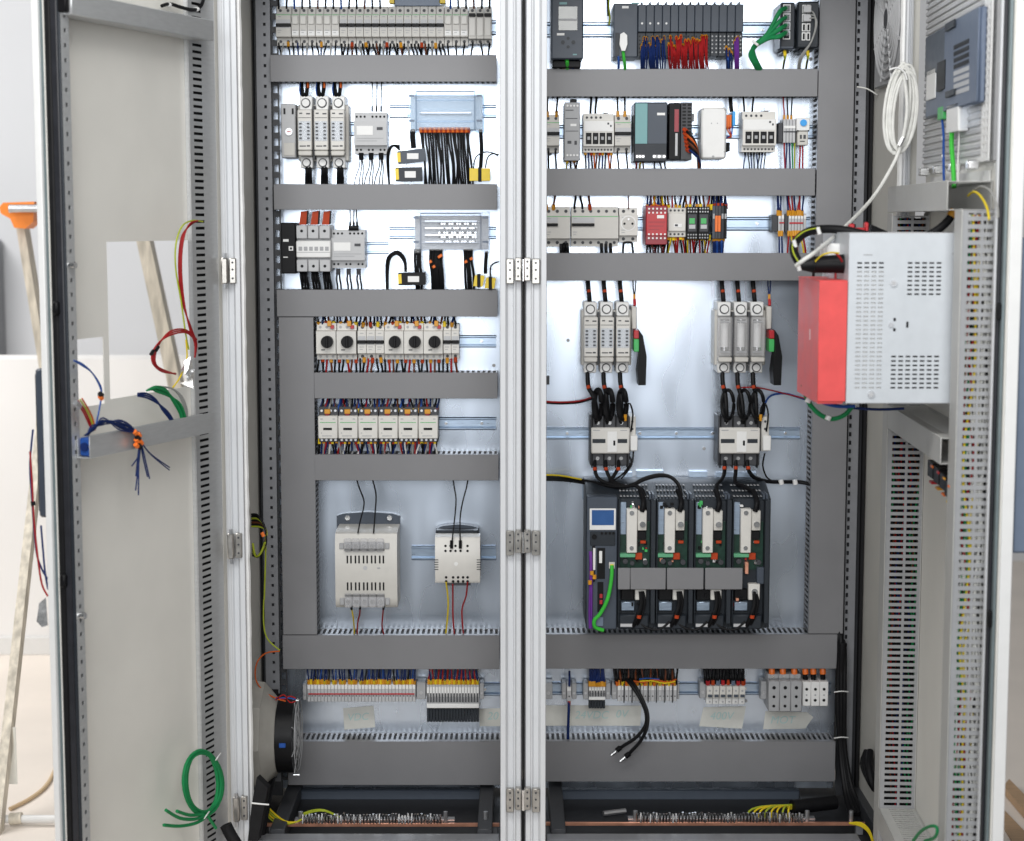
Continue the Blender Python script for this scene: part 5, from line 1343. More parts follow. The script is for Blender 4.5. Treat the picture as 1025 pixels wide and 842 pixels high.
L.wire('w_lime', [(623.7, 51, YP-.105), (624.5, 58, YP-.105), (625.5, 66, YP-.09), (626, 76, YL+.03)], .0034, 8); L.wire('w_skyblue', [(619, 55, YP-.10), (619.3, 63, YP-.095), (619, 76, YL+.03)], .0026)

def net_switch(label, x0, x1, y0, y1, ports, px0, px1):
    t = dev('network_switch', label, 'network switch', (x0, y0, x1, y1), .105)
    t.b('body', 'slate_dark' if x0 > 796 else 'slate', (x0, y0, x1, y1), 0, .097, .003)
    t.b('face', 'slate_dark', (x0+1.2, y0+1.5, x1-.8, y1-3), .0012, -.0003, .001)
    for k, (yy, cols) in enumerate(ports):
        for c in range(cols):
            a = px0 + c*(px1-px0)/cols; b = px0+(c+1)*(px1-px0)/cols-.5
            o = t.b('port', 'white', (a, yy, b, yy+8.2), .003, -.0013, .0006); t.b('port_core', 'black', (a+1, yy+1.2, b-1, yy+7.2), .0036, -.003, 0, parent=o)
    t.b('foot', 'slate_dark', (x0+4, y1+.1, x1-4, y1+3), -.02, .09, .001)
    return t
net_switch('dark network switch with four green cables plugged in', 781, 795.5, 2.5, 49.5, [(4.5+k*9, 1) for k in range(4)], 783.5, 791.5)
net_switch('dark network switch with grey cables, next to the vertical duct', 798, 819.5, 1.5, 48, [(5, 2), (14, 2), (23.5, 2), (32.5, 2)], 802.5, 811.5)
L = Loom('bundle of thick green cables from the network switch into the duct', at(760, 50, YP-.1), 29)
for k, y in enumerate((9, 18, 26, 33)):
    for s in (0, 1): 
        if k == 1 and s: continue
        L.wire('w_green', [(787.5, y-1, YP-.112), (780, y+4-s, YP-.14), (768+s, 34+k*1.6, YP-.13), (757-k*.8+s*1.5, 44+k*.8, YP-.12), (752+k*.8-s, 54, YP-.11), (755+k*1.2, 64, YP-.095), (762+k, 76, YL+.03)], .0044, 8, 4)
L.t.put('tie', MB().cyl(at(753, 41, YP-.13), at(759, 45.5, YP-.14), .003, 8), 'white')
for k, y in enumerate((9, 18, 26, 33)): L.t.put('plug', MB().box(at(786, y, YP-.115).x, at(790.5, y, YP-.115).x, YP-.120, YP-.107, at(0, y+3, YP-.115).z, at(0, y-3.5, YP-.115).z, .001), 'clear')
L = Loom('grey cable loop on the right network switch', at(812, 40, YP-.12), 30)
for k in range(3): L.wire('w_grey', [(810-k*2, 10+k*5, YP-.11), (815+k*.4, 14+k*2, YP-.125), (816.5+k*.4, 26, YP-.125), (812, 42, YP-.125), (803+k, 54, YP-.11), (799+k, 64, YP-.09), (799+k, 76, YL+.03)], .0018)
for k, yy in enumerate((9, 18)):
    L.t.put('plug', MB().box(at(804, yy, YP-.115).x, at(812, yy, YP-.115).x, YP-.118, YP-.108, at(0, yy+3.5, YP-.115).z, at(0, yy-3.5, YP-.115).z, .001), 'grey_light')
L = Loom('yellow-green earth wires under the two network switches', at(795, 60, YP-.08), 31)
for x in (785.5, 808.5): L.wire('w_yg', [(x, 52, YP-.09), (x+.6, 57, YP-.095), (x-1, 64, YP-.08), (x-2.5, 76, YL+.03)], .0022, ferr='yellow'); L.wire('w_black', [(x-1, 54, YP-.09), (x, 60, YP-.092), (x-1.5, 68, YP-.08), (x-3, 76, YL+.03)], .0016)

# ---------------------------------------------------------------- right row 2
modular('circuit_breaker', 'two-pole white breaker with black bar at the left of the second row, right cabinet', (545, 114.5, 560.4, 152.5), (122, 146), 'bar', 'cream', 2)
t = dev('slim_relay', 'slim grey relay with green terminals, second row right cabinet', 'relay', (565, 102.5, 580.6, 161), .10)
t.b('body', 'grey_mid', (565, 102.5, 580.6, 161), 0, .0922, .0015)
for y in (104, 153.5):
    t.b('terminal_block', 'green_dev', (566, y, 579.8, y+5), -.004, .01 if y > 120 else .012, .0005)
    t.d('terminal_screw', 'white', [(568+k*3.3, y+2, 1.1) for k in range(4)], .0025, .004, 8, join=False)
t.b('label_plate', 'white', (571, 124, 577, 126.4), .0006, -.0002, 0)
t.b('marking', 'grey_dark', [(566, 110, 574, 110.8), (566, 118.3, 578, 119), (568, 141, 572, 144), (575, 141, 577.5, 145), (566, 131, 579, 131.6)], .0005, -.0002, 0, join=True, kind='stuff')
t.b('clip', 'black', (571, 98.5, 577.5, 102.3), -.02, .05, .001)
def four_window(label, x0, y0, x1, y1):
    t = dev('time_switch', label, 'relay', (x0, y0, x1, y1), .075, 'relays with four black windows'); h = y1-y0; w = x1-x0
    A = t.Z
    poly = [(RAILY, A(y1)), (t.yf+.014, A(y1)), (t.yf+.014, A(y1-h*.16)), (t.yf, A(y1-h*.16)), (t.yf, A(y0+h*.19)), (t.yf+.014, A(y0+h*.19)), (t.yf+.014, A(y0)), (RAILY, A(y0))]
    t.put('body', MB().prism(poly, t.X(x0), t.X(x1), 'yz'), 'cream_light')
    t.b('panel', 'white', (x0+1, y0+h*.2, x1-1, y0+h*.46), .0008, -.0002, .0004)
    for k in range(4):
        a = x0+w*(.08+.225*k); o = t.b('window', 'black', (a, y0+h*.5, a+w*.185, y0+h*.79), .0015, -.0002, .0006)
        t.b('fuse_cap', 'grey_mid', (a+w*.05, y0+h*.60, a+w*.135, y0+h*.68), .0022, -.0016, 0, parent=o)
    t.d('terminal_screw', 'grey_dark', [(x0+w*(.12+.15*k), y0+h*.1, 1.3) for k in range(4)] + [(x0+w*(.08+.105*k), y1-h*.07, 1.1) for k in range(9)], -.0135, .015, 8, join=False)
    t.b('indicator', 'grey_dark', [(x0+w*.78, y0+h*.24, x0+w*.84, y0+h*.29), (x0+w*.87, y0+h*.30, x0+w*.92, y0+h*.35)], .0014, -.0009, 0)
    t.b('bolt_tab', 'steel', (x0+w*.68, y0-4, x0+w*.84, y0-1), -.02, .05, .0006)
    return t
four_window('left of two cream relays with four black windows, second row', 584, 113.5, 614.6, 152.5)
modular('circuit_breaker', 'narrow white two-pole breaker between four-window relay and teal power unit', (615.3, 114.5, 631.8, 152.5), (122, 146), 'bar', 'cream', 2)
t = dev('power_unit', 'power unit with teal stripe and dark grey front, second row', 'power supply', (634.8, 102.5, 668, 162), .105)
t.b('body', 'slate_dark', (634.8, 102.5, 668, 162), 0, .097, .002)
t.b('stripe', 'teal', (635.8, 103.5, 648, 144), .0014, -.0003, .0008)
t.b('front_cover', 'slate', (648.3, 103.5, 667.3, 144), .0014, -.0003, .0008)
t.b('label_plate', 'white', (657.5, 113, 665.5, 115.5), .002, -.0015, 0)
t.b('terminal_strip', 'grey_mid', [(636.5, 155, 645.5, 158.5), (653.5, 155, 666.5, 158.5)], .001, -.0003, .0005)
t.d('terminal_screw', 'chrome', [(655, 156.7, 1.2), (660, 156.7, 1.2), (665, 156.7, 1.2), (638, 156.7, 1), (641, 156.7, 1), (644, 156.7, 1)], .0018, -.001, 8, join=False)
t = dev('relay_module', 'black relay module with red and white label strip', 'relay', (669.5, 102.5, 692.8, 160), .105)
t.b('body', 'black', (669.5, 103, 681.3, 160), 0, .097, .0015)
t.b('red_label', 'red_dark', (675, 109.5, 679.3, 132), .0008, -.0002, 0); t.b('white_label', 'grey_light', (676, 133.5, 678.3, 156), .0008, -.0002, 0)
t.b('comb_body', 'grey_dark', (681.6, 102.5, 692.8, 160), -.004, .097, .001)
for k in range(9): t.b('comb_slot', 'black', [(683, 104+k*3.4, 686.6, 105.9+k*3.4), (688.2, 104+k*3.4, 691.8, 105.9+k*3.4)], -.0032, .0042, 0)
L = Loom('dark cables with orange sleeves beside the black relay module', at(690, 150, YP-.1), 32)
for k in range(6): L.wire(('w_black', 'w_orange', 'w_black', 'w_brown', 'w_black', 'w_blue')[k], [(685+k*.6, 130+k*4, YP-.10), (690+k*.4, 134+k*3.5, YP-.115), (695+k*.4, 141+k*3, YP-.115), (698.5, 152+k, YP-.105), (699+k*.3, 163, YP-.09), (699+k*.3, 176, YL+.03)], .0030, 7, ferr='orange_red')
t = dev('white_device', 'plain white device with rounded corners, second row right cabinet', 'device', (702, 107.5, 727, 159), .08)
t.b('body', 'white', (702, 107.5, 727, 159), 0, .0722, .004)
t.d('screw', 'grey_mid', [(725.5, 109.5, 1.1), (703.5, 109.5, .9), (714, 157, 1.4), (712, 123.5, .6), (718, 123.5, .6), (725.5, 152, .9)], .0006, -.0003, 8, join=False)
t.b('marking', 'grey_mid', [(694.5, 112, 697.5, 120), (694, 131.5, 696.5, 133.5), (699.5, 132, 701, 134)], -.06, .0705, 0, join=True, kind='stuff')
t.b('switch', 'black', (729.5, 142, 732.5, 151), -.03, .0722, .001)
t = dev('plug_pair', 'orange and blue wire plugs right of the plain white device', 'plug', (727, 111.5, 737, 129), .07)
for k in range(3): t.b('orange_plug', 'orange', (727+k*1.9, 115, 728.6+k*1.9, 128), 0, .062, .0008)
t.b('blue_plug', 'blue_dot', (733.2, 111.5, 736.2, 126), 0, .062, .001)
L = Loom('orange, red and black leads at the orange and blue plugs', at(731, 120, YP-.07), 33)
for k, x in enumerate((730.5, 732.5)): L.wire('w_black', [(x+1, 112, YP-.065), (x, 105, YP-.06), (x-1, 90, YL+.03)], .0022)
for k in range(3): L.wire(('w_orange', 'w_red', 'w_skyblue')[k], [(728+k*2.6, 127, YP-.072), (729+k*1.8, 132, YP-.08), (732, 137-k, YP-.08), (728-k*.3, 138, YP-.07)], .0016)
four_window('right of two cream relays with four black windows, second row', 743.5, 111.5, 777, 152)
t = dev('terminal_group', 'small grey terminal group left of the blue-dot device', 'terminal strip', (779, 119, 796.5, 143.5), .06)
t.b('end_stop', 'grey_dark', (779, 123, 783.5, 143), 0, .0521, .001)
for k in range(4): t.b('terminal', 'grey_light', (784+k*3.1, 119.5, 786.8+k*3.1, 143), 0, .0521, .0006)
t.b('marker', 'white', (784.5, 126, 796, 128.6), .001, -.0003, 0); t.b('bar', 'grey_dark', (784.3, 131.3, 796.2, 132.6), .0012, -.0003, 0)
t = dev('signal_device', 'small white device with a blue round button', 'device', (797, 118, 810.6, 145.5), .07)
t.b('body', 'white', (797.2, 118, 810.6, 131), 0, .0621, .0015); t.b('base', 'cream', (798.5, 131.2, 809.4, 145.5), -.004, .0621, .0015)
t.d('button', 'blue_dot', (804, 123, 3.4), .004, -.0002, 18); t.b('print', 'grey_dark', [(801, 135, 803, 139), (804.5, 135, 807, 139), (801, 141, 806, 142)], -.0035, .0042, 0, join=True, kind='stuff')
t.d('dot', 'black', [(798.6, 131, .8), (809.2, 131, .8)], .0008, 0, 8, join=False)
L = Loom('short wires above the second device row, right cabinet', at(680, 105, YD), 34)
L.drop([548, 557], 116, YD, 96, 'w_black', .0020, 2, 'amber')
L.drop([591, 596], 114, YD, 96, 'w_black', .0026, 1.5); L.drop([618.5, 625.5], 116, YD, 96, 'w_black', .0022, 1.5, 'amber')
L.drop([745, 753], 113, YD, 96, 'w_black', .0022, 2.5); L.drop([785, 788.5, 792], 120, YD, 96, ['w_red', 'w_black', 'w_black'], .0016, 1.5, ['amber'])
L = Loom('thin coloured wires below the second device row, right cabinet', at(680, 160, YD), 35)
L.drop([549, 556], 151, YD, 169, 'w_black', .0022, 2); L.drop([568, 571, 574.5, 578], 159, YP-.08, 169, ['w_yellow', 'w_black', 'w_brown', 'w_black'], .0020, 3, ['amber', None])
L.drop(rng(586, 612, 10), 151, YD, 169, ['w_black', 'w_blue', 'w_black', 'w_orange', 'w_brown'], .0018, 1.4, ['amber', None, 'orange_red'])
L.drop([618, 627], 151, YD, 169, 'w_black', .0020, 2)
L.drop([637, 641, 643.5, 655, 660, 665], 159, YP-.08, 169, ['w_red', 'w_yellow', 'w_brown', 'w_black', 'w_black', 'w_black'], .0020, 3)
L.drop(rng(746, 766, 8), 151, YD, 169, ['w_blue', 'w_black', 'w_blue', 'w_black'], .0014, 2.5, ['black', 'grey_dark', 'brown' if False else 'black'])
L.drop(rng(785, 795.5, 5), 142, YD, 169, ['w_red', 'w_blue', 'w_blue', 'w_green', 'w_yg'], .0017, 1.2); L.drop([801, 803.5], 145, YD, 169, ['w_red', 'w_red'], .0018, 1)

# ---------------------------------------------------------------- right row 3
s_ = modular('residual_breaker', 'white two-pole residual breaker with black bar beside the centre post, third row', (545, 207, 571, 247), (216, 239), None, 'cream', 3)
t_ = modular('residual_breaker', 'wide white residual breaker with black bar and blank right half, third row', (571.8, 207, 619.3, 247), (216, 239), None, 'cream', 6)
for q, a, b in ((s_, 545.3, 558.5), (t_, 572.3, 595)):
    q.b('window', 'grey_light', (a, 217.8, b, 223), .0003, -.0001, 0); q.b('toggle', 'black', (a, 223.6, b, 226.6), .005, -.0001, .001)
t = modular('socket_outlet', 'white round socket outlet module left of the red relay', (619.8, 208, 638.8, 242.5), (215, 236), None, 'cream_light', 2, green=False, cat='socket', depth=.068)
t.d('socket_ring', 'white', (629, 223.5, 7.6), .001, -.0002, 26); t.d('socket_well', 'cream', (629, 223.5, 6.6), .0014, -.0011, 26)
t.d('pin_hole', 'black', [(625, 224, 1.2), (633, 224, 1.2)], .002, -.0015, 10, join=False); t.d('earth_pin', 'steel', (629, 219.5, .8), .003, -.0015)
t = dev('safety_relay', 'bright red safety relay in the third row', 'relay', (646.3, 206, 668, 245), .105)
t.b('body', 'red_dark', (646.3, 206, 668, 245), 0, .097, .0015); t.b('front', 'red', (647, 212.5, 667.4, 236), .003, -.0003, .001)
t.d('terminal', 'white', [(649.5+k*4, y, 1.0) for k in range(5) for y in (209, 213, 234.5, 238.5)], .0036, .001, 8, join=False)
t.b('label_plate', 'white', (657.5, 215.5, 664.5, 218.6), .0038, -.0031, 0); t.b('marking', 'red_dark', [(649, 222, 666, 222.6), (649, 226, 664, 226.6), (649, 229.5, 660, 230)], .0036, -.003, 0, join=True, kind='stuff')
t = dev('contactor', 'small cream contactor between red relay and black relays', 'contactor', (668.3, 208, 687, 237.5), .085)
t.b('body', 'cream', (668.4, 208, 686.9, 237.5), -.006, .0771, .0012); t.b('face', 'cream_light', (669, 213.5, 686.4, 231.5), 0, .02, .001)
t.b('window', 'white', (674.5, 224, 682.5, 227.5), .0008, -.0002, 0); t.b('window_core', 'grey_dark', (675.5, 224.6, 678.5, 226.6), .0014, -.0009, 0)
t.d('terminal_screw', 'grey_dark', [(671.5+k*4, y, 1.2) for k in range(4) for y in (210.7, 234.5)], -.0055, .007, 8, join=False)
for j in range(2):
    x = 687.3+j*11.6
    t = dev('slim_relay', f'{("left", "right")[j]} of two black relays with green marks', 'relay', (x, 207, x+11.3, 240), .09, 'black relays with green marks')
    t.b('body', 'black', (x, 207, x+11.3, 240), 0, .082, .001); t.b('cover', 'grey_dark', (x+1.2, 214.5, x+10, 232), .002, -.0003, .001)
    t.b('led', 'green_dev', (x+2.6, 218.5, x+8, 224), .0026, -.0021, 0); t.b('label_plate', 'grey_light', (x+2.4, 225, x+8.6, 229), .0026, -.0021, 0)
    t.d('terminal_screw', 'grey_light', [(x+1.8+k*2.6, y, .8) for k in range(4) for y in (208.8, 212)], .001, -.0002, 8, join=False)
    t.d('terminal_screw', 'grey_mid', [(x+1.8+k*2.6, y, .8) for k in range(4) for y in (235, 238)], .001, -.0002, 8, join=False)
t = dev('terminal_group', 'dark terminal group with orange covers right of the black relays', 'terminal strip', (713, 206, 727.8, 239), .075)
for k in range(5):
    a = 713+k*2.95; o = t.b('terminal', ('slate', 'grey_dark', 'grey_dark', 'slate_dark', 'black')[k], (a, 206, a+2.8, 239), 0, .0671, .0006)
    if k in (1, 2): t.b('fuse_cover', 'orange', (a-.3, 216, a+2.4, 232), .003, -.0002, .0006, parent=o)
    else: t.b('marker', 'grey_mid', (a+.4, 214, a+2.3, 219), .001, -.0002, 0, parent=o)
t = dev('terminal_group', 'grey terminal group with red jumper at the right end of third row', 'terminal strip', (772.5, 214, 808, 233), .055)
t.b('end_stop', 'grey_dark', [(772.5, 215, 778.5, 232), (785.5, 214.5, 788.8, 232.5)], 0, .0471, .001)
for k in range(8):
    a = (779+k*3.1) if k < 2 else (789.3+(k-2)*3.0)
    o = t.b('terminal', 'grey_light', (a, 214, a+2.7, 233), 0, .0471, .0006); t.b('marker', 'white', (a+.2, 215.6, a+2.5, 219), .0008, -.0002, 0, parent=o)
t.b('jumper', 'red', [(780, 222.3, 785, 223.8), (790, 222.5, 804, 224.2)], .0018, -.0003, .0003)
L = Loom('wires with amber ferrules above the third row, right cabinet', at(680, 203, YD), 36)
L.drop([547, 554], 209, YD, 196, ['w_black', 'w_brown'], .0024, 2, 'amber'); L.drop([575, 583, 590.5], 209, YD, 196, ['w_black', 'w_black', 'w_brown'], .0026, 2.5, [None, None, 'orange_red'])
L.drop([629], 209, YD, 196, 'w_brown', .0016, .5)
L.drop(rng(648, 664, 9), 209, YP-.08, 196, ['w_blue', 'w_blue', 'w_brown', 'w_yellow', 'w_orange'], .0020, 2.5, ['amber', None, 'orange'])
L.drop(rng(666, 712, 14), 209, YP-.07, 196, ['w_black', 'w_brown', 'w_red', 'w_black', 'w_blue'], .0022, 2.5, ['amber', 'yellow', None])
L.drop(rng(715, 727, 7), 208, YP-.06, 196, ['w_blue', 'w_blue', 'w_black'], .0022, 1.5, ['orange_red', None])
L.drop([778.5, 780, 781.5], 215, YD, 196, 'w_blue', .0018, 1, 'amber'); L.drop(rng(789, 803, 7), 215, YD, 196, ['w_blue', 'w_red', 'w_red'], .0020, 3, 'amber')
L = Loom('coloured wires with amber ferrules below the third row, right cabinet', at(680, 248, YD), 37)
L.drop([561.5, 564.5, 567.5, 602, 606.5, 611], 244, YD, 254, 'w_black', .0038, 1.5); L.wire('w_black', [(623.5, 254, YD), (624, 246, YD-.006), (625, 243, YD-.006), (632, 243, YD-.006), (633, 247, YD-.006), (634, 256, YD)], .0026, 7)
L.drop(rng(648, 666, 9), 243, YP-.08, 254, ['w_black', 'w_black', 'w_brown', 'w_red'], .0020, 2, [None, 'black'])
L.drop(rng(669, 710, 18), 236, YP-.07, 254, ['w_black', 'w_yellow', 'w_brown', 'w_red', 'w_red', 'w_black', 'w_red'], .0020, 3, ['amber', None, 'yellow'])
L.drop(rng(714.5, 724, 7), 237, YP-.06, 254, ['w_blue', 'w_blue', 'w_skyblue'], .0024, 1, 'amber'); L.drop([780, 782.5], 232, YD, 254, 'w_blue', .0020, 1, 'amber')
L.drop(rng(789.5, 804, 7), 232, YD, 254, ['w_red', 'w_yellow', 'w_red', 'w_grey'], .0020, 4, 'amber')

# ---------------------------------------------------------------- right row 4 : fuse switches and contactors
fuse_switch('left of two large fuse switches, slotted white covers and black handle', 583.8, 303, 632.5, 374.5, .11, 'slots', True, (634.6,))
fuse_switch('right of two large fuse switches, clear covers showing fuses', 718.5, 303, 768, 374.5, .11, 'clear', True, (770,))
for nm, xs, hx, tagm in (('left', (589.5, 605.3, 621.5), 635, 'w_black'), ('right', (723.5, 739, 754.7), 770, 'w_blue')):
    L = Loom(f'three thick black cables with orange tags above the {nm} large fuse switch', at(xs[1], 292, YP-.06), 38)
    for x in xs:
        L.wire('w_black', [(x-1.3, 276, YL+.03), (x-.9, 285, YP-.055), (x+.2, 296, YP-.065), (x+1, 306, YP-.06)], .0052, 9); L.wire('orange_red', [(x-.2, 290.5, YP-.068), (x, 291.5, YP-.069), (x+.1, 292.5, YP-.069)], .0045, 8, 1, name='tag')
    for s in (-1.4, 1.4): L.wire(tagm, [(hx+s, 276, YL+.03), (hx+s*.9, 286, YP-.05), (hx+s*.2, 296, YP-.075)], .0014)
    L.wire('amber', [(hx, 295, YP-.075), (hx, 297.5, YP-.078), (hx, 300, YP-.08)], .0028, 8, 1, name='ferrule'); L.wire('red', [(hx+.2, 300, YP-.08), (hx+.3, 303, YP-.085), (hx+.3, 306, YP-.088)], .0034, 8, 1, name='ferrule')
def big_contactor(label, x0, x1, ax0, ax1):
    t = dev('contactor', label, 'contactor', (x0, 420, x1, 464), .105, 'large contactors'); w = x1-x0
    t.b('base', 'grey_dark', (x0-.6, 417, x1, 467), -.012, .0971, .002)
    t.b('barrier', 'black', [(x0+w*(.02+.3*k_), 415, x0+w*(.05+.3*k_), 428) for k_ in range(4)] + [(x0+w*(.02+.3*k_), 455, x0+w*(.05+.3*k_), 469) for k_ in range(4)], -.006, .03, .0005)
    f = t.b('face', 'cream_light', (x0+.3, 428.3, x1-.4, 454.3), 0, .04, .0025)
    t.b('window', 'slate_dark', [(x0+1.5, 439.5, x0+w*.37, 443.5), (x0+w*.68, 439.5, x1-3, 443.5)], .0008, -.0002, 0, parent=f)
    t.b('actuator', 'white', (x0+w*.42, 432, x0+w*.66, 452.5), .0012, -.0002, .0005, parent=f); t.b('actuator_slot', 'black', (x0+w*.57, 441, x0+w*.62, 446), .0018, -.0013, 0, parent=f)
    t.b('marking', 'grey_mid', [(x0+2, 430.3, x0+9, 431.2), (x1-10, 430.5, x1-3, 431.2), (x0+w*.45, 434, x0+w*.6, 434.8)], .0005, -.0002, 0, parent=f, join=True, kind='stuff')
    for k in range(3):
        t.d('terminal_screw', 'chrome', [(x0+w*(.18+.3*k), 424, 1.9), (x0+w*(.18+.3*k), 459.5, 1.9)], -.0105, .013, 10, join=False)
    a = t.b('aux_block', 'cream_light', (ax0, 418, ax1, 453), -.02, .0971, .0015)
    t.d('aux_screw', 'grey_dark', [((ax0+ax1)/2, 423, 1.3), ((ax0+ax1)/2, 430.5, 1.3)], -.0195, .021, 8, parent=a, join=False)
    t.b('aux_tab', 'white', (ax0+1.5, 437, ax1+1.6, 452), -.012, .06, .0012, parent=a)
    return t
big_contactor('left large cream contactor below the slotted fuse switch', 591.5, 630.8, 629.8, 637)
big_contactor('right large cream contactor below the clear fuse switch', 720, 761.3, 763, 771)
for nm, xt, xb in (('left', (588, 604, 620.5), (597, 608, 621.5)), ('right', (723, 738, 753.5), (727, 743.5, 757))):
    L = Loom(f'black cables looped in rings between {nm} fuse switch and contactor', at(xb[1], 400, YP-.08), 40)
    for a, b in zip(xt, xb):
        L.wire('w_black', [(a, 372, YP-.075), (a+.3, 382, YP-.082), (a+1.5, 389, YP-.085), ((a+b)/2+1, 396, YP-.09), (b, 410, YP-.095), (b, 424, YP-.09)], .0052, 9)
        L.wire('orange_red', [(a+.4, 386, YP-.09), (a+.8, 387.5, YP-.091), (a+1.2, 389, YP-.092)], .0044, 8, 1, name='tag')
        rx = 4.2 if nm == 'left' else 6
        pts = [at(b + 1.5 + rx*math.cos(q)*(.9 if nm == 'left' else 1), 405+14.5*math.sin(q), YP-.10+.012*math.sin(q*2)) for q in [2*math.pi*i/14 for i in range(14)]]
        L.t.put('ring', MB().tube(pts, .0062 if nm == 'left' else .0042, 9, 2, True), 'w_black')
    b0 = xb[2]+8
    L.wire('w_black', [(b0+2, 432, YP-.09), (b0+4, 415, YP-.10), (b0+1, 404, YP-.10), (b0-3, 408, YP-.10), (b0-5, 420, YP-.095)], .0019)
    L.wire('amber', [(b0-3.5, 415, YP-.102), (b0-3.6, 418, YP-.102), (b0-3.6, 421, YP-.10)], .0036, 8, 1, name='tag')
L = Loom('red and black wire pair running left from the looped cables', at(566, 401, YP-.02), 41)
L.wire('w_red', [(540, 401.5, YP-.006), (560, 402.8, YP-.01), (580, 401.5, YP-.03), (592, 398, YP-.07)], .0020); L.wire('w_black', [(540, 403, YP-.006), (560, 404.2, YP-.01), (580, 403, YP-.03), (592, 399.5, YP-.07)], .0020)
L = Loom('blue and red wires running right under the red box', at(780, 395, YP-.02), 42)
L.wire('w_skyblue', [(764, 420, YP-.06), (766, 404, YP-.05), (772, 396, YP-.02), (785, 394, YP-.012), (797, 397, YP-.01), (812, 402, YP-.02)], .0024); L.wire('w_red', [(742, 388, YP-.08), (757, 388, YP-.07), (775, 391.5, YP-.04), (793, 396, YP-.02), (812, 400, YP-.02)], .0016)
L.wire('w_black', [(765.5, 454, YP-.07), (763.5, 466, YP-.06), (767, 477, YP-.05), (772, 481, YP-.04)], .0019)
L = Loom('black cables from the left contactor sweeping over the drive rack', at(610, 478, YP-.1), 43)
for k, x in enumerate((595.5, 606.5, 619)):
    L.wire('w_black', [(x, 461, YP-.09), (x, 468, YP-.10), (x+(2, 3, -5)[k], 477, YP-.11), (x+(10, 8, -8)[k], 483-k*.6, YP-.12), (620+k*3, 487, YP-.14)], .0042, 8)
    L.wire('orange_red', [(x, 468, YP-.106), (x, 469.5, YP-.107), (x, 471, YP-.108)], .0046, 8, 1, name='tag')
L.wire('w_black', [(628, 455, YP-.08), (632, 462, YP-.085), (624, 474, YP-.10), (614, 481, YP-.11)], .0022); L.wire('w_black', [(634, 452, YP-.08), (632, 466, YP-.09), (622, 479, YP-.11)], .0019)
for k in range(2): L.wire('w_black', [(540, 477.5+k*2.2, YP-.02), (565, 478.5+k*2, YP-.04), (590, 482+k*2, YP-.09), (612, 487, YP-.13), (630, 486.5, YP-.15), (645, 479+k, YP-.155), (660, 475.3+k, YP-.155), (672, 478, YP-.16), (680, 487, YP-.17), (682, 500, YP-.18), (681.5, 514, YP-.185)], .0040, 8)
L.wire('w_yellow', [(540, 475.5, YP-.022), (560, 476, YP-.04), (582, 480, YP-.085)], .0018)
L = Loom('black cables from the right contactor to the drive rack and duct', at(740, 478, YP-.1), 44)
for k, x in enumerate((725, 736.5, 749)):
    L.wire('orange_red', [(x, 467, YP-.106), (x, 468.5, YP-.107), (x, 470, YP-.108)], .0046, 8, 1, name='tag')
L.wire('w_black', [(725, 461, YP-.09), (725.5, 470, YP-.10), (723, 479, YP-.13), (717, 486, YP-.155), (719, 500, YP-.18), (719.5, 513, YP-.185)], .0046, 8)
L.wire('w_black', [(736.5, 461, YP-.09), (736.5, 472, YP-.10), (736, 483, YP-.12), (745, 487, YP-.15), (755, 494, YP-.17), (758, 505, YP-.18), (758, 516, YP-.185)], .0046, 8)
L.wire('w_black', [(748, 461, YP-.09), (749, 470, YP-.10), (755, 478, YP-.09), (768, 482, YP-.06), (785, 482.5, YP-.04), (800, 482.5, YP-.03), (812, 485, YP-.04)], .0046, 8)
for x in (722, 782, 796): L.t.put('tie', MB().cyl(at(x-.4, 480.5, YP-.055), at(x+.4, 485, YP-.055), .0056, 8), 'white')
L.wire('w_black', [(640, 488, YP-.15), (644, 492, YP-.165), (646, 502, YP-.18), (645.5, 514, YP-.185)], .0044, 8); L.wire('w_black', [(630, 486, YP-.15), (638, 487, YP-.16), (643, 494, YP-.17)], .004, 8)
t = dev('grey_stop', 'small dark clip at the left of the big plate beside the centre post', 'clip', (546, 376, 550, 386), .02)
t.b('body', 'grey_dark', (547, 376.5, 550, 385), 0, .0194, .001)

# ---------------------------------------------------------------- drive rack
DY = .19
t = dev('drive_rack', 'dark grey four-bay drive rack with blue screen and open fronts', 'drive rack', (586, 497, 771, 630), DY)
yb = DY-.0006
def at_y(x, y, d): return at(x, y, YP-d)
# back plate with notched top
X = lambda p: at(p, 480, YP-.012).x
q = [(583, 500), (583, 481), (594, 481), (594, 473), (633, 473), (633, 480), (637, 480), (637, 471.5), (664, 471.5), (664, 479), (690, 479), (690, 472), (708, 472), (708, 479), (717, 479), (717, 473), (757, 473), (757, 490), (757, 500)]
t.put('back_plate', MB().prism([(X(a), at(0, b, YP-.012).z) for a, b in q], YP-.012, YP-.0006, 'xz'), 'din_zinc')
Z = t.Z
def sloped(x0, x1, name, m, top=497, c=16):
    ztop_b = at(0, 483, YP-.10).z
    poly = [(YP-.0125, Z(629)), (t.yf+.006, Z(629)), (t.yf+.006, Z(top+3)), (YP-.10, ztop_b), (YP-.0125, ztop_b)]
    return MB().prism(poly, t.X(x0), t.X(x1), 'yz')
t.put('chassis', sloped(587, 771, 'chassis', 'slate_dark'), 'slate_dark')
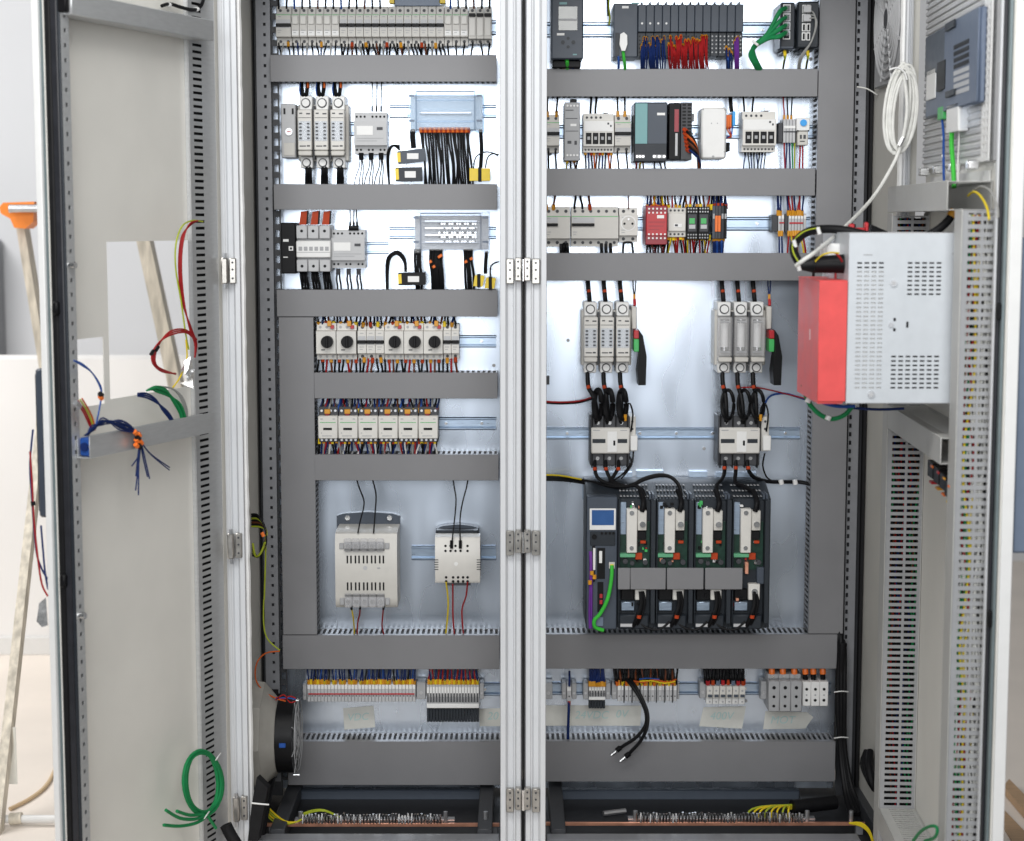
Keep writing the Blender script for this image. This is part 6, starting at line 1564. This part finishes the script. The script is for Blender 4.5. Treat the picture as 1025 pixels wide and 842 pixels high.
# control module
cm = t.b('control_module', 'slate', (587, 497, 617.5, 629.5), .006, .04, .002)
s_ = t.b('screen_bezel', 'white', (589.8, 508.5, 616, 530), .0085, -.0062, .001, parent=cm); t.b('screen', 'screen_blue', (592, 510, 614, 525), .0095, -.0087, 0, parent=cm)
t.b('keypad', 'slate_dark', (590.5, 531.5, 615.5, 545.5), .009, -.0062, .001, parent=cm); t.d('key', 'black', [(594.5, 536.5, 2.6), (602, 533, 1.3), (606, 533, 1.3), (610, 533, 1.3), (613.5, 533, 1.3)], .012, -.0088, 12, parent=cm, join=False)
t.b('card_slot', 'black', [(592.5, 546, 595.5, 582), (597.5, 548, 605.5, 579), (598, 582, 604, 612)], .0068, -.0061, 0, parent=cm)
t.b('card', 'white', [(593.4, 548, 595.8, 570), (599.5, 551, 602.5, 563)], .009, -.0067, .0005, parent=cm)
t.b('card_red', 'red', [(600.3, 594, 603, 598), (600.3, 600, 603, 604)], .008, -.0067, 0, parent=cm)
p_ = t.b('port', 'cream', (609.3, 562, 615.2, 568.5), .010, -.0062, .0006, parent=cm); t.b('port_core', 'yellow', (610.5, 564, 614, 567.5), .0108, -.0101, 0, parent=cm)
t.b('lower_door', 'slate_light', (594, 617, 604, 626), .008, -.0062, .002, parent=cm)
# power bays
bays = (618.5, 656.2, 694.0, 731.8)
for k, x in enumerate(bays):
    x1 = x+36.6
    bay = t.b('power_bay', 'slate_dark', (x, 501, x1, 629), -.004, .05, .001)
    w = [t.b('bay_wall', 'slate_dark', (x+32, 499, x1, 622), .026, .03, .001, parent=bay), t.b('bay_wall', 'slate_dark', (x, 499, x+1.4, 622), .018, .03, .001, parent=bay)]
    t.b('circuit_board', 'pcb', (x+2, 522, x+31.5, 570), .001, .0038, 0, parent=bay)
    t.b('heat_plate', 'din_zinc', (x+2, 502.5, x+8, 535), .003, .0038, .0008, parent=bay)
    t.b('upper_terminal', 'cream_light', (x+8, 508, x+18.5, 552), .020, -.0012, .0015, parent=bay)
    t.b('upper_terminal', 'cream', (x+18.8, 510, x+28, 530), .016, -.0012, .0015, parent=bay)
    t.d('terminal_screw', 'chrome', [(x+23.8, 523.5, 3), (x+13, 512, 2.4), (x+13, 547, 2.2)], .022, -.016, 12, parent=bay, join=False)
    t.b('terminal_socket', 'black', (x+18.8, 531, x+27.5, 539), .012, -.0012, .001, parent=bay)
    t.b('green_plug', 'plug_green', (x+1.6, 553, x+17, 556.8), .016, -.0012, .001, parent=bay)
    t.b('red_part', 'orange_red', [(x+17, 553, x+24, 559.5), (x+22, 540.5, x+27.5, 543.5)], .010, -.0012, .001, parent=bay)
    t.d('capacitor', 'grey_dark', [(x+7, 561, 2.6), (x+14, 563, 2.2), (x+27, 562, 2.6)], .012, -.0012, 12, parent=bay, join=False)
    rb = random.Random(70+k)
    for i in range(16):
        cx_, cy_2 = x+rb.uniform(4, 29), rb.choice((rb.uniform(541, 552), rb.uniform(557, 565), rb.uniform(503, 509), rb.uniform(588, 612)))
        sx_, sy_ = rb.uniform(.6, 1.8), rb.uniform(.6, 2.2)
        t.b('component', rb.choice(('black', 'chrome', 'green_dev', 'white', 'black', 'copper', 'red', 'black')), (cx_-sx_, cy_2-sy_, cx_+sx_, cy_2+sy_), rb.uniform(.004, .014), -.0012, .0006, parent=bay)
    t.b('lower_terminal', 'cream_light', (x+17, 586, x+28, 599.5), .014, .01, .0015, parent=bay)
    t.d('terminal_screw', 'chrome', [(x+23, 593, 2.4)], .0165, -.0142, 12, parent=bay)
    t.b('blower', 'black', (x+3, 589, x+16.5, 600.5), .006, .01, .002, parent=bay)
    t.b('foil_cover', 'din_zinc', (x+3, 601.5, x+17, 611), .008, .01, .002, parent=bay)
    t.b('lower_hood', 'slate_dark', (x+1, 614, x+31, 628.5), .014, .02, .003, parent=bay)
    t.b('label_plate', 'grey_light', (x+2.5, 623, x+16, 626), .0148, -.0141, 0, parent=bay)
    # sloped perforated top
    z0_, z1_ = Z(499), at(0, 484, YP-.10).z
    n_ = 9
    mbh = MB()
    for i in range(3):
        for j in range(n_):
            f = (i+.5)/3; Yh = (t.yf+.006)*(1-f) + (YP-.10)*f; zh = Z(500)*(1-f) + at(0, 483, YP-.10).z*f
            xx = t.X(x+3+j*3.4); mbh.box(xx-.002, xx+.002, Yh-.009, Yh+.009, zh+.0003, zh+.0016)
    t.put('top_perforation', mbh, 'grey_mid', parent=bay, kind='stuff')
    t.b('top_rib', 'slate', [(x+30.5, 494.5, x+33, 500), (x+33.5, 494.5, x+36, 500)], .004, .06, .001, parent=bay)
# flat ribbon covers across the bays
for k, (a, b) in enumerate(((617.8, 630), (630.3, 665.5), (666.5, 703), (704.5, 741.8))):
    t.b('ribbon_cover', 'duct_grey', (a, 566, b, 587.5), .030, -.0265, .003)
t.b('brass_post', 'copper', (744.5, 561, 748.3, 573), .02, 0, .001); t.b('output_block', 'slate', (757, 567, 768, 584), .012, .02, .002)
t.b('output_terminal', 'cream_light', (748.5, 583, 760, 599), .018, 0, .0015); t.d('output_screw', 'chrome', (754.5, 590.5, 3), .021, -.018)
L = Loom('purple and bright green cables on the drive control module', at(600, 600, YP-.2), 45)
for k in range(2): L.wire('w_purple', [(590.5+k*1.2, 552, YP-.198), (591+k, 565, YP-.203), (590.8+k*1.3, 585, YP-.203), (590+k*2, 612, YP-.20), (590.5+k, 629, YP-.198)], .0026)
for x, y in ((592.5, 573.5), (595, 577.5), (590.5, 583)): L.t.put('ferrule', MB().cyl(at(x, y-2, YP-.207), at(x, y+2, YP-.207), .0044, 8), 'amber')
L.wire('w_lime', [(612.5, 566, YP-.202), (612, 580, YP-.21), (608, 600, YP-.212), (601, 614, YP-.21), (595, 621, YP-.208), (596, 628, YP-.203), (604, 631, YP-.198)], .0042, 8, 5)
L = Loom('black motor cables hanging below the four drive bays', at(690, 615, YP-.2), 46)
for k, x in enumerate(bays):
    L.wire('w_black', [(x+23, 592, YP-.207), (x+23.5, 605, YP-.212), (x+20, 616, YP-.214), (x+17, 624, YP-.206), (x+14, 628.5, YP-.196)], .0050, 8)
    L.wire('w_black', [(x+25, 592, YP-.205), (x+27, 603, YP-.21), (x+24, 616, YP-.21), (x+19, 627, YP-.20)], .003, 8)
    L.wire('orange_red', [(x+21.5, 616, YP-.218), (x+21.2, 617.6, YP-.218), (x+21, 619, YP-.218)], .005, 8, 1, name='tag')
    L.wire('w_black', [(x+24, 512, YP-.205), (x+26, 505, YP-.205), (x+25, 498, YP-.19), (x+22, 491, YP-.17)], .0058, 8)
    if k < 3: L.wire('w_black', [(x+20, 622, YP-.20), (x+30, 629, YP-.205), (x+42, 630, YP-.205), (x+52, 622, YP-.205)], .0026, 7)

# ---------------------------------------------------------------- right row 7 : terminals
end_stop('grey end stop just right of the centre post, bottom row', 545, 684, 553, 700)
t = terminals('single pale terminal with blue wire under it, bottom right cabinet', 567.5, 572, 686, 702, 1, 'grey_light')
end_stop('left grey end stop of the single pale terminal', 562.5, 684, 567, 700); end_stop('right grey end stop of the single pale terminal', 572.4, 684, 577, 700)
terminals('small dark plug terminal strip, bottom right cabinet', 589.3, 606, 685, 710, 6, 'grey_light', dark=True)
end_stop('left grey end stop of the small dark plug strip', 583.8, 684, 588.8, 700); end_stop('right grey end stop of the small dark plug strip', 606.5, 684, 611, 700)
t = terminals('pale terminal strip with dark partitions, bottom right cabinet', 618, 677.5, 685, 702, 16, 'grey_light', .055)
t.b('partition', 'grey_dark', [(624+k*8.1, 684, 625+k*8.1, 703) for k in range(7)], .006, .04, .0003)
end_stop('left grey end stop of the partitioned terminal strip', 612.5, 684, 617.6, 700); end_stop('right grey end stop of the partitioned terminal strip', 677.8, 684, 680, 700)
L = Loom('blue wire drop through the single pale terminal', at(569, 715, YD), 47)
L.wire('w_blue', [(570, 672, YL+.04), (570, 679, YD), (570, 687, YD)], .0026, 7); L.wire('w_blue', [(569.5, 702, YD-.004), (569.3, 712, YD-.01), (568.8, 726, YD-.005), (568.3, 748, YL+.03)], .0032, 8); L.wire('orange_red', [(569.6, 702, YD-.004), (569.6, 704, YD-.005), (569.5, 706, YD-.006)], .0036, 8, 1, name='ferrule')
L = Loom('blue wires with amber ferrules over the small dark plug strip', at(598, 678, YD), 48)
L.drop(rng(590.5, 605, 10), 686, YD+.002, 668, 'w_blue', .0022, 1.5, 'amber', sway=.012)
L = Loom('black wires with orange and yellow sleeves over the partitioned strip', at(650, 676, YD), 49)
L.drop(rng(616, 677, 34), 685, YD, 668, ['w_black', 'w_black', 'w_black', 'w_brown'], .0024, 2, [None, 'orange', 'amber', None, 'yellow'], sway=.014)
L.wire('w_orange', [(632, 681.5, YD-.016), (645, 683, YD-.02), (655, 680.5, YD-.02), (668, 683, YD-.02), (677, 680, YD-.016)], .0018); L.wire('w_yellow', [(640, 682, YD-.018), (652, 681.5, YD-.022), (665, 684, YD-.022), (676, 682, YD-.018)], .0016); L.wire('w_skyblue', [(640, 680, YD-.018), (648, 679, YD-.022), (660, 680, YD-.02)], .0014)
L = Loom('two loose black cables with metal lugs hanging over the bottom duct', at(640, 730, YP-.12), 50)
for s, pts in enumerate((((624, 677, YP-.05), (632, 686, YP-.08), (641, 700, YP-.10), (646.5, 714, YP-.11), (646, 726, YP-.115), (637, 738, YP-.115), (625, 746, YP-.11), (619, 750, YP-.105)), ((628, 677, YP-.05), (636, 687, YP-.085), (644, 702, YP-.105), (648.5, 716, YP-.115), (647, 730, YP-.12), (641, 742, YP-.115), (632, 752, YP-.11), (628, 756, YP-.105)))):
    L.wire('w_black', pts, .0040, 8, 5)
    e = pts[-1]; d_ = (pts[-1][0]-pts[-2][0], pts[-1][1]-pts[-2][1])
    L.wire('black', [(e[0]+2, e[1]-1.6, e[2]-.002), (e[0], e[1], e[2]-.001), (e[0]-1.5, e[1]+1.3, e[2])], .0062, 8, 1, name='sleeve'); L.wire('chrome', [(e[0]-1.5, e[1]+1.3, e[2]), (e[0]-4, e[1]+3.6, e[2]), (e[0]-7.2, e[1]+6.2, e[2])], .0032, 8, 1, name='lug')
for i in range(6):
    x = 707.3+i*6.5
    t = dev('circuit_breaker', f'{ORD[i]} of six small white breakers in the bottom row', 'breaker', (x, 685, x+6.4, 706), .06, 'small white bottom breakers')
    t.b('body', 'white', (x+.1, 685, x+6.3, 706), -.010, .0521, .0008); t.b('nose', 'cream_light', (x+.2, 687, x+6.2, 699), 0, .012, .0008)
    t.b('toggle', 'slate', (x+1.2, 695.2, x+5.4, 697.6), .005, -.0002, .0006); t.d('screw', 'grey_mid', [(x+3.2, 691.5, 1.1), (x+3.2, 702.5, 1.0)], .0006, -.0002, 8, join=False)
    t.b('top_screw', 'grey_dark', (x+1.8, 685.6, x+4.6, 686.6), -.009, .012, 0)
end_stop('grey end stop left of the six small white breakers', 700.5, 683, 706.5, 699); end_stop('grey end stop left of the big grey terminals', 761.5, 682, 768.3, 700)
L = Loom('black wires with red tips over the six small white breakers', at(726, 677, YD), 51)
L.drop(rng(706, 744, 16), 684, YD+.004, 668, 'w_black', .0034, 1.5, [None, 'red', None, 'orange_red', None, 'slate_light'], sway=.012)
for k in range(3):
    x = 769.3+k*11.2
    t = dev('power_terminal', f'{ORD[k]} of three big grey power terminals, bottom row', 'terminal', (x, 677, x+11, 712.5), .085, 'big grey power terminals')
    t.b('body', 'grey_mid', (x, 682, x+11, 712.5), 0, .0771, .0015); t.b('head', 'grey_mid', (x, 677, x+11, 681.8), -.02, .0771, .001)
    t.d('bolt', 'chrome', (x+5.4, 679.5, 1.7), -.018, .022); t.d('hole', 'black', [(x+5.4, 688.5, 1.8), (x+5.4, 697.5, 1.5), (x+5.4, 706.8, 1.5)], .0007, -.0002, 12, join=False)
for k in range(3):
    x = 803.2+k*8.7
    t = dev('power_terminal', f'{ORD[k]} of three white power terminals at the right end, bottom row', 'terminal', (x, 682.5, x+8.5, 707), .07, 'white power terminals')
    t.b('body', 'white', (x, 682.5, x+8.5, 707), 0, .0621, .0012); t.d('hole', 'black', [(x+4.2, 690, 1.5), (x+4.2, 701, 1.5)], .0007, -.0002, 12, join=False); t.d('dot', 'grey_mid', [(x+4.2, 695.8, .9)], .0006, -.0002, 8)
L = Loom('short orange-sleeved black cables over the power terminals', at(800, 672, YP-.06), 52)
for x in (772.5, 783.5, 795, 806, 814, 823.5):
    L.wire('w_black', [(x, 664, YL+.03), (x, 674, YP-.05), (x+.5, 683, YP-.05)], .0060, 8); L.wire('orange', [(x, 667, YP-.056), (x, 671, YP-.06), (x+.2, 674.5, YP-.06)], .0072, 9, 1, name='sleeve')

# ---------------------------------------------------------------- bottom : copper bars and cables
def copper(label, x0, x1, y, sx0, sx1, n, yy):
    Y = 3.80; t = T('copper_busbar', label, 'busbar', (x0, y-2, x1, y+2), Y)
    t.b('bar', 'copper', (x0, y-1.6, x1, y+1.8), 0, .006, .0008)
    t.b('mount_strip', 'steel', (sx0-9, yy+2, sx1+14, yy+4.5), -.012, .03, .0008)
    for k in range(n):
        x = sx0+(sx1-sx0)*k/(n-1); p = at(x, yy+2.5, Y-.004); h = random.uniform(.014, .019)
        s = t.put('clamp_screw', MB().cyl((p.x, Y-.004+random.uniform(-.002, .006), p.z-.004), (p.x+random.uniform(-.001, .001), Y-.004, p.z+h), .0024, 7), 'chrome')
    for x in (sx0-2, sx1+5, x1-14):
        p = at(x, yy-1, Y+.01); t.put('bolt', MB().cyl((p.x, Y+.012, p.z-.012), (p.x, Y+.012, p.z+.014), .005, 8), 'steel')
    for x in (x0+6, x1-6):
        p = at(x, y, Y+.012); t.put('stand', MB().box(p.x-.008, p.x+.008, Y+.0065, Y+.02, .1155, p.z, .001), 'frame_grey')
    return t
copper('copper earth bar with a row of clamp screws, left cabinet bottom', 267, 500, 826, 303, 441, 44, 820)
copper('copper earth bar with a row of clamp screws, right cabinet bottom', 540, 866, 825, 638, 803, 52, 819)
L = Loom('yellow-green earth wires at the left copper bar', at(290, 820, 3.8), 53)
for k in range(4): L.wire('w_yg' if k % 2 else 'w_yellow', [(262, 800+k*3, 3.84), (272, 812+k*3, 3.83), (285, 822+k, 3.80), (296, 823, 3.79), (302, 820, 3.80)], .0020)
for k in range(3): L.wire('w_yg', [(300, 818-k, 3.81), (312, 813-k*.8, 3.83), (325, 812-k*.5, 3.84), (340, 818, 3.82)], .0018)
L = Loom('yellow-green earth wires at the right copper bar', at(770, 812, 3.8), 54)
for k in range(8): L.wire('w_yellow' if k % 3 else 'w_yg', [(748+k*6, 820, 3.82), (750+k*5.6, 812, 3.82), (762+k*4, 807.5, 3.84), (788, 806+k*.5, 3.86), (794, 806+k*.5, 3.87)], .0022)
L.t.put('sleeve', MB().cyl(at(793, 808, 3.865), at(836, 803, 3.90), .016, 14), 'black')
for k in range(4): L.wire('w_yellow', [(850, 824, 3.80), (862, 824+k, 3.79), (870, 831+k, 3.78), (874, 842+k, 3.76)], .0022)
t = T('metal_pin', 'small metal pin lying on the black floor of the right cabinet', 'pin', loc=at(612, 808, 3.95))
p0, p1 = at(604, 811, 3.93), at(626, 807, 3.95); p0.z = p1.z = .122
t.put('rod', MB().cyl(p0, p1, .006, 8), 'steel')
t = T('cable_bundle', 'thick black cables running down the right rear corner', 'cables', loc=at(842, 700, 4.0))
for k in range(4):
    x = 839.5+k*1.5
    t.put('cable', MB().tube([at(x+(k % 3)-1, 622+k*10, 4.03), at(x+1, 650, 4.02-.006*(k % 3)), at(x-1+(k % 2)*2, 700, 4.01-.006*(k % 2)), at(x+1.5, 750, 4.01), at(x+6+k, 790, 3.98), at(x+12+k*3, 815, 3.92)], .0062, 9, 4), 'w_black')
for y in (692, 738): t.put('tie', MB().tube([at(835, y+1, 3.985), at(842, y, 3.975), at(849, y+.5, 3.985)], .0014, 6), 'white')
t = T('cable_bundle', 'thick black cables at the lower left corner by the filter fan', 'cables', loc=at(262, 800, 3.78))
for k in range(5):
    t.put('cable', MB().tube([at(275+k*2, 690+k*4, 4.0), at(272+k, 760, 3.95), at(263+k*2, 785, 3.85), at(256+k*2.5, 810, 3.78), at(248+k*3.5, 836, 3.74), at(244+k*4, 860, 3.72)], .0085, 9, 4), 'w_black')
q = [at(x, y, 3.655+.01*(i % 2)) for i, (x, y) in enumerate(((257, 778), (268, 789), (258, 842), (248, 842), (252, 805)))]
t.put('sleeve', MB().add(q + [p + Vector((.004, .02, 0)) for p in q], [(0,1,2,3,4), (9,8,7,6,5)] + [(i, (i+1) % 5, 5+(i+1) % 5, 5+i) for i in range(5)]), 'black_soft')
t.put('tie', MB().tube([at(252, 804, 3.64), at(262, 805, 3.635), at(269, 805.5, 3.64)], .0018, 6), 'white')
t = T('cable_bundle', 'black cable bent over the bottom of the left post', 'cables', loc=at(232, 838, 3.62))
t.put('sleeve', MB().tube([at(226, 826, 3.60), at(231, 836, 3.60), at(240, 850, 3.60)], .013, 10), 'black_soft')
t = T('wire_bundle', 'yellow-green and black wires hanging on the left inner wall', 'wires', loc=at(260, 540, 3.85))
for k in range(7):
    t.put('wire', MB().tube([at(252, 515+k*2, 3.86), at(258+k*.8, 516+k*2, 3.84), at(265+k*.3, 528+k, 3.83), at(266-k*.6, 545+k, 3.83), at(259-k*.5, 557, 3.84), at(253, 556-k*2, 3.86)], .0024, 7, 4), ('w_black', 'w_black', 'w_yg', 'w_black', 'w_brown', 'w_black', 'w_yg')[k])
t.put('tag', MB().cyl(at(262, 533, 3.82), at(264, 537, 3.82), .004, 8), 'orange')
t.put('wire', MB().tube([at(266, 545, 3.84), at(265.5, 570, 3.86), at(264.5, 600, 3.88)], .0018, 6, 3), 'w_yg')
t = T('display_unit', 'blue-grey display unit on the outer face of the right door', 'display', loc=DR.pt(.5, .9, -.06))
za, zb_ = at(1018, 238, 2.95).z, at(1018, 552, 2.95).z
t.put('housing', MB().box(.35, uR-.01, -.055, -.0225, zb_, za, .004, DR.fr), 'slate_light')
t.put('bezel', MB().box(.36, uR-.02, -.059, -.0555, zb_+.01, za-.01, .001, DR.fr), 'slate')
t = T('green_wire', 'green wire end curling at the bottom of the right door', 'wire', loc=DR.P(930, 832, .08))
dtube(t, 'sheath', 'w_green', DR, ((914, 842, .09), (922, 832, .09), (932, 827, .09), (938, 829, .085), (936, 838, .085), (926, 842, .085)), .0028, .08, n=8)
t = T('cable_clump', 'dark cable clump on the lower right inner wall', 'cables', loc=hitX(872, 770, XWR-.02))
for k in range(4):
    t.put('cable', MB().tube([hitX(868+k, 752, XWR-.012), hitX(864+k*2, 765, XWR-.02), hitX(870+k, 780+k, XWR-.018), hitX(876, 790, XWR-.01)], .008, 8, 3), 'w_black')
